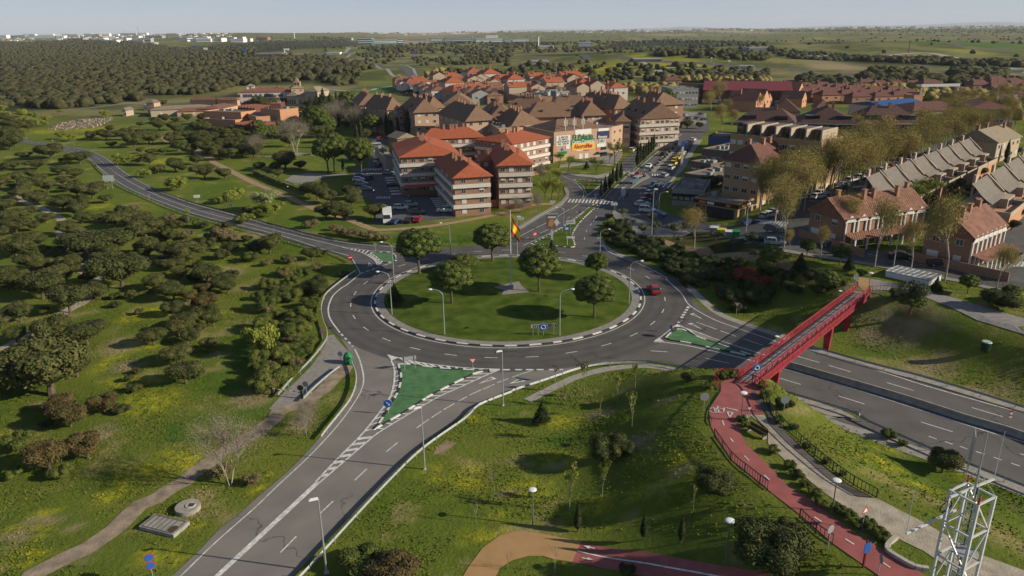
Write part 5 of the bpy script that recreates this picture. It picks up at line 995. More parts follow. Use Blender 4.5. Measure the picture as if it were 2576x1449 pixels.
for i in range(2): PT['cyp', i] = tree_obj('cypress', 'tree', crown_mesh('crown', L, 1500, .022, 60 + i, ML['cyp'], core=.9, sub=1), (lambda b: (b.tube((0,0,-.02),(0,0,.2),.02), b.mesh('trunk', M_BARK))[1])(MB()))   # height 1
L = [((0, 0, .15 + .75 * t), (.34 * (1 - t) + .03,) * 2 + (.09,)) for t in np.linspace(0, 1, 9)]
PT['fir', 0] = tree_obj('fir', 'tree', crown_mesh('crown', L, 1800, .03, 65, ML['cyp'], core=.7, sub=1), (lambda b: (b.tube((0,0,-.02),(0,0,.3),.03), b.mesh('trunk', M_BARK))[1])(MB()))
for i in range(3): c_, t_ = wispy(70 + i, 1.0, .40, ML['plane'], M_PALEBARK, 9500, .0105, depth=4, trunkh=.2, scat=True, tr=.014); PT['plane', i] = tree_obj('plane_tree', 'tree', c_, t_)   # height 1
for i in range(2): c_, t_ = wispy(80 + i, 1.0, .48, ML['bare'], M_PALEBARK, 8500, .0085, ntr=4, trunkh=.2, depth=4, tr=.008, scat=True); PT['bare', i] = tree_obj('bare_tree', 'tree', c_, t_)
for i in range(2): c_, t_ = wispy(84 + i, 1.0, .22, ML['bare'], M_PALEBARK, 60, .012, trunkh=.5, depth=3, tr=.016); PT['sapling', i] = tree_obj('bare_sapling', 'tree', c_, t_)
for i in range(2): c_, t_ = wispy(88 + i, 1.0, .14, ML['fresh'], M_PALEBARK, 500, .022, trunkh=.3, depth=3, narrow=.6, tr=.014); PT['poplar', i] = tree_obj('young_poplar', 'tree', c_, t_)
for i in range(2): c_, t_ = wispy(90 + i, 1.0, .55, ML['fresh'], M_BARK, 2600, .022, trunkh=.25, depth=4, tr=.02); PT['freshtree', i] = tree_obj('leafing_tree', 'tree', c_, t_)
for i in range(2):
    L = lump_set(95 + i, 8, 1.0, 1.3, .7, .40); PT['olive', i] = tree_obj('olive_tree', 'tree', crown_mesh('crown', L, 2200, .05, 70 + i, ML['olive'], core=.6, out=.5), trunk_mesh(i + 20, 1.05, .07, .5, M_BARK))
L = lump_set(99, 12, 1.0, .75, .9, .36, .68); PT['willow', 0] = tree_obj('willow', 'tree', crown_mesh('crown', L, 5200, .04, 75, ML['willow'], core=.5, out=.4), trunk_mesh(25, .6, .06, .5, M_BARK))
L = lump_set(101, 14, 1.0, .3, .5, .33, .74); PT['juniper', 0] = tree_obj('juniper_clump', 'shrub', crown_mesh('foliage', L, 5000, .04, 76, ML['juniper'], core=.75), None, 'foliage')
L = lump_set(102, 14, 1.0, .35, .5, .33, .74); PT['red', 0] = tree_obj('red_shrub', 'shrub', crown_mesh('foliage', L, 3000, .05, 77, ML['red'], core=.6), None, 'foliage')
UNIT_H = {'cyp', 'fir', 'plane', 'bare', 'sapling', 'poplar', 'freshtree'}
VAR = {}
for k_, i_ in PT: VAR[k_] = max(VAR.get(k_, 0), i_ + 1)
trng = random.Random(5)
used_first = {}
def plant(kind, p, size, label, group=None, rz=None, var=None, zs=1.0):
    """size: crown radius in metres, or height for the slender kinds"""
    v = trng.randrange(VAR[kind]) if var is None else var; s = size; zs *= {'oak': .84, 'brown': .86}.get(kind, 1)
    o = PT[kind, v].put((p.x, p.y, p.z), trng.uniform(0, 6.28) if rz is None else rz, label, group, (s, s, s * zs * trng.uniform(.92, 1.08)))
    return o
def grove(kind, c, r, lst, label, group=None, zs=1.0, hk=None):
    """lst of (base x, base y, crown width in tile pixels); slender kinds give the height in tile pixels"""
    for q in lst:
        p = TG(c, r, (q[0], q[1]))[0]; v = mpx(p, q[2]) * {'oak': 1.12, 'brown': 1.12, 'bush': 1.15, 'oakbush': 1.15, 'pine': .95, 'olive': 1.12, 'fresh': 1.1, 'dry': 1.1}.get(kind, 1)
        o = plant(kind, p, v * 1.0 / math.cos(TILT) if kind in UNIT_H and not hk else (v * hk if hk else v / 2), label if len(q) < 4 else q[3], group, zs=zs)
        if hk: o.scale = (o.scale[0] * .75, o.scale[1] * .75, o.scale[2])
def fill(kind, poly, n, rmin, rmax, lab, grp, seed, gap=4.0):
    q = random.Random(seed); P_ = [tuple(G(*t__)[:2]) for t__ in poly]; xs_ = [p[0] for p in P_]; ys_ = [p[1] for p in P_]; k = 0; got = []
    for _ in range(6000):
        if k >= n: break
        x, y = q.uniform(min(xs_), max(xs_)), q.uniform(min(ys_), max(ys_))
        if float(poly_dist(x, y, P_)) > 0 or any((x - a) ** 2 + (y - b_) ** 2 < gap * gap for a, b_ in got): continue
        got.append((x, y)); k += 1; plant(kind, Vector((x, y, float(H0(x, y)))), q.uniform(rmin, rmax), lab, grp)
for c_, r_, x, y, w, zs, lab in ((1,1,1480,1278,430,1.0,'large stone pine at the upper left edge of the roundabout lawn'), (1,1,2140,1165,370,.9,'stone pine just left of the flagpole behind the lawn'), (1,2,1775,350,405,1.0,'round stone pine left of the flagpole in the middle of the lawn'),
    (2,2,245,250,400,1.05,'large stone pine just right of the flagpole'), (2,1,765,1335,220,1.1,'small stone pine at the upper right of the lawn'), (2,2,745,470,390,1.0,'stone pine at the right side of the lawn casting a long shadow'), (1,1,1890,1262,260,.62,'low pine half hidden behind the round stone pine')):
    p = TG(c_, r_, (x, y))[0]; p.z = .35; plant('pine', p, mpx(p, w) / 2 * .96, lab, zs=zs * .92)
p = TG(1,2,(1262,352))[0]; p.z = .3; plant('fir', p, 4.0, 'small dark conical shrub on the left of the roundabout lawn')
p = TG(2,1,(360,1120))[0]; p.z = .2; plant('fir', p, 4.2, 'small young cedar at the back edge of the lawn')
OAKG, OAKL = 'holm oaks of the open woodland left of the road', 'rounded dark holm oak in the open woodland left of the roads'
grove('oak', 0, 2, [(800,705,330,'holm oak with a clear straight trunk beside the yellow meadow'), (470,1168,800,'largest holm oak, broad and brown topped, at the left edge'), (385,295,360,'holm oak with a bare trunk near the upper left gravel track'), (1100,195,440,'wide spreading holm oak with a forked trunk and yellow flowers beneath'), (80,185,230), (640,420,330), (900,300,190), (415,440,110), (1190,292,110), (1270,435,80,'tiny lone holm oak in the yellow flower meadow'), (1575,305,240), (2060,245,190), (1870,520,260), (1700,570,230), (1940,540,180), (1400,712,240), (1620,890,260), (1730,700,180), (1890,760,170), (1560,450,200), (190,500,260), (480,690,330), (20,560,170), (150,700,220), (840,300,220), (1180,1040,90)], OAKL, OAKG)
grove('oak', 0, 2, [(1690,1060,290,'holm oak at the lower edge of the oak belt above the green meadow'), (1800,1010,110), (1630,640,240), (1790,620,170), (60,1100,300), (240,1120,260), (700,1000,300)], OAKL, OAKG)
grove('brown', 0, 2, [(1720,318,150), (1850,260,160), (960,1325,250,'brownish oak standing alone below the largest oak'), (640,1449,330,'brown topped oak at the lower left below the largest oak'), (560,1340,260), (1870,400,220)], 'brownish holm oak in the open woodland left of the roads', OAKG)
grove('brown', 0, 3, [(790,385,330,'tall brown oak above the diagonal footpath'), (440,480,400,'broad brown oak left of the diagonal footpath')], OAKL, OAKG)
grove('bush', 0, 3, [(190,300,250), (560,560,200), (120,560,160)], 'yellowish green bush at the lower left edge', 'low bushes at the lower left')
grove('oakbush', 0, 2, [(1215,1130,120), (1050,370,100), (1050,290,100), (430,1449,130), (1100,1320,140), (1240,970,90), (1490,190,80)], 'small round oak bush in the left meadow', 'small bushes of the left meadow')
grove('oak', 0, 1, [(95,150,230,'holm oak standing at the far left end of the west road'), (230,240,130), (340,325,170), (450,230,240), (540,380,160), (120,330,150), (40,340,120), (600,285,130), (720,275,200), (700,405,150), (230,385,110), (120,500,90), (140,575,110), (280,505,220), (350,645,200), (560,695,220), (830,595,260,'holm oak just below the large grey direction panel'), (610,530,130), (770,690,90), (795,752,80), (410,812,160), (45,800,190), (900,805,130), (1125,850,290,'brown topped holm oak with a visible trunk below the west road'), (1330,935,320), (380,1000,150), (150,910,260), (155,1125,330), (380,1110,160), (915,1125,480,'very large dense holm oak in the middle of the woodland'), (740,1080,380), (1315,1110,180), (1720,1160,350), (1640,1180,240), (1870,1345,300), (1650,1300,160), (2050,1385,230,'holm oak with a thin leaning trunk above the green meadow'), (540,1255,180), (400,1245,200), (660,1270,180), (820,1345,180), (1460,1300,80), (620,1120,200), (1560,1240,200), (80,1420,200), (250,1010,200), (60,700,180), (200,850,180), (480,1180,170), (640,930,180)], OAKL, OAKG, zs=.74)
fill('oak', T(0,1,(0,420),(300,400),(600,440),(760,520),(900,560),(1180,700),(1500,760),(1900,900),(1600,1449),(0,1449)), 42, 1.8, 3.4, OAKL, OAKG, 41, 7)
fill('oakbush', T(0,1,(900,560),(1180,700),(2250,900),(2318,1100),(2000,1449),(1500,1449)), 22, 1.2, 2.4, OAKL, OAKG, 42, 6)
fill('bush', T(1,2,(0,300),(450,80),(560,400),(560,560),(300,900),(150,1000),(0,900)), 22, 1.3, 2.6, 'mixed green shrub', 'shrubs of the thicket left of the roundabout', 43, 4)
PKG, PKL = 'oaks of the park between the west road and the town', 'dark holm oak in the park above the west road'
grove('oak', 0, 1, [(1015,130,80), (1210,130,160), (840,52,110), (960,62,130), (1380,100,170), (1610,165,140), (1860,112,170), (1910,180,100), (1600,348,170,'oak beside the sandy path with its shadow on the yellow meadow'), (1350,292,140), (1430,370,130), (1650,352,100), (1780,285,110), (1850,412,200,'round oak left of the sandy path'), (2040,415,150,'oak right beside the sandy path'), (1270,182,80), (1370,200,90), (1120,60,120), (1700,60,120), (1480,190,90), (1560,100,110), (1740,190,110), (2000,190,120), (1240,60,110)], PKL, PKG)
grove('oak', 0, 0, [(1440,1180,130), (1560,1180,110), (1620,1220,120), (1300,1250,110), (1700,1260,90), (1080,1240,90), (1160,1230,110), (1790,1200,80), (1000,1200,90), (1500,1110,100), (1400,1120,90), (920,1250,110), (820,1270,90), (1270,1150,70), (1700,1100,90), (1600,1120,80), (1860,1210,130), (1920,1300,150), (1850,1330,170), (1930,1170,90), (2000,1240,110), (2060,1300,120), (1760,1330,140), (1580,1300,140), (1350,1300,150)], PKL, PKG)
grove('oak', 0, 0, [(60,1180,120), (160,1200,160), (260,1190,130), (40,1290,200), (140,1330,190), (1480,960,80), (100,1120,90), (30,1100,120)], 'oak at the far left where the west road disappears', 'oaks at the far left')
grove('fresh', 0, 0, [(200,1060,120), (300,1080,100), (240,1120,110), (330,1150,130), (400,1140,90), (50,1080,120), (960,1060,100), (540,1030,60), (420,1110,100), (20,1010,90)], 'pale green leafing tree in the valley at the far left', 'pale green trees of the far left valley')
grove('fresh', 0, 1, [(1130,290,190,'pale olive green shrub inside the bend of the west road'), (1310,400,130), (1620,520,200), (2110,620,210), (1340,70,60), (560,55,110), (660,70,100), (2010,640,120), (2250,800,120), (1250,280,110)], 'light green shrub beside the west road', 'light green shrubs beside the west road')
grove('poplar', 0, 1, [(2078,700,140), (1720,850,180,'thin pale sapling right beside the west road guardrail'), (2300,150,60)], 'bright green sapling above the west road', None)
grove('dry', 0, 1, [(1530,810,150), (2030,970,230,'tan bare shrub below the west road guardrail'), (1560,930,120), (1900,960,130), (1700,960,160), (2100,980,140), (1230,700,120)], 'dry tan shrub on the bank below the west road', 'dry shrubs below the west road')
grove('bush', 0, 1, [(1550,945,130,'round green shrub below the guardrail of the west road'), (1540,1005,70), (1800,850,120), (2270,1160,150), (2290,1060,160), (2180,820,110), (2240,720,110), (1980,880,100)], 'green shrub on the bank of the west road', 'green shrubs by the west road')
grove('willow', 1, 1, [(85,700,280,'grey green willow beside the sandy park path')], '', None)
grove('fresh', 1, 1, [(130,760,200), (60,730,150), (200,700,120)], 'light green shrub at the foot of the willow', 'shrubs at the foot of the willow')
grove('dry', 1, 1, [(500,860,160), (750,920,150), (850,930,160), (950,950,140), (1180,970,110), (1060,975,180,'dark rounded shrub on the lawn behind the west road'), (700,880,100)], 'reedy dry shrub on the bank above the west road', 'reedy shrubs above the west road')
grove('oak', 1, 1, [(560,600,220), (650,640,200), (720,785,250,'tall dark oak in front of the parking court'), (860,660,160), (1080,775,200,'brownish oak directly left of the white truck'), (900,600,150), (640,780,180), (800,780,150), (470,560,150), (830,560,130), (260,330,240,'brownish oak above the round garden square'), (410,330,110), (190,340,120), (30,340,110), (200,400,100)], 'dark oak between the park path and the parking court', 'oaks in front of the parking court')
grove('pine', 1, 1, [(655,350,280,'left one of the two umbrella pines by the apartments'), (712,345,280,'right one of the two umbrella pines by the apartments'), (955,375,270,'umbrella pine standing over the parked cars')], '', None, 1.15)
grove('cyp', 1, 1, [(790,350,120)], 'dark clipped cypress beside the two umbrella pines')
grove('oak', 1, 1, [(130,1090,230,'dark shrub oak left of the no entry sign'), (270,1170,110), (510,1150,160,'dense dark oak below the west road'), (620,1115,80), (30,1090,150)], 'dark oak on the slope below the west road', 'oaks on the slope below the west road')
grove('dry', 1, 1, [(550,1240,140), (270,1310,150), (310,1180,110), (100,1200,120)], 'tan shrub on the slope left of the roundabout', 'tan shrubs left of the roundabout')
grove('oakbush', 1, 2, [(555,240,250,'dense round dark bush left of the roundabout road'), (800,90,90,'small dark bush against the curved guardrail')], '')
grove('fresh', 1, 2, [(85,800,350,'bright yellow green tree left of the roundabout')], '', None, 1.5)
grove('bush', 1, 2, [(265,80,150), (220,300,170), (390,620,230), (400,820,220), (250,860,230), (150,1080,300), (330,1000,180), (60,1140,260), (120,200,160), (480,720,160), (520,500,130), (300,560,150), (20,960,180)], 'mixed green shrub in the thicket left of the roundabout', 'shrubs of the thicket left of the roundabout')
grove('dry', 1, 2, [(320,700,170), (180,900,150), (380,900,150), (110,420,150), (200,230,130)], 'brownish shrub in the thicket left of the roundabout', 'brown shrubs of the thicket')
grove('bare', 0, 3, [(2080,620,640,'large bare grey bush beside the diagonal footpath')], '')
grove('dry', 0, 3, [(2000,560,230,'yellowish shrub at the foot of the large bare bush'), (2280,620,190,'low tan shrub on the footpath verge')], '', None)
grove('bare', 1, 3, [(455,175,210,'small bare tree left of the south road')], ''); grove('bare', 1, 2, [(500,1400,200), (440,1449,180)], 'leafless bush between the dirt track and the south road', 'leafless bushes by the dirt track')
p = TG(1,3,(1000,1420))[0];
for x, y, w, l in ((1000,1400,430,'large rounded green bush at the bottom edge beside the south road'), (1250,1560,500,'brown bush mass at the bottom edge of the picture')): grove('brown' if x > 1100 else 'bush', 1, 3, [(x, y, w, l)], '', None, .8)
grove('oakbush', 2, 3, [(880,375,330,'tall brown topped bushy oak casting a long shadow on the rough grass')], '', None, 1.2); grove('oakbush', 2, 3, [(1010,340,170,'smaller bush touching the tall brown topped oak'), (930,370,150,'dense base of the brown topped oak')], '', None, 1.2)
grove('oakbush', 2, 3, [(1800,700,340,'dark round bush in the shade below the red path railing')], '', None, 1.1)
for x, y, w, l in ((2300,1330,600,'huge dark bush below the lower end of the red path'),): grove('oakbush', 2, 3, [(x, y, w, l)], '', None, 1.15)
grove('oak', 3, 3, [(150,1180,330,'dense dark oak next to the huge bush by the red path'), (1580,510,300,'brown green oak right of the gravel path near the highway')], '', None, .95)
grove('cyp', 2, 3, [(595,1050,320,'young slender cypress nearest the two leafing saplings'), (1190,1120,290,'slender cypress in the middle of the shady grass'), (1530,1150,280,'slender cypress deepest in the shade')], '', None)
grove('poplar', 2, 3, [(522,868,440,'bright leafing sapling left of the first cypress'), (818,740,330,'leafing sapling below the brown topped oak'), (1640,860,230,'leafing sapling beside the dark round bush')], '')
grove('poplar', 2, 2, [(1085,1449,340,'bright green sapling in front of the embankment'), (655,1150,280), (955,1215,260), (480,1275,200), (800,1335,170), (1115,1100,220)], 'thin young tree planted on the rough grass', 'young trees on the rough grass')
grove('oakbush', 2, 2, [(1600,1040,130), (1960,1010,90), (1880,1010,80)], 'shrub by the concrete path near the bridge', 'shrubs near the bridge'); grove('fir', 2, 2, [(268,1420,220,'small brownish conifer on the rough grass')], '')
grove('sapling', 1, 3, [(2160,715,250,'bare sapling in the rough grass left of the first disc lamp'), (1995,980,260,'bare sapling casting a long thin shadow'), (2282,1395,210,'bare sapling by the ochre path curve')], '')
grove('sapling', 2, 3, [(388,1420,300,'bare sapling in front of the ochre path')], ''); grove('oakbush', 2, 3, [(1030,1449,150,'small shrub growing over the lower red path')], '', None, 1.5)
grove('oakbush', 3, 2, [(130,1290,170,'dark bush at the foot of the nearest bridge pier'), (2100,370,300,'flat dark bush beside the pale path at the right edge'), (1180,300,170)], 'dark shrub on the embankment', 'dark shrubs on the embankment')
grove('bush', 3, 3, [(1090,200,130), (1215,270,90), (100,60,100), (230,120,90), (50,330,110), (200,470,110), (260,560,120), (330,640,100), (410,720,120), (470,800,130), (620,870,130), (720,920,130), (800,1000,110), (900,1000,130), (960,1070,140), (1040,1120,120), (680,540,70), (530,430,80), (350,290,80)], 'low shrub in the planted strip beside the gravel path', 'low shrubs along the gravel path')
grove('bush', 2, 2, [(1890,1010,110), (2270,1100,100), (2290,1190,120), (2080,1400,90), (2110,1449,80), (1790,1100,110)], 'green shrub around the near end of the footbridge', 'shrubs around the near bridge end')
grove('olive', 3, 2, [(1285,430,290,'spreading tree on the embankment right of the footbridge')], '', None, 1.0); grove('pine', 3, 2, [(1290,428,250,'umbrella pine on the embankment right of the footbridge')], '', None, .8)
grove('pine', 3, 2, [(1805,245,180,'small umbrella pine beyond the pale path at the right'), (2185,315,160,'small umbrella pine nearest the right edge'), (515,240,200,'pine at the far left foot of the footbridge')], '', None, .9)
grove('pine', 3, 1, [(350,1118,150,'small round pine at the kerb left of the two street pines'), (650,1190,180,'round pine beside the residential street'), (20,1245,220,'dark pine at the edge of the juniper bank'), (515,1449,230)], 'pine on the bank above the bridge', None, 1.0)
grove('fir', 3, 1, [(285,1260,200), (730,1250,150,'small dark conifer near the footbridge end'), (1515,1440,150)], 'dark conifer on the bank', 'conifers on the bank')
grove('oakbush', 3, 1, [(380,1330,170), (150,1340,170), (850,1290,90), (620,1400,150), (230,1449,190), (90,1300,150), (450,1449,160)], 'dark shrub on the bank left of the footbridge', 'dark shrubs on the bank')
q = random.Random(8); JB = T(2,1,(850,745),(1000,790),(1080,900),(1250,960),(1500,1040),(1900,1130),(2318,1240)) + T(3,2,(60,-20),(200,60),(180,250),(40,380)) + T(2,2,(2250,400),(2000,430),(1850,330),(1700,220)) + T(2,1,(1600,1400),(1350,1240),(1150,1140),(960,1060),(850,1000),(800,930),(815,800))
JP = [tuple(G(*t_)[:2]) for t_ in JB]; xs_ = [p[0] for p in JP]; ys_ = [p[1] for p in JP]; n = 0
while n < 88:
    x, y = q.uniform(min(xs_), max(xs_)), q.uniform(min(ys_), max(ys_))
    if float(poly_dist(x, y, JP)) < -1.0:
        plant('juniper', Vector((x, y, float(H0(x, y)))), q.uniform(1.3, 2.5), 'dark spreading juniper on the bank right of the roundabout', 'junipers covering the bank right of the roundabout', zs=1.1); n += 1
grove('red', 2, 2, [(2120,130,260,'red leaved shrub mass on the juniper bank'), (2260,170,200,'red shrub at the right of the red patch'), (1990,110,150,'small red shrub at the left of the red patch')], '', None, 1.0)
grove('olive', 2, 1, [(1020,860,100), (1000,790,110), (1095,840,70), (1185,955,130,'olive tree left in the small paved square'), (1285,925,130,'olive tree right in the small paved square'), (1265,830,120), (1470,975,160,'dark green olive beside the sandy path'), (1500,1020,90), (1850,1020,130), (2015,1060,100), (2165,1030,140), (2190,1170,120), (1540,900,90)], 'olive tree in the strip along the side street', 'olive trees along the side street', .95)
grove('plane', 2, 1, [(1650,1040,300,'round yellowish leafing tree beside the sandy path')], ''); grove('pine', 2, 1, [(2290,1290,190,'dark pine above the juniper bank')], '')
CY = [(808,585,150), (842,550,170), (883,515,170), (910,480,180), (948,455,180), (985,425,160), (1135,310,190), (1158,285,180), (1188,260,170), (1210,238,170), (1233,215,165), (1258,190,160), (1280,165,155), (1302,145,150), (1322,125,150), (1345,103,145), (1365,85,140), (1385,65,135), (1405,45,130), (1425,28,125), (1440,10,120)]
for i, (x, y, h) in enumerate(CY): p = TG(2, 1, (x, y))[0]; plant('cyp', p, mpx(p, h) / .95 * (.92 if i > 8 else 1), 'slender cypress in the avenue median %s' % ('before the upper crosswalk' if i < 6 else 'beyond the upper crosswalk'), 'slender cypresses along the avenue median', zs=1.05)
grove('oakbush', 2, 1, [(1195,400,30), (1250,350,26), (1273,325,22), (1300,300,22), (1321,280,22), (1343,255,22), (1363,240,22), (1384,225,22), (1405,205,22), (1425,180,26), (1458,150,26), (1035,570,30,'clipped bush beside the bus stop')], 'small clipped evergreen in the paved strip of the avenue', 'clipped evergreens along the paved strip', 1.6)
grove('freshtree', 2, 1, [(930,270,180,'fresh green tree at the corner of the shopping centre'), (765,370,150,'fresh green tree in the middle of the plaza')], '', None); grove('fir', 2, 1, [(675,325,80,'small dark conifer on the plaza')], '')
grove('freshtree', 2, 1, [(430,300,110), (510,345,130), (360,600,180,'olive green tree at the kerb beside the apartments'), (420,600,160), (300,590,150), (400,480,140), (340,430,130), (280,440,110), (250,380,100), (880,270,80), (200,320,90)], 'leafing street tree between the apartments and the slip road', 'leafing trees by the slip road')
grove('bare', 2, 1, [(275,445,150,'mauve flowering tree by the apartments'), (215,690,130), (250,720,130), (40,700,120), (90,740,120)], 'bare young tree by the apartments', 'bare young trees on the lawn strip')
PG_, PL_ = 'plane trees along the residential streets', 'golden brown plane tree along the residential streets'
grove('plane', 3, 1, [(140,1042,500,'tall plane tree with a pale bent trunk at the street corner'), (680,985,420,'plane tree in front of the left brick terrace'), (965,1210,560,'slim plane tree between the two brick terraces'), (1290,1260,440,'plane tree right of the tall curved street lamp'), (1600,1335,700,'tallest plane tree in front of the right brick terrace'), (2065,1430,420,'plane tree at the right street corner'), (195,1085,200), (475,1135,260), (2000,1240,120), (1640,940,330), (1150,900,260)], PL_, PG_, hk=1.0)
q = random.Random(12)
def row(c, r, a, b_, n, h, jx=8, lab=PL_, grp=PG_, kind='plane'):
    for i in range(n):
        t = i / max(1, n - 1); p = TG(c, r, (a[0] + (b_[0] - a[0]) * t + q.uniform(-jx, jx), a[1] + (b_[1] - a[1]) * t + q.uniform(-jx, jx) * .5))[0]; plant(kind, p, h * q.uniform(.85, 1.15), lab, grp)
row(3,1,(575,570),(1310,300),9,11.5); row(3,1,(740,520),(1600,215),9,11.5); row(3,1,(120,720),(560,520),6,12); row(3,1,(60,640),(560,440),6,12); row(3,1,(650,420),(1300,180),8,12); row(3,1,(250,560),(700,330),5,11)
row(3,0,(700,1449),(1650,1240),10,11,15); row(3,0,(900,1430),(1900,1240),10,9,12); row(3,0,(1450,1250),(2318,1190),9,9,20); row(3,0,(1450,1120),(2318,1060),9,11,20); row(3,0,(1500,1330),(1950,1290),5,11,15); row(3,0,(1650,1000),(2318,960),7,11,20); row(3,1,(60,800),(330,700),3,11)
row(2,1,(2240,700),(2318,640),2,10)
BG_ = 'trees around the houses on the right'
row(3,1,(1180,800),(1500,620),5,7,25,'dark garden tree between the terraces',BG_,'freshtree'); grove('oak', 3, 1, [(1250,850,150), (1350,760,150), (1430,720,160), (1600,560,160), (1700,520,170), (1830,560,130), (1900,400,140), (1780,400,120), (2250,770,130), (2200,880,130), (2000,470,130), (2120,420,120), (2180,300,100), (2240,200,110), (1480,640,130), (800,960,90), (890,930,90), (2290,640,110), (1950,300,110), (1150,950,100)], 'dark garden tree among the terraced houses', 'garden trees among the terraced houses')
grove('cyp', 3, 1, [(2150,260,190,'lone dark cypress among the grey roofed houses')], ''); grove('oak', 2, 1, [(1820,420,160), (1880,350,150), (1800,500,160), (1900,470,130), (1760,380,120)], 'dark tree between the pavilions and the maroon roofed block', 'dark trees behind the pavilions')
fill('oak', T(1,0,(480,960),(900,960),(1100,1060),(1180,1180),(1000,1300),(500,1300),(300,1150)), 34, 3, 5.5, 'dark broadleaf tree in the park', 'dark park trees', 44, 8)
fill('oak', T(0,0,(1850,1120),(2318,1180),(2318,1449),(1900,1449),(1750,1250)), 22, 3, 5, 'dark park tree', 'park trees below the orange building', 45, 8)
grove('cyp', 1, 0, [(920,1340,215), (957,1330,240), (1190,1250,230), (1225,1252,245), (1290,1232,160), (1382,1232,250), (1428,1235,300,'tallest dark cypress behind the red roofed apartments'), (730,940,110), (205,900,70), (1362,1200,200)], 'tall dark cypress in the park behind the apartments', 'tall cypresses in the park', zs=1.0)
grove('bare', 1, 0, [(365,1410,330,'rounded grey leafless tree in the park')], ''); grove('bare', 1, 0, [(700,1180,210), (880,1210,230), (950,1200,200), (800,1150,200), (1800,1130,200), (1860,1110,180), (1760,1140,150), (60,1400,170), (20,1430,170)], 'grey leafless tree in the park', 'leafless trees in the park')
grove('pine', 1, 0, [(60,1310,170), (150,1300,150), (200,1260,120), (560,1250,260), (640,1240,200), (1050,1230,200), (1100,1210,150), (500,1200,200), (1000,1150,150), (700,1100,150), (30,1250,150), (850,1050,200), (940,1100,160), (240,1220,120), (330,1200,130)], 'umbrella pine in the park', 'umbrella pines in the park', 1.0)
grove('fir', 1, 0, [(660,1340,170,'blue grey conifer in the park'), (620,1060,230,'large dark cedar beside the orange building'), (560,1050,190), (500,1010,140), (680,1020,170)], 'dark cedar in the park', 'cedars in the park'); grove('fresh', 1, 0, [(850,980,120), (330,1170,200), (280,1200,150), (400,1150,120), (870,930,90), (1640,1010,80), (1600,1100,170), (1680,1130,140)], 'yellow green tree in the park', 'yellow green trees in the park')
grove('oak', 1, 0, [(100,990,120), (20,960,120), (180,960,110), (260,950,100), (780,1020,150), (960,1060,150), (1000,1040,120), (1150,1100,150), (1080,1080,140), (1050,1120,160), (1120,1180,150), (900,1000,120), (1530,1190,130), (1600,1180,130), (1700,1160,120), (1250,1150,120), (460,960,60), (820,900,100), (640,960,140), (420,1000,60), (300,1330,150)], 'dark broadleaf tree in the park behind the parking court', 'dark park trees')
grove('oak', 0, 0, [(2100,1260,150), (2190,1290,160), (2250,1250,150), (2290,1340,170), (2120,1370,170), (2200,1400,170), (2020,1380,150), (1980,1449,150), (2300,1430,170), (2080,1449,150), (1700,1400,130)], 'dark park tree below the modern orange building', 'park trees below the orange building')
grove('cyp', 0, 0, [(1750,972,75), (1930,985,60), (1975,1020,120), (2068,1000,75)], 'slim cypress by the old orange walls', 'slim cypresses by the old walls')
L = SL(SH(1,1,(0,370),(100,410),(200,455),(350,510),(470,560)), .8); b = MB()
for a, c in zip(L[:-1], L[1:]):
    d = (c - a).normalized(); n_ = Vector((-d.y, d.x)); b.prism([tuple(a + n_), tuple(a - n_), tuple(c - n_), tuple(c + n_)], 0, 1.5)
hd = b.build('hedge', ML['shrub']); tag(hd, 'long clipped green hedge along the sandy park path', 'hedge')
rng = np.random.default_rng(3); P_ = np.array([[*(along(L, rng.uniform(0, length(L))) + Vector((rng.uniform(-1.1, 1.1), rng.uniform(-1.1, 1.1)))), rng.uniform(.3, 1.6)] for _ in range(1500)]); nn = rng.normal(size=(1500, 3)); nn[:, 2] = abs(nn[:, 2]); nn /= np.linalg.norm(nn, axis=1, keepdims=True); co, qd = leaf_quads(P_, nn, .28, rng); link(bpy.data.objects.new('leaf_surface', np_mesh('leaf_surface', co, qd, None, [ML['shrub']])), hd)
# ---------------------------------------------------------------- far woods: beyond the three hundred nearest trees, one mass each
def wood(name, label, regions, m, seed, rmin, rmax, squash=.75):
    """regions: (polygon in tile pixels, count); low lumpy crowns in one object"""
    import bmesh
    rng = np.random.default_rng(seed); bm = bmesh.new(); bmesh.ops.create_icosphere(bm, subdivisions=2, radius=1); base = np.array([v.co[:] for v in bm.verts]); F_ = np.array([[v.index for v in f.verts] for f in bm.faces]); bm.free()
    V, FF = [], []; off = 0
    for poly, cnt in regions:
        Pw = [tuple(G(*t_)[:2]) for t_ in poly]; xs = np.array([p[0] for p in Pw]); ys = np.array([p[1] for p in Pw]); got = []
        while len(got) < cnt:
            # even in the picture's depth: pick in log distance
            k = 4000; y = np.exp(rng.uniform(math.log(max(ys.min(), 60)), math.log(ys.max()), k)); x = rng.uniform(xs.min(), xs.max(), k); ok = poly_dist(x, y, Pw) < 0; got += list(zip(x[ok], y[ok]))
            if not ok.any(): break
        got = got[:cnt]; gx = np.array([g[0] for g in got]); gy = np.array([g[1] for g in got]); h = H0(gx, gy)
        for x, y, z in zip(gx, gy, h):
            r = rng.uniform(rmin, rmax); q = base * (1 + rng.uniform(-.36, .36, (len(base), 1))) * np.array([r, r, r * squash * rng.uniform(.8, 1.2)]); V.append(q + np.array([x, y, z + r * squash * .7])); FF.append(F_ + off); off += len(base)
    me = np_mesh(name, np.concatenate(V), np.concatenate(FF), None, [m]); return tag(link(bpy.data.objects.new(name, me)), label, 'woodland', None, 'stuff')
M_FAR = mat('far_oak_leaves', (.024, .030, .012), .9, .1, .45, 1.0, .9, col2=(.085, .078, .034), spec=.1)
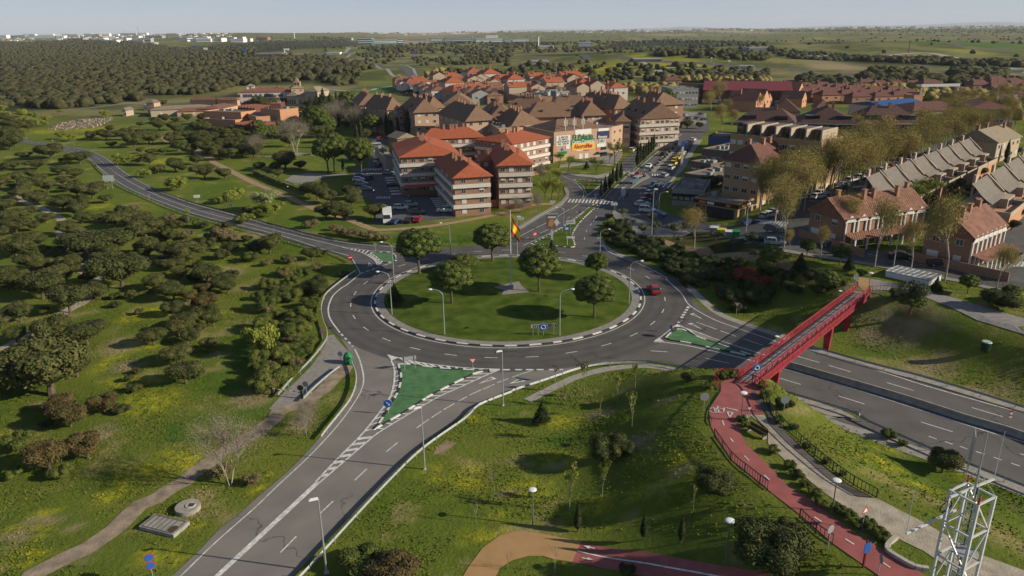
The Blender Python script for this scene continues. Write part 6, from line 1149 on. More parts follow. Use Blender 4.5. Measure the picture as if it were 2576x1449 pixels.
wood('oak_wood', 'dense dark evergreen oak wood covering the hill at the upper left', [(T(0,0,(0,385),(600,370),(1300,400),(1700,440),(1740,500),(1500,560),(1700,640),(2100,600),(2318,560),(2318,780),(2100,780),(1900,860),(1300,860),(1250,930),(500,990),(100,960),(0,1000)), 8500)], M_FAR, 1, 2.6, 5.0)
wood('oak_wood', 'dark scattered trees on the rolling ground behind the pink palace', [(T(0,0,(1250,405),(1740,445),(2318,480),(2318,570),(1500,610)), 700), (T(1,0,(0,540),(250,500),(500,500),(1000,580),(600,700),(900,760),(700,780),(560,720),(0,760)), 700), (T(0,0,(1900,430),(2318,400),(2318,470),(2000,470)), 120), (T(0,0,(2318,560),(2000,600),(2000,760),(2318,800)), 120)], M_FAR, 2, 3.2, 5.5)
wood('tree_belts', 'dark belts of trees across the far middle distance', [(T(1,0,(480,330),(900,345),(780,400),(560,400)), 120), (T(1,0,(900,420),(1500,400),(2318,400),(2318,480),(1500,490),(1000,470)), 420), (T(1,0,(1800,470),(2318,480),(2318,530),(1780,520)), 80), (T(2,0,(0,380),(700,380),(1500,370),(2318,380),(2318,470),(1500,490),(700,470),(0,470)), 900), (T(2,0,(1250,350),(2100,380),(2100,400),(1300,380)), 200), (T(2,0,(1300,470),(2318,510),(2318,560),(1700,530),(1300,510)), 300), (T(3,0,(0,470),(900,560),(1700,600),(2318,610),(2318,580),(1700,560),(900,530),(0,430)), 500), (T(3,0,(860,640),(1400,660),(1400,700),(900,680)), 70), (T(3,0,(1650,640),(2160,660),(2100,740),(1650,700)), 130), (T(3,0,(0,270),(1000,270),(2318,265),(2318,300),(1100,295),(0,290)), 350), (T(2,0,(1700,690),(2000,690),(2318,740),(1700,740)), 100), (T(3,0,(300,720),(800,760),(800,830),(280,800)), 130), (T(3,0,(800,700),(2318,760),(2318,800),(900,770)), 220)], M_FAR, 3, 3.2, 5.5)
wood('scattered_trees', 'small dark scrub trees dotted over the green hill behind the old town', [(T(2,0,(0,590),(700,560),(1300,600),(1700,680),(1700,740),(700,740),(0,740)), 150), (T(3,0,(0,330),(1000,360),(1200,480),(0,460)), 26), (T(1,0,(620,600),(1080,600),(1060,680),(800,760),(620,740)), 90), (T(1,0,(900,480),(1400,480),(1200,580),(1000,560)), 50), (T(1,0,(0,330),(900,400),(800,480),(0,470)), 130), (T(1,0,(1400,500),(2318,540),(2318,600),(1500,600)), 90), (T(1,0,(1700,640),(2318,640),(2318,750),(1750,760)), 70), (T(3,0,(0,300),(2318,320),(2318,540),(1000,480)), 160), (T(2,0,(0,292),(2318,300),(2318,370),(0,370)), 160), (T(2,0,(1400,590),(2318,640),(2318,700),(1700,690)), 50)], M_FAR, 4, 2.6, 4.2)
M_GOLD = leafm('far_plane_buds', (.17, .135, .045), (.26, .21, .07), 0)
wood('golden_trees', 'golden brown leafing street trees among the distant right hand houses', [(T(3,0,(820,800),(1300,800),(1700,860),(2318,840),(2318,900),(1700,930),(1300,900),(850,870)), 130), (T(2,0,(1000,800),(1450,790),(1430,900),(1250,900)), 60), (T(3,0,(1300,1050),(1900,1000),(2318,1000),(2318,1080),(1900,1130),(1350,1150)), 90), (T(2,0,(1450,740),(2318,770),(2318,745),(1600,720)), 60), (T(1,0,(1700,640),(1760,780),(1500,800),(1400,740)), 30)], M_GOLD, 5, 2.4, 4.2, .9)
rng = np.random.default_rng(9); k = 330000; gy = rng.uniform(48, 170, k); gx = rng.uniform(-88, 88, k)
ok = (np.hypot(gx - RC[0], gy - RC[1]) > 35.5)
for poly in (sth_l + sth_r[::-1], HWY, red_l + red_r[::-1], gv_l + gv_r[::-1], left_up + left_dn[::-1], S(1,2,(620,600),(900,760),(880,960),(430,1230),(100,1320),(100,1250)), SP(3,2,(780,60),(2318,440),(2318,620),(880,260)), SP(2,2,(1850,950),(2290,1000),(2290,1340),(1790,1300)), [tuple(p) for p in S(2,1,(-100,700),(700,550),(1300,700),(2400,780),(2400,1250),(1500,1120),(700,1200))]): ok &= poly_dist(gx, gy, poly) > 1.0
for ln, w in ((SH(0,3,(300,1449),(560,1290),(800,1190),(1000,1050),(1180,900),(1400,740),(1650,590),(1850,450),(2100,300)) + SH(1,3,(0,160),(200,20)) + SH(1,2,(200,1330),(420,1240),(600,1130),(780,960)), 1.7), (SH(1,3,(1930,1449),(2050,1250),(2200,1150)) + SH(2,3,(100,1150),(500,1220),(1200,1330),(1800,1440)), 3.6), (S(2,2,(140,1215),(350,1110),(560,1010),(760,950),(960,915),(1150,900),(1350,915),(1600,970),(1740,1020)), 1.2)): ok &= line_dist(gx, gy, ln) > w
nz = np.sin(gx * .35 + 2 * np.sin(gy * .21)) + np.sin(gy * .5 + 1.5 * np.sin(gx * .3)); ok &= rng.random(k) < (.4 + .3 * nz)
gx, gy = gx[ok], gy[ok]; gz = H0(gx, gy); nn = rng.normal(size=(len(gx), 3)); nn[:, 2] = abs(nn[:, 2]) * .6 + .9; nn /= np.linalg.norm(nn, axis=1, keepdims=True)
co, qd = leaf_quads(np.stack([gx, gy, gz + .05], -1), nn, .13, rng, .6)
gt = np_mesh('grass_tufts', co, qd, None, [bpy.data.materials['ground']])
for nm, l_, hd_ in (('yellow', YEL, .7), ('dry', DRY, .7), ('lush', LUSH, .5), ('dark', DARK, .3)): gt.attributes.new(nm, 'FLOAT', 'POINT').data.foreach_set('value', np.repeat(blobs(l_, hd_, gx, gy), 4).astype(np.float32))
tag(link(bpy.data.objects.new('grass_tufts', gt)), 'rough tufted grass on the meadows around the roundabout', 'grass', None, 'stuff')
fill('oak', T(1,0,(1300,830),(1760,830),(2180,800),(2318,820)) + T(2,0,(400,800),(900,870),(900,950),(0,960)) + T(1,0,(1700,960),(1450,900)), 34, 2, 3.6, 'dark tree between the old town roofs', 'trees of the old town', 46, 9)
# ---------------------------------------------------------------- buildings
def tilemat(name, col, per=.5, col2=None):
    m = mat(name, col, .85, .14, .9, col2=col2); N = m.node_tree.nodes; L = m.node_tree.links; b = N['Principled BSDF']
    t = N.new('ShaderNodeTexCoord'); w = N.new('ShaderNodeTexWave'); w.bands_direction = 'DIAGONAL'; w.inputs['Scale'].default_value = 1.1; w.inputs['Distortion'].default_value = .4
    L.new(t.outputs['Object'], w.inputs['Vector']); bp = N.new('ShaderNodeBump'); bp.inputs['Strength'].default_value = .5; bp.inputs['Distance'].default_value = .1; L.new(w.outputs['Fac'], bp.inputs['Height']); L.new(bp.outputs[0], b.inputs['Normal'])
    return m
MR = {'red': tilemat('red_roof_tiles', (.31, .085, .038)), 'brown': tilemat('brown_roof_tiles', (.18, .108, .068)), 'maroon': tilemat('maroon_roof_tiles', (.135, .058, .046)), 'terra': tilemat('old_roof_tiles', (.155, .07, .048), col2=(.235, .115, .075)),
      'dkmaroon': tilemat('dark_roof_tiles', (.085, .045, .038)), 'grey': tilemat('grey_roof_tiles', (.155, .135, .115)), 'flat': mat('gravel_roof', (.16, .15, .135), .9, .25, .6), 'olive': tilemat('olive_roof_tiles', (.23, .19, .13))}
MW = {'brick': mat('brick_wall', (.255, .145, .10), .9, .14, 2.5), 'beige': mat('beige_brick', (.42, .275, .19), .9, .1, 1.5), 'pink': mat('pink_stucco', (.6, .43, .39), .9, .06), 'white': mat('white_wall', (.44, .41, .37), .9, .08),
      'orange': mat('orange_brick', (.43, .22, .125), .9, .1, 1.5), 'yellow': mat('yellow_brick', (.33, .22, .115), .9, .12, 2), 'cream': mat('cream_wall', (.36, .29, .215), .9, .08), 'greybrown': mat('grey_brown_wall', (.14, .115, .095), .9, .1), 'dkbrick': mat('dark_red_brick', (.13, .05, .035), .9, .15, 2), 'grey': mat('grey_wall', (.25, .25, .24), .9, .1)}
M_GLASS = mat('window_glass', (.035, .045, .055), .15, .2, .4, spec=.5); M_FRAME = mat('window_frame', (.55, .55, .53), .5, .05); M_BAND = mat('white_balcony', (.52, .49, .44), .8, .08, 2); M_SHUT = mat('roller_shutter', (.5, .49, .46), .7, .06); M_DGLASS = mat('dark_glazing', (.02, .022, .025), .25, .1, spec=.5)
M_CHIM = mat('chimney_brick', (.30, .16, .10), .9, .15, 3); M_TEAL = mat('teal_glass', (.05, .12, .125), .2, .15, .2, spec=.5)
WM = {}
def win_mesh(w, h, style):
    k = (w, h, style)
    if k in WM: return WM[k]
    b = MB(); b.box(-w/2, -.07, 0, w/2, .02, h, 0)
    if style == 2: b.box(-w/2+.06, -.09, .06, w/2-.06, -.075, h-.06, 2)
    else:
        x = -w/2 + .07; n = 2 if w > 1 else 1
        for i in range(n): b.box(-w/2+.07+i*(w-.07)/n, -.085, .07, -w/2+(i+1)*(w-.07)/n, -.075, (h-.07) if style == 0 else h*.55, 1)
        if style == 1: b.box(-w/2+.04, -.095, h*.55, w/2-.04, -.08, h-.03, 2)
    WM[k] = b.mesh('window', [M_FRAME, M_GLASS, M_SHUT]); return WM[k]
def frame_of(A, B, C, ze):
    a, b_ = Vector(un(*A, ze)), Vector(un(*B, ze)); u = (b_ - a); Wd = u.length; u.normalize(); n_ = Vector((-u.y, u.x))
    D = C if isinstance(C, (int, float)) else abs((Vector(un(*C, ze)) - a).dot(n_)); return a, math.atan2(u.y, u.x), Wd, D
def hip(b, W, D, z, rise, ov=.5, gable=False, cx=0, cy=0, m=0):
    x0, y0, x1, y1 = cx-ov, cy-ov, cx+W+ov, cy+D+ov; w, d = x1-x0, y1-y0; t = .14
    if w >= d: k = 0 if gable else d*.34; r0, r1 = (x0+min(k, w*.5-.01), (y0+y1)/2, z+rise), (x1-min(k, w*.5-.01), (y0+y1)/2, z+rise)
    else: k = 0 if gable else w*.34; r0, r1 = ((x0+x1)/2, y0+min(k, d*.5-.01), z+rise), ((x0+x1)/2, y1-min(k, d*.5-.01), z+rise)
    c = [(x0,y0,z),(x1,y0,z),(x1,y1,z),(x0,y1,z)]
    if w >= d: b.quad(c[0],c[1],r1,r0,m); b.poly([c[1],c[2],r1],m); b.quad(c[2],c[3],r0,r1,m); b.poly([c[3],c[0],r0],m)
    else: b.poly([c[0],c[1],r0],m); b.quad(c[1],c[2],r1,r0,m); b.poly([c[2],c[3],r1],m); b.quad(c[3],c[0],r0,r1,m)
    lo = [(x,y,z-t) for x,y,z in c]
    for i in range(4): b.quad(lo[i], lo[(i+1)%4], c[(i+1)%4], c[i], m)
    b.quad(lo[3],lo[2],lo[1],lo[0],m); return r0, r1
brng = random.Random(77)
def building(name, label, cat, A, B, C, h, wall='beige', roof='hip', rise=3.0, rm='brown', floors=0, F=0, L=0, R_=0, group=None, band=False, ov=.5, chim=0, z0=None, ww=1.3, wh=1.2, ground=1.0, c=None, bandside='FL', dormer=0, par=.5, flat_m='flat'):
    """A, B: left and right front eaves corners, C: a back corner (or depth); h: wall height"""
    g = z0 if z0 is not None else 0.0
    for _ in range(3):
        a, rz, W, D = frame_of(A, B, C, g + h)
        if z0 is None: n_ = Vector((-math.sin(rz), math.cos(rz))); u = Vector((math.cos(rz), math.sin(rz))); q = a + u*W/2; g = float(H0(q.x, q.y))
    root = empty(name, (a.x, a.y, g), rz); tag(root, label, cat, group)
    b = MB(); b.box(0, 0, -1.5, W, D, h, 0, False)
    b.build('wall', MW[wall], root)
    if roof in ('hip', 'gable'):
        b = MB(); r0, r1 = hip(b, W, D, h + .01, rise, ov, roof == 'gable'); ro = b.build('roof', MR[rm], root)
        if roof == 'gable':
            b = MB();
            if W >= D: [b.poly([(x, 0, h), (x, D, h), (x, D/2, h+rise*.92)]) for x in (.02, W-.02)]
            else: [b.poly([(0, y, h), (W, y, h), (W/2, y, h+rise*.92)]) for y in (.02, D-.02)]
            b.build('gable_wall', MW[wall], root)
        for i in range(chim):
            t = (i + .5) / chim; p = Vector(r0).lerp(Vector(r1), t) + Vector((brng.uniform(-1.5,1.5), brng.uniform(-1.5,1.5), 0)); cb = MB(); cb.box(p.x-.35, p.y-.35, h+rise*.45, p.x+.35, p.y+.35, h+rise+1.0); cb.box(p.x-.45, p.y-.45, h+rise+1.0, p.x+.45, p.y+.45, h+rise+1.15); q = cb.build('chimney', M_CHIM, ro)
        for i in range(dormer):
            t = (i + .5) / dormer; x, y = (W*t, -ov*.2) if W >= D or dormer < 0 else (W*t, 0); cb = MB(); cb.box(x-.5, D*.12, h+rise*.22, x+.5, D*.12+.9, h+rise*.5); cb.build('skylight', M_GLASS, ro)
    else:
        b = MB(); b.box(.25, .25, h - .1, W-.25, D-.25, h+.02); ro = b.build('roof', MR[flat_m], root)
        b = MB();
        for x0, y0, x1, y1 in ((-.05,-.05,W+.05,.25), (-.05,D-.25,W+.05,D+.05), (-.05,.25,.25,D-.25), (W-.25,.25,W+.05,D-.25)): b.box(x0, y0, h-.1, x1, y1, h+par)
        b.build('parapet', MW[wall], root)
        for i in range(chim): x, y = brng.uniform(1, W-2), brng.uniform(1, D-2); cb = MB(); cb.box(x, y, h+.02, x+1.4, y+1.1, h+1.1); cb.build('roof_unit', MW['grey'], ro)
    fh = (h - ground + 1.0) / max(1, floors); cnt = 0
    for side, n in (('F', F), ('L', L), ('R', R_)):
        if not n: continue
        span = W if side == 'F' else D
        for f in range(floors):
            z = ground + f * fh + .1
            if z + wh > h - .15: continue
            for i in range(n):
                if cnt >= 98: break
                t = (i + .5) / n * span; o = bpy.data.objects.new('window', win_mesh(ww, wh, brng.choice((0, 0, 1, 2)))); link(o, root); cnt += 1
                if side == 'F': o.location = (t, 0, z)
                elif side == 'L': o.location = (0, span - t, z); o.rotation_euler = (0, 0, -math.pi/2)
                else: o.location = (W, t, z); o.rotation_euler = (0, 0, math.pi/2)
    if band:
        for f in range(1, floors):
            z = ground + f * fh - 1.15; b = MB(); e = .55
            b.box(-e if 'L' in bandside else 0, -e, z, W + (e if 'R' in bandside else 0), 0, z + .95)
            if 'L' in bandside: b.box(-e, 0, z, 0, D, z + .95)
            if 'R' in bandside: b.box(W, 0, z, W + e, D, z + .95)
            b.build('balcony_band', M_BAND, root)
    return root, W, D, ro
def t_(c, r, x, y): return T(c, r, (x, y))[0]
AG = 'red roofed brick apartment blocks beside the parking court'
building('apartment_block', 'front left red roofed brick block with white balcony bands', 'building', t_(1,1,1310,215), t_(1,1,1838,190), t_(1,1,1240,95), 11.6, 'brick', 'hip', 3.2, 'red', 4, 7, 3, 0, AG, True, .7, 5, z0=0, ground=1.2)
building('apartment_block', 'nearest red roofed block on the slope with white balcony bands', 'building', t_(1,1,1795,402), t_(1,1,2120,382), t_(1,1,1655,245), 10.4, 'brick', 'hip', 2.8, 'red', 4, 2, 4, 0, AG, True, .7, 5, z0=0, ground=.6)
building('apartment_block', 'right hand red roofed block with rounded corner balconies', 'building', t_(1,1,2195,290), t_(2,1,183,280), t_(1,1,2055,160), 12.0, 'brick', 'hip', 2.8, 'red', 4, 4, 2, 2, AG, True, .7, 5, z0=0, bandside='F', ground=1.2)
building('apartment_block', 'long rear wing with red roof behind the front blocks', 'building', t_(1,0,1500,1262), t_(1,0,2060,1238), 13.0, 12.0, 'brick', 'hip', 2.8, 'red', 4, 9, 0, 0, AG, True, .6, 6, z0=0, bandside='F', ground=1.2)
building('apartment_block', 'red roofed connecting wing right of the courtyard', 'building', t_(1,0,1985,1262), t_(1,0,2318,1300), t_(1,0,2060,1180), 12.0, 'brick', 'hip', 2.4, 'red', 4, 5, 3, 6, AG, True, .6, 7, z0=0, bandside='FR', ground=1.2)
building('apartment_block', 'small red roofed link block in the middle of the complex', 'building', t_(1,1,2040,250), t_(1,1,2210,245), 9.0, 10.8, 'brick', 'hip', 1.5, 'red', 4, 2, 0, 0, AG, False, .5, 2, z0=0)
root, W_, D_, _ = building('garage', 'low walled annex with an ochre tiled gable roof', 'building', t_(1,0,1280,1255), t_(1,0,1440,1240), 8, 9.5, 'brick', 'gable', 1.8, 'olive', 1, 0, z0=0)
building('podium', 'white walled flat roofed terrace left of the red roofed block', 'building', t_(1,1,1175,245), t_(1,1,1260,240), t_(1,1,1090,130), 4.0, 'cream', 'flat', 0, 'brown', 1, 0, z0=0, chim=5)
p = empty('shop_awning', (*un(*t_(1,1,1345,470), 3.4), 3.0), 0); tag(p, 'long red awning over the arcade of the left apartment block', 'awning'); b = MB(); l = (Vector(un(*t_(1,1,1655,450), 3.4)) - Vector(p.location[:2])); p.rotation_euler = (0,0,math.atan2(l.y,l.x)); b.quad((0,-1.2,-.3),(l.length,-1.2,-.3),(l.length,.4,.4),(0,.4,.4)); b.build('canvas', mat('red_canvas', (.4,.07,.04), .8), p)
for lab, l in (('long beige garden wall in front of the nearest apartment block', T(1,1,(1845,690),(2145,665),(2318,640)) + T(2,1,(100,640),(190,600))),):
    L = SL(U(l), 1); b = MB(); [b.bar((*p0, .9), (*p1, .9), .3, 2.0) for p0, p1 in zip(L[:-1], L[1:])]; tag(b.build('garden_wall', MW['beige']), lab, 'wall')
root, W_, D_, ro = building('shopping_centre', 'pinkish brick shopping centre covered with shop signs', 'shopping centre', t_(2,0,380,1212), t_(2,0,905,1168), t_(2,0,195,1145), 10.2, 'beige', 'flat', 0, 'brown', 0, 0, z0=0, chim=4, par=.6)
b = MB(); hip(b, W_-1.6, D_-1.6, 10.3, 3.6, 0, False, .8, .8); b.build('tiled_roof', MR['brown'], root)
def sxz(x, y): t = (x - 380) / 525; top = 1212 - 44*t; base = 1457 - 35*t; return t * W_ * (1 - .0*t), 10.2 * (1 - (y - top) / (base - top))
def txt(s, x0, y0, x1, y1, m, parent, off=.0, yy=-.16):
    cu = bpy.data.curves.new('lettering', 'FONT'); cu.body = s; cu.extrude = .03; cu.offset = off; cu.align_x = 'CENTER'; cu.align_y = 'CENTER'; cu.materials.append(m); cu.size = 1; cu.space_line = .85
    o = bpy.data.objects.new('lettering', cu); COL.objects.link(o); bpy.context.view_layer.update(); d = o.dimensions; a, c_ = sxz(x0, y0), sxz(x1, y1); w, h = abs(c_[0]-a[0]), abs(a[1]-c_[1])
    o.scale = (w / max(d.x, .01), h / max(d.y, .01), 1); o.parent = parent; o.location = ((a[0]+c_[0])/2, yy, (a[1]+c_[1])/2); o.rotation_euler = (R(90), 0, 0)
    dg = bpy.context.evaluated_depsgraph_get(); me = bpy.data.meshes.new_from_object(o.evaluated_get(dg)); q = bpy.data.objects.new('lettering', me); COL.objects.link(q); q.parent = parent; q.location = o.location; q.rotation_euler = o.rotation_euler; q.scale = o.scale
    bpy.data.objects.remove(o); return q
def board(x0, y0, x1, y1, m, nm='sign_board', yy=-.12, parent=None):
    a, c_ = sxz(x0, y0), sxz(x1, y1); b = MB(); b.box(a[0], yy, c_[1], c_[0], -.0, a[1]); return b.build(nm, m, parent or root)
M_SG = mat('letter_green', (.01, .16, .06), .5, .02); M_SY = mat('board_yellow', (.62, .42, .05), .5, .03); M_SR = mat('letter_red', (.4, .03, .02), .5, .02); M_NAVY = mat('board_navy', (.03, .03, .09), .5, .1); M_GREY = mat('letter_grey', (.16, .15, .15), .6, .02)
txt('El Palacio', 545, 1222, 727, 1258, M_SG, root, .015)
s = board(530, 1268, 745, 1300, M_SG); txt('Centro Comercial', 540, 1273, 738, 1295, M_SWHITE, s, .015)
s = board(540, 1298, 745, 1352, M_SY, yy=-.14); txt('AhorraMas', 556, 1310, 725, 1340, M_SR, s, .03, -.18)
s = board(400, 1232, 522, 1312, M_SWHITE); txt('EL RINCON\nDEL BIERZO\nRESTAURANTE\nBAR - MESON', 408, 1238, 514, 1306, M_GREY, s, .01)
s = board(768, 1190, 882, 1253, M_NAVY); txt('fitness', 776, 1230, 860, 1250, M_SWHITE, s, .015)
board(565, 1176, 712, 1214, M_SWHITE); board(776, 1164, 874, 1184, M_SWHITE); s = board(784, 1262, 846, 1300, M_SWHITE); txt('KIBO', 790, 1268, 840, 1294, M_GREY, s, .02)
board(766, 1308, 856, 1334, M_SWHITE); board(764, 1336, 800, 1362, M_ORANGE); board(804, 1336, 858, 1362, M_BLACK); board(486, 1314, 518, 1346, M_SWHITE); board(580, 1350, 640, 1366, M_SWHITE); board(640, 1348, 692, 1364, M_PURP)
board(412, 1372, 494, 1390, M_SG); b = MB(); a = sxz(452, 1360); [b.poly([(a[0], -.1, a[1]-.3), (a[0]+dx, -.1, a[1]+dz), (a[0]+dx*.4, -.1, a[1]+dz*1.1)]) for dx, dz in ((-.9,.4),(-.4,.9),(.5,.9),(1.0,.3))]; b.build('palm_emblem', M_SBLUE, root)
board(412, 1406, 492, 1419, mat('lime_board', (.3,.5,.03), .5), 'shop_awning'); board(606, 1395, 636, 1455, M_FRAME, 'shutter', -.06); board(658, 1393, 690, 1452, M_FRAME, 'shutter', -.06); board(800, 1388, 866, 1440, M_DGLASS, 'entrance', -.04); b = MB(); a = sxz(770, 1378); b.box(a[0], -1.6, a[1]-.2, a[0]+5.2, 0, a[1]); b.build('entrance_canopy', M_SBACK, root)
b = MB(); b.box(-.12, D_*.02, 1.5, 0, D_*.3, 8.8); b.build('banner', mat('pale_banner', (.36,.27,.27), .7, .3, .6), root)
for x in (.25, .4, .55): b = MB(); b.box(W_*x-.1, 2.4, 10.3, W_*x+.1, 2.6, 15.5); [b.box(W_*x+dx-.1, 2.3, 12.5, W_*x+dx+.1, 2.5, 14.6) for dx in (-.6,.6)]; b.build('phone_antenna', M_FRAME, root)
cyl = MB(); cyl.tube((0, 0, 0), (0, 0, 8.0), 4.2, 4.2, 20); pr = TG(2,1,(100,175))[0]; o = empty('round_stair_tower', pr, 0); tag(o, 'low rounded brick corner tower left of the shopping centre', 'building'); cyl.build('wall', MW['beige'], o); cyl = MB(); cyl.tube((0,0,8.0),(0,0,8.8),4.6,4.6,20); cyl.build('parapet', MW['beige'], o); cyl = MB(); cyl.tube((0,0,2.0),(0,0,6.6),4.28,4.28,20,cap=False); cyl.build('glazing', M_TEAL, o)
building('annex', 'dark brick annex left of the shopping centre side wall', 'building', t_(2,1,130,110), t_(2,1,375,120), 14, 6.0, 'brick', 'flat', 0, 'brown', 2, 4, z0=0, chim=3, ww=1.8)
building('street_block', 'stepped pale block right of the shopping centre', 'building', t_(2,0,905,1160), t_(2,0,1003,1140), 22, 10.0, 'beige', 'flat', 0, 'brown', 3, 2, 0, 3, z0=0, chim=2)
building('street_block', 'pale block with big shutters along the avenue', 'building', t_(2,0,940,1100), t_(2,0,1075,1098), t_(2,0,1125,1065), 11.5, 'beige', 'hip', 2.6, 'brown', 3, 2, 0, 3, z0=0, chim=2, ww=2.2, wh=1.6)
building('street_block', 'brown roofed block with balconies facing the avenue', 'building', t_(2,0,965,1030), t_(2,0,1166,1078), t_(2,0,1262,1008), 12.5, 'beige', 'gable', 6.0, 'brown', 4, 3, 0, 8, z0=0, chim=4, dormer=3, band=True, bandside='R')
BG = 'brown roofed apartment blocks behind the shopping centre'
for lab, c_, A, B, C, h, ws in (('brown hipped block nearest the tall cypresses', 1, (1435,1020), (1652,1010), (1245,972), 12, 'beige'), ('brown hipped block with a lit gable, second from the park', 1, (1190,995), (1330,985), (1025,958), 12, 'beige'), ('brown hipped block at the edge of the park', 1, (945,952), (1120,945), (1010,905), 12, 'beige'),
        ('brown hipped block with skylights above the rear wing', 1, (1905,1098), (2158,1082), (1660,1030), 12, 'beige'), ('low grey topped block left of the round tower', 1, (2190,1170), (2318,1165), (2060,1130), 10, 'beige'), ('brown block between the rear wing and old town', 1, (2080,1050), (2318,1045), (2060,1000), 12, 'beige'),
        ('wide brown roofed block directly behind the shopping centre', 2, (0,1140), (270,1118), 18.0, 10.5, 'beige'), ('long brown roof parallel to the shopping centre', 2, (150,1062), (650,1050), 16.0, 11.5, 'beige'), ('brown roof with skylights right of the long brown roof', 2, (640,1048), (830,1040), 17.0, 12, 'beige'), ('brown roofed block behind with grey skylights', 2, (740,990), (935,992), (720,915), 12, 'beige'),
        ('brown roofed block with broken roof terrace', 2, (330,990), (745,985), 17.0, 12, 'beige'), ('dark roofed block at the end of the avenue', 2, (930,985), (1080,975), (880,920), 13, 'brick'), ('maroon roofed block with polygonal end turret', 2, (1080,925), (1290,955), (1100,880), 12, 'brick'), ('far brown roofed block left of the old town', 1, (1700,950), (1960,945), (1720,905), 10, 'beige'), ('brown roof strip in front of the old town', 2, (-60,985), (300,990), 16.0, 11, 'beige'), ('brown roofed block between the round tower and the rear wing', 1, (2100,1100), (2318,1095), 18.0, 11, 'beige'), ('small brown roofed block beside the old town edge', 1, (1560,985), (1700,975), 16.0, 11, 'beige'), ('brown roofed block with red chimneys near the flat brick block', 2, (-40,930), (110,935), 16.0, 10, 'beige'), ('maroon roofed block under the far dark conifers', 2, (700,905), (880,910), 16.0, 10, 'brick'), ('square brick block with flat roof and white top', 2, (115,890), (365,880), (130,850), 10, 'brick')):
    f = 'flat' if 'flat' in lab or 'grey topped' in lab else 'hip'
    building('apartment_block', lab, 'building', t_(c_,0,*A), t_(c_,0,*B), C if isinstance(C, float) else t_(c_,0,*C), h, ws, f, 5.6 if f == 'hip' else 0, 'brown', 4, 3, 5, 2, BG, False, 1.0, 5, dormer=2, ww=1.4, wh=1.3)
building('apartment_block', 'brick block with a maroon hipped roof and white bays', 'building', t_(2,1,1925,248), t_(2,1,2250,292), 25.0, 12.3, 'yellow', 'hip', 4.0, 'maroon', 4, 4, 0, 4, None, False, .8, 6, ww=1.6)
root = building('flat_roofed_block', 'long yellow brick block with flat roof and roof terraces', 'building', t_(2,0,1975,1250), t_(3,0,480,1330), t_(3,0,610,1272), 13.5, 'yellow', 'flat', 0, 'brown', 4, 12, 0, 3, None, False, chim=0, ww=1.6)[0]
W_, D_ = [max(v) for v in zip(*[(c.co.x, c.co.y) for c in root.children[0].data.vertices])]
for i in range(6): x = W_ * (i + .25) / 6.2; b = MB(); b.box(x, D_*.35, 13.55, x + W_/10, D_*.8, 16.2); b.box(x-.4, D_*.33, 16.2, x + W_/10+.4, D_*.82, 16.4); b.build('penthouse', MW['greybrown'], root); b = MB(); b.box(x+.3, D_*.34, 13.9, x + W_/10-.3, D_*.349, 15.9); b.build('glazing', M_DGLASS, root); b = MB(); b.box(x+W_/10+.3, D_*.1, 13.55, x+W_/10+.7, D_*.8, 16.6); b.build('party_wall', MW['cream'], root)
for lab, A, B in (('left one of three dark brown balcony blocks', t_(2,0,2045,1095), t_(3,0,232,1112)), ('middle one of three dark brown balcony blocks', t_(3,0,292,1108), t_(3,0,800,1120)), ('right one of three dark brown balcony blocks', t_(3,0,850,1112), t_(3,0,1402,1112))):
    root, W_, D_, ro = building('balcony_block', lab, 'building', A, B, 17, 12, 'greybrown', 'hip', 4.6, 'dkmaroon', 4, 0, 0, 0, 'dark brown balcony blocks behind the plane trees', False, .8, 2)
    for f in range(4):
        z = .5 + f*2.9
        for i in range(6): x = W_*(i+.12)/6; b = MB(); b.box(x, -.12, z+.9, x+W_/6*.78, .0, z+2.5); b.build('glazed_balcony', M_DGLASS, root)
        b = MB(); [b.box(W_*(i+.06)/6, -.9 if i % 2 else -.4, z, W_*(i+.06)/6+W_/6*.88, -.12, z+.9) for i in range(6)]; b.build('balcony_front', mat('brown_balcony', (.2,.16,.135), .9, .1), root)
    for sx in (.22, .78): b = MB(); b.box(W_*sx-2.2, .8, 12.6, W_*sx+2.2, 3.2, 14.2); b.build('roof_terrace', M_DGLASS, ro)
    b = MB(); b.box(-.8, -.85, 11.6, W_+.8, -.6, 11.95); b.build('white_gutter', M_BAND, root)
root, W_, D_, _ = building('bank_building', 'single storey flat roofed corner building with dark fascia and orange signs', 'bank', t_(2,1,1655,592), t_(2,1,2048,655), t_(2,1,2192,607), 4.4, 'yellow', 'flat', 0, 'brown', 0, 0, z0=None, chim=1, par=.5)
b = MB(); b.box(-.2,-.25,3.5,W_+.25,-.05,4.5); b.box(W_+.05,-.25,3.5,W_+.25,D_,4.5); b.build('fascia', M_BLACK, root)
for t0, t1, m in ((.12,.28,M_ORANGE),(.31,.47,M_SWHITE),(.74,.84,M_ORANGE)): b = MB(); b.box(W_*t0,-.3,3.7,W_*t1,-.26,4.3); b.build('sign_board', m, root)
for t0, t1, m in ((.2,.45,M_ORANGE),(.5,.75,M_SWHITE)): b = MB(); b.box(W_+.26,D_*t0,3.7,W_+.3,D_*t1,4.3); b.build('sign_board', m, root)
for t in (.15,.4,.6,.82): b = MB(); b.box(W_*t-1.3,-.08,.2,W_*t+1.3,-.02,3.1); b.build('shop_window', M_DGLASS, root)
for t in (.3,.7): b = MB(); b.box(W_+.02,D_*t-1.4,.2,W_+.08,D_*t+1.4,3.1); b.build('shop_window', M_DGLASS, root)
root, W_, D_, _ = building('restaurant', 'low restaurant pavilion with photo boards and roof machinery', 'restaurant', t_(2,1,1455,515), t_(2,1,1742,532), t_(2,1,1500,418), 4.0, 'grey', 'flat', 0, 'brown', 0, 0, chim=6)
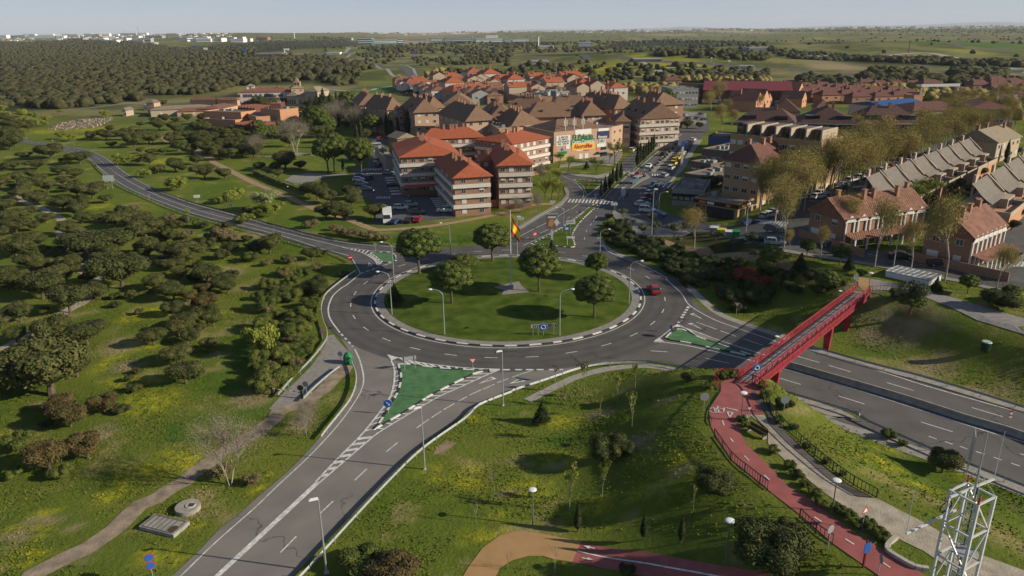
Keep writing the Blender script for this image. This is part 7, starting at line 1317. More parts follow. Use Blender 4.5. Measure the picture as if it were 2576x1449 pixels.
b = MB(); b.box(0,-.2,1.3,W_,-.05,3.2); b.build('shop_window', M_DGLASS, root)
for i in range(5): b = MB(); b.box(W_*(i*.19+.02),-.26,1.5,W_*(i*.19+.17),-.21,2.4); b.build('photo_board', mat('photo_board', (.3,.22,.18), .6, .5, 2.5), root)
b = MB(); b.box(W_*.33,-.26,2.5,W_*.7,-.21,3.1); b.build('name_board', M_BLACK, root)
p = TG(2,1,(1400,540))[0]; cn = empty('striped_canopy', p, R(38)); tag(cn, 'curved canopy of white arched ribs beside the restaurant', 'canopy')
for i in range(6): b = MB(); L_ = [(-2.6 + 5.2*k/8, -4.2+i*1.8, 2.2+1.2*math.sin(math.pi*k/8)) for k in range(9)]; [b.bar(p0, p1, .55, .1) for p0, p1 in zip(L_[:-1], L_[1:])]; b.build('canopy_rib', M_FRAME, cn)
for lab, A, B, C, h in (('long low flat roofed pavilion behind the restaurant', (2,1,1560,372), (2,1,1765,405), (2,1,1660,250), 4), ('flat roofed pavilion with a terrace along the side street', (2,1,1620,260), (2,1,1800,290), (2,1,1700,150), 4), ('pavilion with a dark flat roof and yellow brick edge', (2,0,1720,1355), (2,0,1935,1380), (2,0,1800,1275), 4.5)):
    building('pavilion', lab, 'pavilion', t_(*A), t_(*B), t_(*C), h, 'greybrown', 'flat', 0, 'brown', 1, 3, chim=7, ww=2.2)
root = building('pavilion', 'low pavilion with a bright blue fascia at the end of the side street', 'pavilion', t_(2,0,1780,1235), t_(2,0,1962,1245), 14, 5, 'greybrown', 'flat', 0, 'brown', 0, 0)[0]; b = MB(); b.box(0,-.2,3.2,24,-.06,4.6); b.build('fascia', M_SBLUE, root)
def terrace(lab, A, B, C, h, rm='terra'):
    root, W_, D_, ro = building('brick_terrace', lab, 'house', A, B, C, h, 'brick', 'gable', 3.4, rm, 2, 2, 0, 0, None, False, .5, 5)
    b = MB(); b.quad((W_, 0, 2.9), (W_+3.2, 0, 2.3), (W_+3.2, D_, 2.3), (W_, D_, 2.9)); b.build('porch_roof', MR[rm], root)
    n = 7
    for i in range(n):
        y = D_*(i+.5)/n; b = MB(); b.box(W_+.02, y-1.2, .2, W_+.3, y-.9, 5.2); b.box(W_+.02, y+.9, .2, W_+.3, y+1.2, 5.2); b.poly([(W_+.35, y-1.6, 5.0), (W_+.35, y+1.6, 5.0), (W_+.35, y, 6.4)]); b.box(W_+2.9, y-1.4, 0, W_+3.15, y-1.1, 2.3); b.build('white_dormer', M_FRAME, root)
    b = MB(); b.box(W_*.1, -.12, .8, W_*.35, 0, 2.4); b.build('gable_window', M_FRAME, root)
    b = MB(); b.box(-1.0, -1.6, 0, W_+7, -1.4, 1.7); b.build('garden_wall', MW['brick'], root); return root
terrace('left brick terrace with an orange red roof behind the plane trees', t_(3,1,385,690), t_(3,1,692,775), t_(3,1,790,525), 5.8); terrace('right brick terrace with an orange red roof and white dormers', t_(3,1,1432,865), t_(3,1,1860,945), t_(3,1,1730,760), 6.0)
def grey_house(w=8.2, d=13.0):
    r = empty('terraced_house', (0,0,0)); tag(r, '-', 'house'); h = 6.2
    b = MB(); b.box(0,5.4,-1,w-.3,d,h-.9,0,False); b.box(w*.55,2.6,-1,w-.3,5.38,h-1.2,0); b.build('wall', MW['cream'], r)
    b = MB(); pr_ = [(4.6,h-.9),(6.2,h-.3),(8.4,h+.9),(10.2,h+2.2),(11.4,h+2.9),(d,h+1.6)]
    for (y0,z0),(y1,z1) in zip(pr_[:-1],pr_[1:]): b.quad((-.1,y0,z0),(w-1.6,y0,z0),(w-1.6,y1,z1),(-.1,y1,z1))
    b.quad((-.1,4.6,h-1.1),(w-1.6,4.6,h-1.1),(w-1.6,4.6,h-.9),(-.1,4.6,h-.9)); b.build('roof', MR['grey'], r)
    b = MB(); x0, x1 = w-1.58, w-1.25; P_ = [(5.4,0),(d,0),(d,h+2),(11.4,h+3.3),(5.4,h-.2)]
    for x in (x0, x1): b.poly([(x,y,z) for y,z in P_])
    b.quad((x0,5.4,h-.2),(x1,5.4,h-.2),(x1,11.4,h+3.3),(x0,11.4,h+3.3)); b.quad((x0,11.4,h+3.3),(x1,11.4,h+3.3),(x1,d,h+2),(x0,d,h+2)); b.build('party_wall', MW['cream'], r)
    b = MB(); b.box(0,-1.0,-1,w-.4,5.35,2.9); b.build('terrace_base', MW['orange'], r)
    b = MB(); b.box(0,-1.1,2.92,w-.4,-.85,3.9); b.box(w-.65,-.85,2.92,w-.4,2.55,3.9); b.box(0,-.85,2.92,.2,5.3,3.9); b.build('terrace_parapet', MW['cream'], r)
    b = MB(); b.box(.6,5.3,3.0,w*.5,5.39,4.9); b.build('terrace_door', M_DGLASS, r); b = MB(); b.box(w*.6,2.5,3.1,w-.7,2.59,4.6); b.build('window', M_DGLASS, r)
    b = MB(); b.box(1.0,11.2,h,1.8,12.0,h+4.4); b.build('chimney', MW['cream'], r); return r
PGH = Proto(grey_house())
def gh_row(p0, p1, n, dz, lab, grp):
    a, c_ = Vector(un(*p0, HP+4)), Vector(un(*p1, HP+4)); d = c_ - a; st = d.length / n; rz = math.atan2(d.y, d.x)
    for i in range(n): q = a + d * (i / n); s = st / 8.2; PGH.put((q.x, q.y, float(H0(q.x, q.y))), rz, lab % ('first', 'second', 'third', 'fourth', 'fifth', 'sixth', 'seventh', 'eighth', 'ninth')[i], grp, scale=(s, .64, 1.0))
gh_row(t_(3,1,1165,640), t_(3,1,2060,215), 8, 0, '%s grey roofed house of the long sloping terrace row, from the near end', 'grey roofed terraced houses of the long row')
gh_row(t_(3,1,2165,715), t_(3,1,2660,330), 4, 0, '%s grey roofed house of the short row at the right edge', 'grey roofed terraced houses at the right edge')
building('house', 'large grey roofed end house with a row of roof windows', 'house', t_(3,0,2080,1290), t_(3,0,2290,1235), 12, 6.5, 'cream', 'gable', 3.4, 'olive', 2, 5, chim=3)
building('school', 'long red brick school with maroon roof and rows of small windows', 'school', t_(3,0,1320,1005), t_(3,0,1840,992), 22, 10, 'orange', 'hip', 3, 'maroon', 3, 22, ww=1.3)
building('school', 'right wing of the long red brick school', 'school', t_(3,0,1830,985), t_(3,0,2240,988), 26, 10.5, 'orange', 'hip', 3, 'maroon', 3, 10)
building('sports_hall', 'white walled hall with a long bright blue roof', 'hall', t_(3,0,1085,968), t_(3,0,1465,938), 24, 7, 'white', 'gable', 2, 'brown', 0, 0)[3].data.materials[0] = mat('blue_metal_roof', (.02,.08,.24), .5, .1)
building('exhibition_hall', 'very long dark red hall roof behind the estate', 'hall', t_(2,0,1735,815), t_(3,0,218,822), 40, 9, 'dkbrick', 'gable', 4.5, 'brown', 1, 24, ww=3.5, wh=2)[3].data.materials[0] = mat('dark_red_metal', (.16,.03,.035), .6, .15)
building('grey_block', 'grey flat roofed office with skylight boxes', 'office', t_(2,0,1452,812), t_(2,0,1690,808), 26, 11, 'grey', 'flat', 0, 'brown', 3, 8, chim=5)
building('villa', 'dark slate roofed villa with a white rooftop box', 'house', t_(3,0,20,1010), t_(3,0,290,1015), 16, 7, 'orange', 'hip', 6, 'dkmaroon', 2, 4, chim=2); building('villa', 'small pyramid roofed orange house behind the balcony blocks', 'house', t_(3,0,440,975), t_(3,0,575,975), 10, 6, 'orange', 'hip', 4, 'terra', 1, 2)
p = TG(3,0,(1360,915))[0]; o = empty('white_truss_frame', p, R(5)); tag(o, 'white horizontal steel truss frame above the blue roof', 'frame'); w = (TG(3,0,(1690,905))[0]-p).length; b = MB(); b.box(0,-1,9,w,1,10.6); b.build('truss', M_FRAME, o)
for x in (0, w-1.2): b = MB(); b.box(x,-.6,0,x+1.2,.6,9); b.build('column', MW['cream'], o)
building('gate_building', 'small square pale orange building left of the white frame', 'building', t_(3,0,1325,868), t_(3,0,1405,866), 10, 6, 'orange', 'flat')
building('palace', 'long two storey pink palace with a tiled roof', 'palace', t_(0,0,2150,838), t_(1,0,305,828), 18, 9, 'pink', 'hip', 2.4, 'terra', 2, 22, 2, 0, None, False, .4, 5, ww=1.6, wh=2.2)
building('palace_tower', 'small pink belvedere tower on the left end of the palace', 'tower', t_(0,0,2228,782), t_(0,0,2300,780), 7, 12.6, 'pink', 'hip', 1.4, 'olive', 1, 3, ground=10, wh=2.2)
building('church', 'square ochre church tower block of the palace chapel', 'church', t_(1,0,318,800), t_(1,0,430,796), 10, 11.2, 'beige', 'hip', 2.6, 'olive', 1, 2, ground=9)
for lab, A, B, h in (('left chapel of the church with a tiled roof', (275,868), (378,868), 6.5), ('buttressed apse of the church with arched windows', (378,868), (560,868), 6.5), ('nave roof of the church', (440,828), (555,830), 9.5)): building('chapel', lab, 'church', t_(1,0,*A), t_(1,0,*B), 14, h, 'cream', 'hip', 3, 'olive', 1, 5, ww=1.2, wh=3)
b = MB(); p = Vector((*un(*t_(1,0,375,790), 12.2), 0)); o = empty('belfry', (p.x, p.y, 0), 0); tag(o, 'little stepped belfry on top of the church', 'belfry'); b.box(-2.2,-1,13,2.2,1,16); b.box(-1,-.8,16,1,.8,17.5); b.box(-.3,-.3,17.5,.3,.3,18.6); b.build('bell_wall', MW['beige'], o); b = MB(); b.box(-1.4,-1.1,13.8,-.5,1.1,15.2); b.box(.5,-1.1,13.8,1.4,1.1,15.2); b.build('opening', M_DGLASS, o)
for lab, c_, A, B, D__, h, ws in (('tallest cube of the modern orange building', 1, (215,1002), (382,985), 16, 11, 'orange'), ('long orange wing with ribbon windows', 1, (0,1066), (216,1052), 22, 8, 'orange'), ('small upper box of the modern orange building', 1, (128,948), (222,946), 12, 13, 'dkbrick'), ('reddish wing right of the orange cube', 1, (385,1018), (545,1030), 14, 7, 'orange'), ('stacked orange hall at the left of the complex', 0, (2180,1025), (2318,1005), 24, 9, 'orange'), ('lower orange hall with white parapet', 0, (2130,1095), (2318,1068), 22, 6, 'orange')):
    building('university_wing', lab, 'building', t_(c_,0,*A), t_(c_,0,*B), D__, h, ws, 'flat', 0, 'brown', 2, 6 if 'ribbon' in lab else 1, chim=2)
for (c_, x0, y0, x1, y1, n, lab) in ((0,2150,1000,2318,1015,6,'upper row of sawtooth skylights on the orange building'), (0,2120,1165,2318,1185,7,'lower row of sawtooth skylights on the orange building'), (1,0,1175,110,1165,3,'short row of sawtooth skylights beside the park')):
    a, c__ = Vector(un(*t_(c_,0,x0,y0), 4)), Vector(un(*t_(c_,0,x1,y1), 4)); d = c__-a; o = empty('sawtooth_roof', (*a, 0), math.atan2(d.y, d.x)); tag(o, lab, 'roof'); s = d.length/n
    for i in range(n): b = MB(); x = i*s; b.poly([(x,0,0),(x+s,0,0),(x+s,0,4),(x+s*.5,0,7),(x,0,4)]); b.quad((x,0,4),(x+s*.5,0,7),(x+s*.5,12,7),(x,12,4)); b.quad((x+s*.5,0,7),(x+s,0,4),(x+s,12,4),(x+s*.5,12,7)); b.build('sawtooth', MW['dkbrick'], o)
for lab, A, B, h, D__, wl, rf in (('old long low farm building with a pale tiled roof', (1360,998), (1900,975), 4, 18, 'cream', 'olive'), ('old square stone tower house at the garden wall', (1325,930), (1390,930), 7, 7, 'beige', 'grey'), ('low orange ruin range right of the farm building', (1600,1010), (1900,1000), 3, 12, 'beige', 'terra'), ('pale orange walled yard by the palace', (1990,985), (2150,950), 4, 14, 'beige', 'terra'), ('long pale garden wall range before the palace', (1720,905), (2145,905), 5, 4, 'beige', 'terra'), ('white end wall of a ruined house', (1105,1000), (1135,1000), 3.5, 8, 'cream', 'grey')):
    building('old_building', lab, 'building', t_(0,0,*A), t_(0,0,*B), D__, h, wl, 'hip', 1.6, rf, 1, 3)
q = random.Random(4); b = MB(); PR = [tuple(G(*t__)[:2]) for t__ in T(0,0,(400,1180),(560,1110),(760,1085),(1000,1070),(960,1110),(820,1160),(600,1180))]; k = 0; xs_ = [p[0] for p in PR]; ys_ = [p[1] for p in PR]
while k < 280:
    x, y = q.uniform(min(xs_), max(xs_)), q.uniform(min(ys_), max(ys_))
    if float(poly_dist(x, y, PR)) < 0: s = q.uniform(.4, 2.6); b.box(x, y, 0, x+s, y+q.uniform(.4, 1.2), q.uniform(.2, .9)); k += 1
tag(b.build('stone_rubble', mat('rubble', (.27,.22,.17), .95, .4, .8)), 'pale stone rubble of ruins beside the yellow meadow', 'rubble', None, 'stuff')
# ---------------------------------------------------------------- old town and housing estates: small houses copied with their parts
def small_house(w, d, h, rise, wall, rm, gable, nch=1):
    r = empty('house', (0,0,0)); tag(r, '-', 'house'); b = MB(); b.box(-w/2,-d/2,-1,w/2,d/2,h,0,False)
    if gable: b.poly([(-w/2,-d/2,h),(w/2,-d/2,h),(0,-d/2,h+rise*.9)]); b.poly([(w/2,d/2,h),(-w/2,d/2,h),(0,d/2,h+rise*.9)])
    b.build('wall', MW[wall], r); b = MB()
    if gable:
        for s in (-1, 1): b.quad((s*(w/2+.5),-d/2-.3,h-.3),(s*(w/2+.5),d/2+.3,h-.3),(0,d/2+.3,h+rise),(0,-d/2-.3,h+rise))
    else: hip(b, w, d, h, rise, .4, False, -w/2, -d/2)
    ro = b.build('roof', MR[rm], r)
    for i in range(nch): cb = MB(); x = w*(-.2+.4*i); cb.box(x-.4, d*.12, h+rise*.3, x+.4, d*.12+.8, h+rise+1.0); cb.build('chimney', M_CHIM, ro)
    for s in (-1, 1): o = link(bpy.data.objects.new('window', win_mesh(1.5, 1.3, 0)), r); o.location = (s*w*.25, -d/2, h*.5)
    return Proto(r)
SHT = [small_house(11, 13, 5.6, 2.4, w_, 'terra', g_, c_) for w_, g_, c_ in (('white', False, 1), ('cream', True, 2), ('brick', False, 1), ('pink', True, 1), ('orange', False, 2), ('grey', True, 0))] + [small_house(12, 16, 8, 3.0, 'white', 'red', False, 2), small_house(10, 12, 9, 2.4, 'cream', 'red', True, 1)]
SHM = [small_house(13, 9, 4.5, 2.4, 'brick', 'maroon', False, 2), small_house(12, 10, 4.5, 2.6, 'orange', 'maroon', False, 1), small_house(13, 9, 4.5, 2.2, 'cream', 'maroon', False, 1)]
SHO = [small_house(10, 14, 5, 3.6, 'orange', 'maroon', True, 1), small_house(10, 13, 5, 3.8, 'orange', 'dkmaroon', True, 0)]
OCC = []
for o in [o for o in COL.objects if o.type == 'EMPTY' and o.parent is None and o.name.split('.')[0] in ('apartment_block','street_block','shopping_centre','balcony_block','sports_hall','exhibition_hall','school','flat_roofed_block','grey_block','villa')]:
    w = next((c for c in o.children if c.name.startswith('wall')), None)
    if w: vs = w.data.vertices; xm = max(v.co.x for v in vs); ym = max(v.co.y for v in vs); ca_, sa_ = math.cos(o.rotation_euler.z), math.sin(o.rotation_euler.z); OCC.append((o.location.x, o.location.y, ca_, sa_, xm, ym))
def free(x, y, pad=7):
    for ox, oy, ca_, sa_, xm, ym in OCC:
        dx, dy = x-ox, y-oy; lx, ly = dx*ca_+dy*sa_, -dx*sa_+dy*ca_
        if -pad < lx < xm+pad and -pad < ly < ym+pad: return False
    return True
def estate(poly, protos, sx, sy, rot, lab, grp, jit=.15, seed=1, keep=1.0, sc=(.9, 1.15), maxn=300):
    q = random.Random(seed); P_ = [tuple(G(*t__)[:2]) for t__ in poly]; cx, cy = sum(p[0] for p in P_)/len(P_), sum(p[1] for p in P_)/len(P_); ca_, sa_ = math.cos(rot), math.sin(rot); n = 0; Rr = int(600/min(sx, sy)); cand = []
    for j in range(-Rr, Rr):
        for i in range(-Rr, Rr):
            lx, ly = i*sx, j*sy; x, y = cx+lx*ca_-ly*sa_, cy+lx*sa_+ly*ca_
            if abs(x-cx) > 700 or abs(y-cy) > 700: continue
            cand.append((x, y))
    if not cand: return
    ca = np.array(cand); ok = poly_dist(ca[:, 0], ca[:, 1], P_) < 0
    for x, y in sorted(map(tuple, ca[ok]), key=lambda p: p[1]):
        if q.random() > keep or n >= maxn: continue
        x += q.uniform(-jit, jit)*sx; y += q.uniform(-jit, jit)*sy
        if not free(x, y): continue
        s = q.uniform(*sc); q.choice(protos).put((x, y, float(H0(x, y))), rot + (math.pi/2 if q.random() < .25 and jit > .1 else 0), lab, grp, scale=(s, s, s*q.uniform(.9, 1.15))); n += 1
estate(T(1,0,(1230,800),(1500,790),(1760,800),(2000,735),(2180,770),(2318,790)) + T(2,0,(60,780),(350,770),(620,780),(800,830),(960,900),(700,920),(400,930),(0,940)) + T(1,0,(2100,960),(1700,900),(1450,880)), SHT, 13.5, 15.5, .35, 'old town house with a terracotta tiled roof', 'terracotta roofed houses of the old town', .2, 2, .95, (.95, 1.3), 210)
estate(T(2,0,(1570,870),(1960,860),(2318,860)) + T(3,0,(200,900),(420,1000),(0,960)) + T(2,0,(2300,1010),(2020,1010),(1900,930),(1600,940)), SHO, 13, 17, .95, 'orange brick house with steep dark gables', 'steep gabled orange brick houses', .1, 3, .9, (1, 1.3), 40)
estate(T(3,0,(60,850),(400,825),(900,850),(1250,895),(1250,935),(950,945),(500,930),(250,900)), SHM, 14, 13, .15, 'maroon roofed terraced house of the dense estate', 'maroon roofed houses of the dense estate', .03, 4, .97, (1, 1.1), 150)
estate(T(3,0,(850,790),(1450,800),(1450,825),(850,815)), SHM, 14, 20, .1, 'small far terraced house with pale gables', 'far houses beyond the plane trees', .05, 5, .9, (1, 1.2), 50)
estate(T(3,0,(1870,795),(2200,790),(2230,850),(1880,855)), SHM, 14, 18, .1, 'dark red roofed house at the far right', 'dark red houses at the far right', .05, 6, .95, (1, 1.2), 60)
estate(T(3,0,(1600,890),(2300,900),(2300,945),(1650,930)), SHM, 12, 26, .05, 'red roofed house behind the school', 'red roofed houses behind the school', .1, 7, .7, (1, 1.2), 30)
estate(T(2,0,(1350,770),(1500,770),(1500,800),(1350,800)), SHM, 12, 26, .1, 'small house right of the dark conifers', 'small houses by the conifers', .1, 8, .8, (1, 1.2), 10)
building('long_house', 'long orange roofed block crowning the old town', 'building', t_(1,0,1790,835), t_(1,0,2165,810), 22, 6, 'cream', 'hip', 4.5, 'red', 2, 9, chim=6)
for lab, A, B, h in (('large grey domed roof in the old town', (215,845), (325,845), 11), ('pale grey stepped office in the old town', (550,900), (660,900), 12), ('grey glazed flat block in the old town', (400,835), (520,830), 10)): building('town_block', lab, 'building', t_(2,0,*A), t_(2,0,*B), 16, h, 'grey', 'flat', 0, 'brown', 3, 5, chim=4)
grove('fir', 2, 0, [(850,880,170,'large dark conifer behind the old town'), (945,870,140,'slim dark conifer right of the largest one')], ''); grove('cyp', 2, 0, [(945,860,150,'cypress behind the old town roofs')], ''); grove('oak', 2, 0, [(900,880,110), (990,880,120), (800,760,60), (720,740,70)], 'dark tree behind the old town', 'dark trees behind the old town')
grove('oak', 1, 0, [(1850,885,70), (1980,860,90), (2050,860,100), (1300,790,60), (1330,860,60), (1900,750,90), (1780,770,60)], 'dark tree among the old town houses', 'dark trees among the old town houses'); grove('bare', 1, 0, [(1920,930,120), (2080,900,90), (2140,930,110)], 'bare poplar rising between old town roofs', 'bare poplars of the old town')
grove('pine', 2, 0, [(1395,1100,190,'big umbrella pine at the end of the avenue')], '', None, 1.3); grove('oak', 2, 0, [(1590,1165,110), (1700,1165,80)], 'rounded tree on the far roundabout', 'trees on the far roundabout'); grove('plane', 2, 0, [(1880,1000,230), (1800,1060,230), (1940,1060,150), (1900,1200,230), (1980,1200,200), (1250,900,120), (1330,920,120), (2150,1000,150), (2230,1010,150)], 'thin plane tree near the far roundabout', 'plane trees near the far roundabout', hk=1.0)
# ---------------------------------------------------------------- vehicles
CARM = {}
def paint(name, col): return mat('paint_' + name, col, .35, .03, 1, spec=.5)
PAINTS = {'white': paint('white', (.62,.62,.6)), 'silver': paint('silver', (.32,.34,.36)), 'black': paint('black', (.02,.02,.022)), 'blue': paint('blue', (.02,.05,.13)), 'red': paint('red', (.28,.015,.02)), 'grey': paint('grey', (.1,.105,.11)), 'yellow': paint('yellow', (.6,.45,.04)), 'pale': paint('pale', (.5,.55,.3)), 'bright_blue': paint('bright_blue', (.02,.12,.4))}
M_TYRE = mat('tyre', (.015,.015,.015), .9); M_CGL = mat('car_glass', (.02,.025,.03), .12, .05, spec=.6); M_HL = mat('headlight', (.6,.6,.6), .2); M_TL = mat('tail_light', (.3,.01,.01), .3); M_RIM = mat('rim', (.3,.3,.3), .4, metal=.5)
def wheel_mesh():
    b = MB(); b.tube((0,-.11,0),(0,.11,0),.33,.33,12,0); b.tube((0,-.13,0),(0,-.1,0),.19,.19,10,1); b.tube((0,.1,0),(0,.13,0),.19,.19,10,1); return b.mesh('wheel', [M_TYRE, M_RIM])
WHL = None
def car_meshes(kind):
    if kind in CARM: return CARM[kind]
    # side profile (x along the car, z); half widths per point
    if kind == 'hatch': L = 4.2; low = [(-2.08,.35),(-2.1,.75),(-1.95,.95),(-1.1,1.0),(.9,.98),(1.75,.84),(2.08,.68),(2.1,.35)]; cab = [(-1.9,.95),(-1.55,1.42),(-.6,1.5),(.15,1.45),(1.0,.97)]
    elif kind == 'suv': L = 4.5; low = [(-2.22,.4),(-2.25,.85),(-2.1,1.08),(-1.1,1.12),(1.0,1.1),(1.9,.98),(2.22,.8),(2.25,.4)]; cab = [(-2.05,1.08),(-1.75,1.62),(-.6,1.7),(.2,1.64),(1.05,1.1)]
    elif kind == 'sedan': L = 4.5; low = [(-2.22,.35),(-2.25,.8),(-2.1,.98),(-1.4,1.0),(1.0,.96),(1.9,.82),(2.22,.65),(2.25,.35)]; cab = [(-1.6,.98),(-.95,1.38),(-.3,1.44),(.3,1.4),(1.15,.95)]
    else: L = 4.4; low = [(-2.18,.35),(-2.2,1.0),(-2.18,1.15),(-.2,1.15),(1.0,1.08),(1.8,.95),(2.15,.75),(2.2,.35)]; cab = [(-2.18,1.15),(-2.12,1.8),(-.6,1.85),(.4,1.78),(1.15,1.1)]
    b = MB(); hw = .88; n = len(low)
    for s in (-1, 1): pts = [(x, s*hw, z) for x, z in low]; b.poly(pts if s < 0 else pts[::-1])
    for (x0,z0),(x1,z1) in zip(low[:-1], low[1:]): b.quad((x0,-hw,z0),(x1,-hw,z1),(x1,hw,z1),(x0,hw,z0)); b.f[-1] = b.f[-1][::-1]
    b.quad((low[0][0],-hw,.35),(low[-1][0],-hw,.35),(low[-1][0],hw,.35),(low[0][0],hw,.35))
    tw = .68; roof = [(x, z) for x, z in cab[1:-1]]
    for (x0,z0),(x1,z1) in zip(roof[:-1], roof[1:]): b.quad((x0,-tw,z0),(x0,tw,z0),(x1,tw,z1),(x1,-tw,z1))
    body = b
    g = MB(); wh = lambda i: hw-.04 if i in (0, len(cab)-1) else tw
    for i in range(len(cab)-1):
        (x0,z0),(x1,z1) = cab[i], cab[i+1]
        if i in (0, len(cab)-2):
            tgt = g; tgt.quad((x0,-wh(i),z0),(x0,wh(i),z0),(x1,wh(i+1),z1),(x1,-wh(i+1),z1))
    zb = cab[0][1];
    for s in (-1, 1):
        pts = [(x, s*((hw-.04) if i in (0, len(cab)-1) else tw), z - (.0 if i in (0, len(cab)-1) else .02)) for i, (x, z) in enumerate(cab)]; (body if kind == 'van' and False else g).poly(pts if s < 0 else pts[::-1])
        for i in (1, 2, 3): x, z = cab[i]; body.bar((x, s*(tw+.02), z), (x + (.1 if i == 3 else 0) + (cab[i][0]-x), s*(hw-.03), zb), .07)
    CARM[kind] = (body, g, L, low); return CARM[kind]
BODY = {}
def make_car(kind, col):
    global WHL
    WHL = WHL or wheel_mesh(); body, g, L, low = car_meshes(kind); r = empty({'van': 'parked_van'}.get(kind, 'parked_car'), (0,0,0)); tag(r, '-', 'van' if kind == 'van' else 'car')
    link(bpy.data.objects.new('body', body.mesh('body', PAINTS[col])), r); o = link(bpy.data.objects.new('glazing', g.mesh('glazing', M_CGL)), r)
    for sx in (-1.3, 1.3):
        for sy in (-.8, .8): w = link(bpy.data.objects.new('wheel', WHL), r); w.location = (sx, sy, .33)
    for sy in (-1, 1):
        b = MB(); b.box(low[-2][0]-.12, sy*.62-.17, .62, low[-2][0]+.03, sy*.62+.17, .76); b.build('headlight', M_HL, r)
        b = MB(); b.box(low[1][0]-.03, sy*.68-.14, .72, low[1][0]+.1, sy*.68+.14, .92); b.build('tail_light', M_TL, r)
    return Proto(r)
CP = {}
def car(kind, col, p, head, label, group=None, sc=1.0):
    if (kind, col) not in CP: CP[kind, col] = make_car(kind, col)
    return CP[kind, col].put((p.x, p.y, p.z + .05), head, label, group, scale=None if sc == 1 else sc)
def cars(c, r, lst, head=None, group=None, z=0.0):
    for q in lst:
        p = TG(c, r, (q[0], q[1]))[0]; p.z += z; k, col, lab = q[2], q[3], q[4]; h = q[5] if len(q) > 5 else head; car(k, col, p, h, lab, group)
p = TG(2, 2, (1282, 235))[0]; o = car('suv', 'red', p, math.atan2(p.y-RC[1], p.x-RC[0]) + math.pi/2 + .1, 'red car with roof glass driving round the roundabout', sc=.92); o.name = 'moving_car'
a_, b_ = [Vector(v) for v in S(1,1,(930,470),(985,565))]; dpk = R(2)
cars(1, 1, [(932,432,'hatch','white','white car, third from the far end of the left parking row',R(8)), (940,400,'sedan','grey','dark car behind the white ones in the left parking row',R(8)), (957,470,'hatch','silver','pale blue car in the left parking row',R(8)), (985,515,'sedan','silver','silver car nearest in the left parking row',R(8)), (1198,372,'hatch','silver','light blue car at the crosswalk of the court',R(0)), (1025,420,'hatch','blue','blue car facing the left parking row',R(80)),
   (1310,690,'hatch','white','left white car in the middle bays of the court',R(-4)), (1400,660,'hatch','silver','silver car in the upper middle bay of the court',R(-4)), (1455,728,'sedan','grey','grey car in the lower middle bay',R(-4)), (1255,815,'hatch','blue','dark car right of the white truck',R(75)), (1385,805,'sedan','black','black car at the front kerb of the court',R(80)), (1465,800,'hatch','red','dark red car at the front kerb of the court',R(82)),
   (1095,262,'van','white','white van on the street behind the court',R(85)), (1110,300,'sedan','grey','dark car just before the white van',R(85)), (1055,170,'sedan','silver','grey parked car on the park street',R(55)), (1245,490,'hatch','black','black car in front of the arcade',R(2))], None, 'cars parked around the apartment court')
cars(1, 0, [(1135,1255,'sedan','red','red and dark car at the far end of the park street',R(10)), (1040,1290,'sedan','black','dark blue car on the park street',R(30)), (1085,1310,'hatch','silver','silver car on the park street',R(20)), (1020,1335,'sedan','black','black car beside the park hedge',R(30)), (1050,1370,'sedan','grey','grey car beside the park',R(35)), (870,1449,'hatch','white','white car under the umbrella pine',R(5))], None, 'cars parked on the street by the park')
o = None
cars(1, 1, [(1708,715,'van','white','white van parked at the right edge of the court',R(175))])
AVH = math.atan2(*(lambda d: (d.y, d.x))(Vector(S(2,1,(1300,180))[0]) - Vector(S(2,1,(1060,370))[0])))
cars(2, 1, [(1235,312,'hatch','white','white car driving down the avenue',AVH+math.pi), (1135,392,'hatch','red','bright red car before the upper crosswalk',AVH+math.pi), (1300,480,'suv','grey','grey car at the far end of the diagonal bays',R(55)), (1270,520,'hatch','silver','silver car in the diagonal bays',R(50)), (1250,555,'hatch','white','white car in the diagonal bays behind the dark red one',R(45)), (1222,590,'hatch','red','dark red car in the diagonal bays',R(30)), (1205,625,'hatch','grey','dark grey car in the diagonal bays',R(20)), (1180,655,'hatch','white','white car in the diagonal bays',R(15)), (1225,715,'van','white','white van at the near end of the diagonal bays',R(-15)), (1320,750,'hatch','bright_blue','bright blue car by the kerb of the side street',R(-35)), (1380,395,'hatch','silver','silver car on the right end of the crosswalk',R(60)),
   (1125,350,'hatch','white','white car seen over the upper crosswalk',AVH) if 0 else (1165,115,'hatch','white','white and red car parked along the avenue',AVH), (1140,135,'hatch','bright_blue','blue parked car behind the ambulance van',AVH), (1110,150,'hatch','silver','pale blue parked car on the avenue',AVH), (2150,825,'sedan','blue','dark blue car crossing at the corner of the bank',R(20)), (2300,765,'hatch','silver','silver car right of the corner building',R(40)), (2240,985,'sedan','black','dark car parked behind the olive trees',R(-20))], None, None)
cars(2, 1, [(1085,168,'van','pale','pale yellow van parked beside the shopping centre',AVH), (1440,330,'van','white','white delivery van first in the side street row',R(62))], None, None)
for i, (x, y, k, c_) in enumerate(((1462,290,'van','yellow'), (1478,262,'van','yellow'), (1495,240,'sedan','yellow'), (1515,220,'hatch','yellow'), (1545,185,'hatch','silver'), (1575,155,'sedan','grey'), (1590,135,'hatch','black'), (1605,118,'hatch','grey'), (1620,95,'sedan','black'), (1640,70,'hatch','white'), (1530,205,'hatch','pale'), (1370,200,'hatch','black'))):
    car(k, c_, TG(2, 1, (x, y))[0], R(62), '%s parked %s in the far row of the side street' % (c_, {'van': 'van', 'sedan': 'saloon', 'hatch': 'small car'}[k]), 'vehicles parked along the side street')
cars(2, 0, [(1235,1255,'sedan','black','black car high up the avenue beside the balconies',AVH), (1265,1240,'van','white','white van high up the avenue beside the balconies',AVH)], None, None)
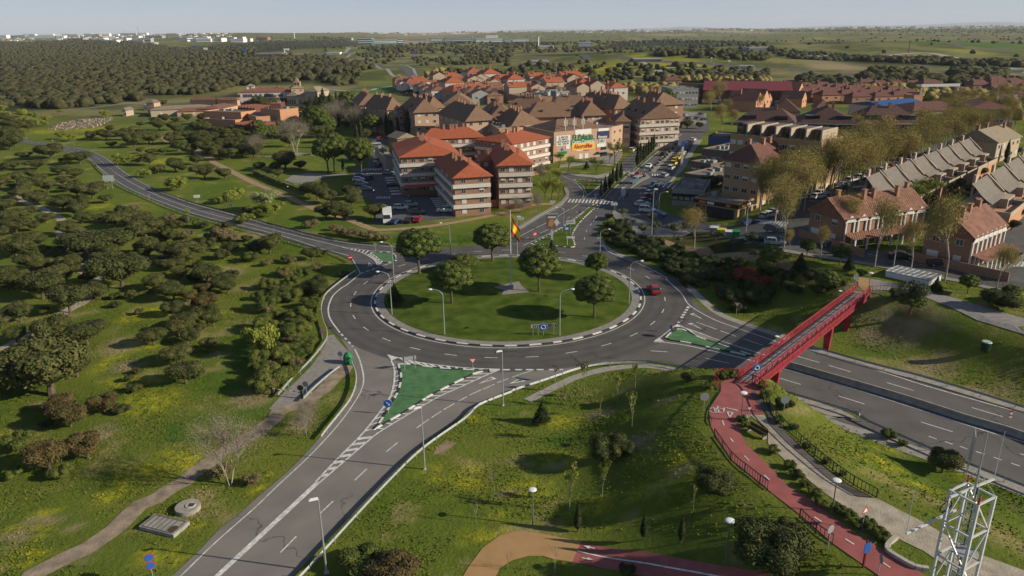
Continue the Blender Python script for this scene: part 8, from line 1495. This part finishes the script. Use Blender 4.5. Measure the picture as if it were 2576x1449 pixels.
cars(3, 1, [(575,1025,'sedan','blue','dark blue car in front of the left brick terrace',R(-12)), (1200,1135,'sedan','black','dark car parked right of the tall street lamp',R(-14)), (1560,1205,'sedan','black','black car in front of the right brick terrace',R(-14)), (60,1010,'hatch','silver','silver blue car at the left of the residential street',R(-20)), (55,895,'suv','grey','grey car at the corner before the left terrace',R(-50)), (640,505,'suv','grey','grey car in the shade of the plane street',R(25)), (690,485,'hatch','silver','silver car behind it in the plane street',R(25)), (50,730,'sedan','silver','silver car under the first plane trees',R(30)), (20,755,'hatch','white','white car left under the plane trees',R(30)), (490,560,'hatch','white','white car beside the brick garden wall',R(28)), (455,590,'hatch','white','white car before the yellow flat block',R(28))], None, None)
q = random.Random(6)
for i in range(16):
    t = i / 15; x, y = 760 + (1450-760)*t, 445 + (205-445)*t; car(q.choice(('hatch','sedan','suv')), q.choice(('white','silver','black','red','grey','red')), TG(3, 1, (x, y))[0], R(28), 'car parked beside the long grey roofed terrace', 'cars parked beside the long grey roofed terrace')
q = random.Random(16)
for i in range(14): x, y = q.uniform(1350,1750), q.uniform(1040,1100); car(q.choice(('hatch','sedan')), q.choice(('white','silver','black','grey')), TG(2, 0, (x, y))[0], R(q.choice((20,110))), 'small parked car in the far car park', 'cars in the far car park')
p = TG(1, 1, (1190, 820))[0]; root = empty('box_truck', (p.x, p.y, .05), R(-82)); tag(root, 'white box truck parked at the front of the court', 'truck'); b = MB(); b.box(-5.4,-1.1,.9,-.9,1.1,3.3); b.build('cargo_box', PAINTS['white'], root)
b = MB(); b.box(-.8,-1.0,.5,1.2,1.0,1.5); pr_ = [(-.8,1.5),(1.2,1.5),(.85,2.5),(-.8,2.6)]; [b.poly([(x, s*1.0*(1 if z < 2 else .9), z) for x, z in pr_][::-s]) for s in (-1, 1)]; b.quad((-.8,-.9,2.6),(.85,-.9,2.5),(.85,.9,2.5),(-.8,.9,2.6)); b.build('cab', PAINTS['white'], root); b = MB(); b.quad((1.21,-.9,1.55),(1.21,.9,1.55),(.9,.82,2.4),(.9,-.82,2.4)); b.build('windscreen', M_CGL, root)
for sx in (.3, -4.0):
    for sy in (-.95, .95): w = link(bpy.data.objects.new('wheel', WHL), root); w.location = (sx, sy, .42); w.scale = (1.25, 1.25, 1.25)
for x, y, m, lab, t in ((1828,905,M_SBACK,'grey recycling container at the kerb, first of four',0), (1895,925,M_YEL,'yellow green recycling container',1), (1968,945,M_SBACK,'grey recycling container between the yellow and the green one',0), (2025,945,M_GREEN,'green bottle bank at the end of the bins',2)):
    p = TG(2, 1, (x, y))[0]; root = empty('recycling_container', p, R(-15)); tag(root, lab, 'container'); b = MB(); w = 1.0 if t < 2 else .75; b.box(-w,-.7,.1,w,.7,1.5); b.build('body', m if t != 1 else mat('lime_board', (.3,.5,.03), .5), root); b = MB(); hip(b, 2*w, 1.4, 1.5, .35, .05, True, -w, -.7); b.build('lid', M_SWHITE if t == 0 else m, root)
p = TG(2, 1, (1135, 455))[0]; root = empty('bus_shelter', p, R(55)); tag(root, 'glass bus shelter beside the avenue', 'bus shelter'); b = MB(); b.box(-2.2,-.8,2.3,2.2,.8,2.45); b.build('roof', M_SBACK, root); b = MB(); b.box(-2.1,.68,.2,2.1,.72,2.2); b.build('back_glass', M_TEAL, root)
for s in (-2, 2): b = MB(); b.box(s-.06,.6,0,s+.06,.75,2.3); b.build('post', M_GALV, root)
p = TG(2, 1, (1535, 300))[0]; root = empty('totem', p, 0); tag(root, 'tall white totem pole with a coloured top on the wide pavement', 'sign post'); b = MB(); b.box(-.35,-.35,0,.35,.35,7); b.build('column', M_FRAME, root); b = MB(); b.box(-.6,-.3,7,.6,.3,9); b.build('emblem', [M_SBLUE], root)
p = TG(2, 1, (1008, 600))[0]; root = empty('kiosk_panel', p, R(20)); tag(root, 'tall white advertising column at the crosswalk', 'billboard'); b = MB(); b.box(-.12,-.12,0,.12,.12,1.2); b.build('leg', M_GALV, root); b = MB(); b.box(-.65,-.15,1.2,.65,.15,3.6); b.build('panel', M_FRAME, root)
# ---------------------------------------------------------------- streets on the right and far roads
def road(name, c, r, pts, w, m, z=.06, step=3): return path_obj(name, SH(c, r, *pts), w, m, z, True, 3, 0, step)
sheet('residential_street', SH(2,1,(1290,740),(1400,745),(1600,785),(1900,832),(2050,850),(2140,800),(2250,770),(2318,760)) + SH(3,1,(60,800),(200,880),(330,945),(520,985),(820,1035),(1150,1100),(1480,1180),(1700,1225),(2050,1260),(2150,1210),(2318,1080),(2500,1040),(2500,1500),(2318,1400),(2060,1400),(1700,1320),(1300,1250),(900,1170),(500,1110),(200,1060),(0,1040)) + SH(2,1,(2100,1000),(1900,930),(1750,900),(1400,875),(1290,830)), .06, M_ASPH3, True, step=3)
sheet('pavement', SH(3,1,(1690,1200),(1850,1195),(2180,1180),(2318,1090),(2318,1150),(2150,1240),(1900,1250),(1740,1235)), .10, M_PAVE, True)
sheet('pavement', SH(3,1,(0,1040),(200,1062),(500,1112),(900,1172),(1300,1252),(1700,1322),(2060,1402),(2318,1449),(2318,1470),(2050,1425),(1690,1345),(1290,1270),(890,1195),(490,1135),(190,1085),(0,1065)), .11, M_PAVE, True)
b = MB()
for q in ((1640,1250,1480,1215),(1440,1205,1370,1190),(1280,1170,1220,1155),(1000,1115,900,1095),(1420,1275,1340,1258)): ribbon(b, SL(SH(3,1,q[:2],q[2:]), 1), .14, .09)
for pts in (((1705,1235),(1850,1258),(2000,1262),(2130,1240)), ((100,935),(160,960))): ribbon(b, SL(SH(3,1,*pts), 1), .16, .09)
for i in range(6): x = 1760 + i*65; ribbon(b, SL(SH(3,1,(x,1240),(x+55,1256)), 1), .3, .09)
for i in range(5): x = 2215 + i*38; ribbon(b, SL(SH(3,1,(x,1210),(x+32,1165)), 1), .7, .09)
for i in range(6): x = 10+i*26; ribbon(b, SL(SH(3,1,(x,830+i*4),(x+36,790+i*4)), 1), .5, .09)
for i in range(6): x = 2200+i*22; ribbon(b, SL(SH(2,1,(x,815+i*2),(x+34,782+i*2)), 1), .5, .09)
for i in range(5): x = 740+i*30; ribbon(b, SL(SH(3,1,(x,500-i*2),(x+26,480-i*2)), 1), .5, .12)
tag(b.build('street_markings', M_WHITE), kind='structure')
road('plane_street', 3, 1, [(200,900),(330,700),(600,545),(900,425),(1200,310),(1500,200),(1650,130),(1900,20)], 12, M_ASPH3)
road('plane_street', 3, 1, [(0,790),(200,700),(450,590),(560,550)], 9, M_ASPH3)
road('right_street', 3, 1, [(2318,1090),(2250,1180),(2400,900),(2450,700)], 10, M_ASPH3, .065)
FR = [(1,0,[(1080,572),(1250,618),(1400,680),(1480,740),(1550,790)],9,M_ASPH3), (1,0,[(1330,605),(1380,640),(1450,700),(1540,790),(1600,830)],10,M_ASPH3), (1,0,[(1080,580),(1200,640),(1300,690),(1385,725)],4,M_CONC), (1,0,[(1300,585),(1380,600),(1440,660),(1560,790)],3,M_CONC),
      (1,0,[(640,830),(900,815),(1040,820),(1100,800),(1320,770)],5,M_CONC), (1,0,[(530,795),(700,810),(850,830)],4,M_CONC), (1,0,[(1000,530),(1150,520),(1440,525)],9,M_CONC), (1,0,[(820,520),(860,490),(930,470)],6,M_CONC), (1,0,[(780,420),(850,440),(820,465),(700,470)],8,M_CONC), (1,0,[(0,475),(500,470),(1000,490),(1600,500),(2318,480)],14,M_ASPH3),
      (2,0,[(0,520),(300,520),(700,545)],10,M_ASPH3), (2,0,[(960,515),(1150,545),(1500,565),(1800,580),(2318,625)],14,M_ASPH3), (3,0,[(0,615),(300,640),(640,730)],12,M_ASPH3), (3,0,[(640,665),(900,690),(1450,715),(1650,690)],12,M_ASPH3), (3,0,[(1200,560),(1700,640),(2318,625)],8,M_ASPH3), (3,0,[(1530,710),(1660,690),(2318,700)],10,M_ASPH3),
      (2,0,[(1700,590),(1600,605),(1380,618),(1345,640),(1350,660),(1400,672),(1560,676)],6,M_DIRT), (2,0,[(1240,700),(1320,650),(1180,560),(1120,548)],5,M_DIRT), (2,0,[(250,760),(350,710),(450,690)],4,M_DIRT), (2,0,[(560,640),(720,600),(760,585)],3.5,M_DIRT), (2,0,[(2060,755),(2318,740)],5,M_DIRT), (3,0,[(950,530),(1200,490),(1500,485),(1800,545)],14,M_DIRT), (3,0,[(1280,370),(1700,400),(2318,430)],10,M_ASPH3),
      (0,0,[(540,1000),(800,980),(1050,950),(1280,936)],2.5,M_CONC), (0,0,[(80,770),(150,820),(200,840)],6,M_DIRT), (0,0,[(690,690),(790,715)],6,M_DIRT), (0,0,[(1640,915),(1960,915)],4,M_CONC), (0,0,[(1780,460),(1900,480),(2100,500)],20,M_ASPH3), (1,1,[(500,195),(380,200),(80,215)],3,M_PAVE), (1,1,[(260,420),(420,440),(560,400),(820,370)],4,M_PAVE), (1,1,[(370,180),(480,200),(520,200)],3,M_PAVE), (1,0,[(500,1315),(700,1320),(920,1310)],3,M_PAVE)]
for c_, r_, pts, w, m in FR: road('distant_road' if m is M_ASPH3 else 'distant_path', c_, r_, pts, w, m, .12, 6)
road('park_street', 1, 0, [(1020,1449),(1060,1380),(1110,1300),(1160,1230),(1180,1180)], 9, M_ASPH3)
sheet('town_square', SH(2,0,(1270,1130),(1330,1060),(1500,1000),(1760,1030),(1760,1120),(1500,1130),(1350,1190)), .05, M_PAVE, True, step=6)
sheet('garden_square', SH(1,1,(270,420),(330,380),(470,360),(640,370),(620,400),(450,460),(300,450)), .05, M_PAVE, True)
# ---------------------------------------------------------------- far buildings
FM = {'fwhite': mat('far_white', (.75,.75,.73), .8, .05, .02), 'fgrey': mat('far_grey', (.3,.3,.3), .8, .1, .02), 'fred': mat('far_red', (.26,.13,.1), .8, .1, .02), 'fteal': M_TEAL, 'fdark': mat('far_dark', (.08,.09,.1), .6, .1, .02)}
def far_box(name, label, c, x0, x1, yb, yt, m='fwhite', group=None, depth=None, band=True, cat='building'):
    """yb base line, yt top line in tile pixels"""
    p = TG(c, 0, ((x0+x1)/2, yb))[0]; px, py = t_(c, 0, (x0+x1)/2, yt); d = fw + (px-1288)/F_PX*rt + (724.5-py)/F_PX*up; h = max(3, CAM_H + d[2]*p.y/d[1] - p.z); w = mpx(p, x1-x0); dp = depth or min(w, 40)
    root = empty(name, p, brng.uniform(-.15, .15)); tag(root, label, cat, group); b = MB(); b.box(-w/2,0,-3,w/2,dp,h,0,False); b.build('wall', FM[m], root)
    if band: b = MB(); [b.box(-w*.47,-.5,h*(.25+.35*k),w*.47,-.05,h*(.4+.35*k)) for k in range(2)]; b.build('window_band', FM['fdark'] if m != 'fteal' else FM['fwhite'], root)
    b = MB(); b.box(-w/2-.3,-.3,h,w/2+.3,dp,h+.6); b.build('roof', FM['fgrey'] if m != 'fteal' else FM['fwhite'], root); return root
q = random.Random(21); IG = 'white industrial buildings on the left horizon'
for x0, x1, yb, yt in ((0,60,345,318),(60,130,340,322),(130,230,345,318),(250,500,352,325),(500,580,350,325),(605,760,368,345),(750,830,322,305),(830,900,335,308),(900,990,332,303),(990,1070,325,308),(1070,1240,320,300),(1240,1330,318,298),(1150,1260,345,328),(1350,1470,348,322),(950,1050,358,338),(1050,1150,365,345),(830,940,368,345),(920,1060,382,362),(1160,1310,390,360),(1310,1370,402,350),(1290,1395,405,385),(1470,1620,330,310),(1580,1700,360,345),(1620,1700,378,362),(1700,1780,375,350),(1780,1910,378,350),(1910,2010,375,345),(2060,2120,350,340),(2090,2205,378,350),(2135,2200,345,335),(2215,2270,372,350),(1400,1500,320,304),(1500,1600,318,303),(1650,1760,345,330),(1760,1880,345,333),(1000,1100,345,335),(620,700,322,308),(350,480,318,308),(560,640,318,306),(200,320,318,308),(1850,1960,330,322)):
    far_box('industrial_building', 'white low industrial building on the left horizon', 0, x0, x1, yb, yt, q.choice(('fwhite','fwhite','fwhite','fgrey')) if x0 not in (250,) else 'fteal', IG)
OG = 'glass office campus in the far middle'
for c_, x0, x1, yb, yt, m, lab in ((1,918,1050,402,352,'fteal','left part of the teal glass office with a white roof'), (1,1055,1280,400,365,'fteal','long middle part of the teal glass office'), (1,1285,1338,398,352,'fteal','right end of the teal glass office'), (1,1375,1550,372,348,'fgrey','low grey office right of the teal one'), (1,1580,1690,382,342,'fteal','dark glass office with white edges, first of the campus'), (1,1700,1960,380,340,'fteal','long terraced glass office of the campus'), (1,1985,2240,388,350,'fteal','terraced glass office below the white block'), (1,2085,2192,356,322,'fwhite','white office block standing above the campus'), (1,2250,2318,382,355,'fteal','last glass office of the campus'), (2,0,160,382,355,'fteal','long low glass office left of the tall tower'), (2,595,720,430,385,'fteal','dark green cube shaped building among trees'), (2,250,380,438,415,'fwhite','low white hall beside the tall tower'), (2,2145,2318,462,430,'fgrey','grey colonnaded palace like building on the ridge'), (3,410,700,535,512,'fgrey','long low station with a flat roof'), (3,580,700,550,532,'fred','orange wall below the station'), (3,1215,1375,560,542,'fwhite','long white shed on the hillside'), (2,1110,1365,560,545,'fgrey','low dark roofed farm on the green hill'), (2,2065,2195,625,606,'fwhite','white walled box beside the motorway'), (1,0,238,510,485,'fred','low building with an orange roof beside the white sign'), (1,640,760,495,475,'fwhite','white bridge abutment with arches'), (1,780,865,362,345,'fgrey','pale pavilion beside the tan field'), (1,0,105,362,338,'fred','dark red block at the left of the tan field'), (3,2090,2318,660,632,'fwhite','white motorway bridge at the right edge'), (2,180,330,575,555,'fwhite','white low house by the cypress row'), (0,1300,1400,1000,985,'fwhite','pale shed by the farm')):
    far_box('distant_building', lab, c_, x0, x1, yb, yt, m, OG if 'campus' in lab else None)
q = random.Random(31); b = MB()
for c_, xa, xb, yb0, yt0, n in ((1,480,2318,303,285,110), (2,0,2318,286,262,330), (3,0,2318,285,262,330), (0,0,2100,312,303,300), (1,1780,2318,292,258,90)):
    for i in range(n):
        x = q.uniform(xa, xb); d = un(*t_(c_, 0, x, 330)); yy = q.uniform(6500, 9800) if c_ else q.uniform(3600, 5600); xx = d[0] / d[1] * yy; p = Vector((xx, yy, float(H0(xx, yy)))); w = mpx(p, q.uniform(8, 34)); h = mpx(p, q.uniform(3, 9) * (1.7 if q.random() < .1 else 1)); m = q.choice((0,0,0,1,2,1)); dp = w*q.uniform(.5,1)
        b.box(p.x-w/2, p.y, p.z-6, p.x+w/2, p.y+dp, p.z+h, m, False)
tag(b.build('distant_city', [FM['fwhite'], FM['fred'], FM['fgrey']]), 'pale distant city stretching along the whole horizon', 'city', None, 'stuff')
b = MB()
for i in range(60):
    x0, x1 = -30000 + i*1000, -29000 + i*1000; hh = lambda x: 90 + 55*math.sin(x/3100) + 40*math.sin(x/1300+1) + (60 if x > 8000 else 0); b.quad((x0,38000,0),(x1,38000,0),(x1,41000,hh(x1)),(x0,41000,hh(x0))); b.quad((x0,41000,hh(x0)),(x1,41000,hh(x1)),(x1,45000,0),(x0,45000,0))
tag(b.build('distant_hills', mat('hill', (.08,.1,.06), 1, .2, .001)), kind='structure')
def mast(lab, c, x, yb, yt, w, m, tops=None, name='tower', cat='tower'):
    p = TG(c, 0, (x, yb))[0]; px, py = t_(c, 0, x, yt); d = fw + (px-1288)/F_PX*rt + (724.5-py)/F_PX*up; h = CAM_H + d[2]*p.y/d[1] - p.z; r = mpx(p, w)/2; o = empty(name, p, 0); tag(o, lab, cat); b = MB(); b.tube((0,0,-1),(0,0,h),r,r*.8,8); b.build('shaft', m, o)
    if tops: b = MB(); b.tube((0,0,h),(0,0,h*1.08),r*1.9,r*1.9,8); b.build('top', tops, o)
    return o, h, r
mast('tall pale tower with a red top beside the office campus', 2, 239, 435, 330, 12, FM['fwhite'], FM['fred']); mast('dark slender green banded mast on the right hill', 3, 1272, 480, 375, 9, FM['fdark'], M_GREEN); mast('striped chimney mast on the left horizon', 0, 1255, 300, 232, 5, FM['fgrey'], None); mast('thin mast left of the striped one', 0, 1130, 300, 262, 3, FM['fgrey'], None); mast('pale water tower on the far ridge', 1, 350, 355, 290, 7, FM['fwhite'], None)
mast('slim lattice mast in front of the green hill', 2, 402, 690, 590, 4, FM['fgrey'], None); mast('red and white antenna on the old town roofs', 2, 523, 790, 712, 6, FM['fwhite'], M_SRED)
o, h, r = mast('white billboard on a tall pole left of the teal office', 1, 262, 498, 440, 9, FM['fwhite'], None, 'billboard', 'billboard'); b = MB(); b.box(-r*1.2,-r,h*.75,r*9,r,h); b.build('panel', FM['fwhite'], o)
o, h, r = mast('yellow tower crane at the left of the old town', 1, 1328, 785, 705, 7, mat('crane_yellow', (.5,.35,.03), .6, .1), None, 'tower_crane', 'crane'); b = MB(); b.box(-r*4,-r,h*.95,r*12,r,h); b.build('jib', MATS['crane_yellow'], o)
for c_, x, y, w, m, lab in ((0,1757,447,40,M_SBLUE,'blue motorway sign, the leftmost one'), (0,1863,465,38,FM['fwhite'],'white board beside the motorway'), (0,2215,475,34,M_SBLUE,'blue motorway sign near the orange roof'), (1,1438,510,34,M_SBLUE,'blue motorway sign in front of the campus'), (2,1805,560,16,FM['fwhite'],'white sign on a pole beside the motorway'), (2,1965,590,20,FM['fwhite'],'small white sign beside the motorway')):
    p = TG(c_, 0, (x, y))[0]; s = mpx(p, w)/2; o = empty('motorway_sign', p, 0); tag(o, lab, 'road sign'); b = MB(); b.box(-s,-.3,4,s,0,4+s*1.0); b.build('panel', m, o); b = MB(); b.box(-.3,0,0,.3,.4,4); b.build('post', FM['fgrey'], o)
# ---------------------------------------------------------------- air
m = bpy.data.materials.new('haze'); m.use_nodes = True; n_ = m.node_tree.nodes; n_.remove(n_['Principled BSDF']); v = n_.new('ShaderNodeVolumePrincipled'); v.inputs['Color'].default_value = (.80,.88,1,1); v.inputs['Density'].default_value = 3.2e-5; v.inputs['Anisotropy'].default_value = 0.0
m.node_tree.links.new(v.outputs[0], n_['Material Output'].inputs['Volume'])
b = MB(); b.box(-46000,-200,-40,46000,46000,260); tag(b.build('haze', m), 'pale blue haze in the distance', 'haze', None, 'stuff')
# ---------------------------------------------------------------- labels: tell the repeats apart by what stands nearest
LM = [('the large grey direction panel', t_(0,1,1010,480)), ('the far end of the west road', t_(0,1,230,85)), ('the bend of the west road', t_(0,1,950,250)), ('the largest woodland oak', t_(0,1,915,1120)), ('the yellow flower meadow', t_(0,2,1400,420)), ('the largest left edge oak', t_(0,2,470,1168)), ('the no entry sign', t_(1,1,860,1190)), ('the willow', t_(1,1,85,700)), ('the white truck', t_(1,1,1190,820)),
      ('the round white sign board', t_(0,1,1790,620)), ('the green container', t_(1,2,838,872)), ('the diagonal footpath', t_(0,3,1300,830)), ('the round well cover', t_(0,3,1705,850)), ('the grey leafless tree', t_(1,0,365,1410)), ('the orange building', t_(1,0,300,1075)), ('the pink palace', t_(1,0,0,900)), ('the tallest cypress', t_(1,0,1428,1235)), ('the shopping centre', t_(2,1,640,250)), ('the upper crosswalk', t_(2,1,1120,360)), ('the long crosswalk', t_(2,1,720,620)), ('the bank', t_(2,1,1850,760)), ('the restaurant', t_(2,1,1600,590)),
      ('the red shrubs', t_(2,2,2120,120)), ('the yield sign bank', t_(2,2,2030,445)), ('the near bridge end', t_(2,2,2080,1040)), ('the far bridge end', t_(3,2,860,215)), ('the glass skylight', t_(3,2,1300,120)), ('the left brick terrace', t_(3,1,500,900)), ('the right brick terrace', t_(3,1,1500,1150)), ('the tall curved lamp', t_(3,1,1130,1240)), ('the yellow flat block', t_(3,0,500,1449)), ('the dark balcony blocks', t_(3,0,600,1250)), ('the school', t_(3,0,1600,1100)), ('the blue roof', t_(3,0,1250,980)), ('the dark red hall', t_(2,0,2100,830)), ('the big umbrella pine', t_(2,0,1395,1100)), ('the old town crane', t_(1,0,1328,785)), ('the long orange roof', t_(1,0,1980,850)), ('the grey domed roof', t_(2,0,270,880)), ('the antenna', t_(2,0,523,790)), ('the lattice mast', t_(3,3,1700,1400)), ('the park bench', t_(2,3,2215,170)), ('the ochre path', t_(2,3,100,1100)), ('the white frame', t_(3,0,1500,860)), ('the maroon roofed block', t_(2,1,2100,560)), ('the avenue end', t_(2,0,1450,1180)), ('the farm building', t_(0,0,1600,1000)), ('the striped mast', t_(0,0,1255,310)), ('the terrace row', t_(3,1,1500,450)), ('the yellow tree', t_(2,1,1650,1040)), ('the crossing sand path', t_(0,1,1920,300))]
LMW = [(n__, G(*p)) for n__, p in LM]
ADJ = {'holm_oak': 'dark holm oak', 'plane_tree': 'golden plane tree', 'juniper_clump': 'spreading juniper', 'house': None, 'shrub': 'green shrub', 'oak_bush': 'dark oak bush', 'dry_shrub': 'tan dry shrub', 'leafy_shrub': 'light green shrub', 'stone_pine': 'umbrella pine', 'cypress': 'slender cypress', 'olive_tree': 'grey green olive', 'leafing_tree': 'leafing tree', 'bare_tree': 'leafless tree', 'fir': 'dark conifer', 'young_poplar': 'thin leafing sapling', 'bare_sapling': 'bare sapling', 'industrial_building': 'low industrial building'}
tops = [o for o in COL.objects if o.parent is None and o.get('label') and o.get('kind') is None]
for o in tops:
    if o['label'] in ('', '-'): o['label'] = o.name.split('.')[0].replace('_', ' ') + ' in the picture'
seen = {}
for o in tops: seen.setdefault(o['label'], []).append(o)
ORD = ['nearest', 'second', 'third', 'fourth', 'fifth', 'sixth', 'seventh', 'eighth', 'ninth', 'tenth', 'eleventh', 'twelfth', 'thirteenth', 'fourteenth', 'fifteenth', 'sixteenth']
bucket = {}
for lab, obs in seen.items():
    if len(obs) < 2: continue
    for o in obs:
        nm, p = min(LMW, key=lambda l: (l[1] - o.location).length / (1 + .0 * l[1].y)); d = o.location - p; s = ('right of' if d.x > 0 else 'left of') if abs(d.x) > abs(d.y) * .8 else ('behind' if d.y > 0 else 'in front of')
        base = ADJ.get(o.name.split('.')[0]) or ' '.join(lab.split()[:5]); bucket.setdefault((base, s, nm), []).append((d.length, o))
for (base, s, nm), l in bucket.items():
    l.sort(key=lambda t: t[0])
    for i, (_, o) in enumerate(l): o['label'] = (f"{base}, {ORD[i] if i < len(ORD) else 'further'} {'one ' if len(l) > 1 else ''}{s} {nm}" if len(l) > 1 else f"{base} {s} {nm}")
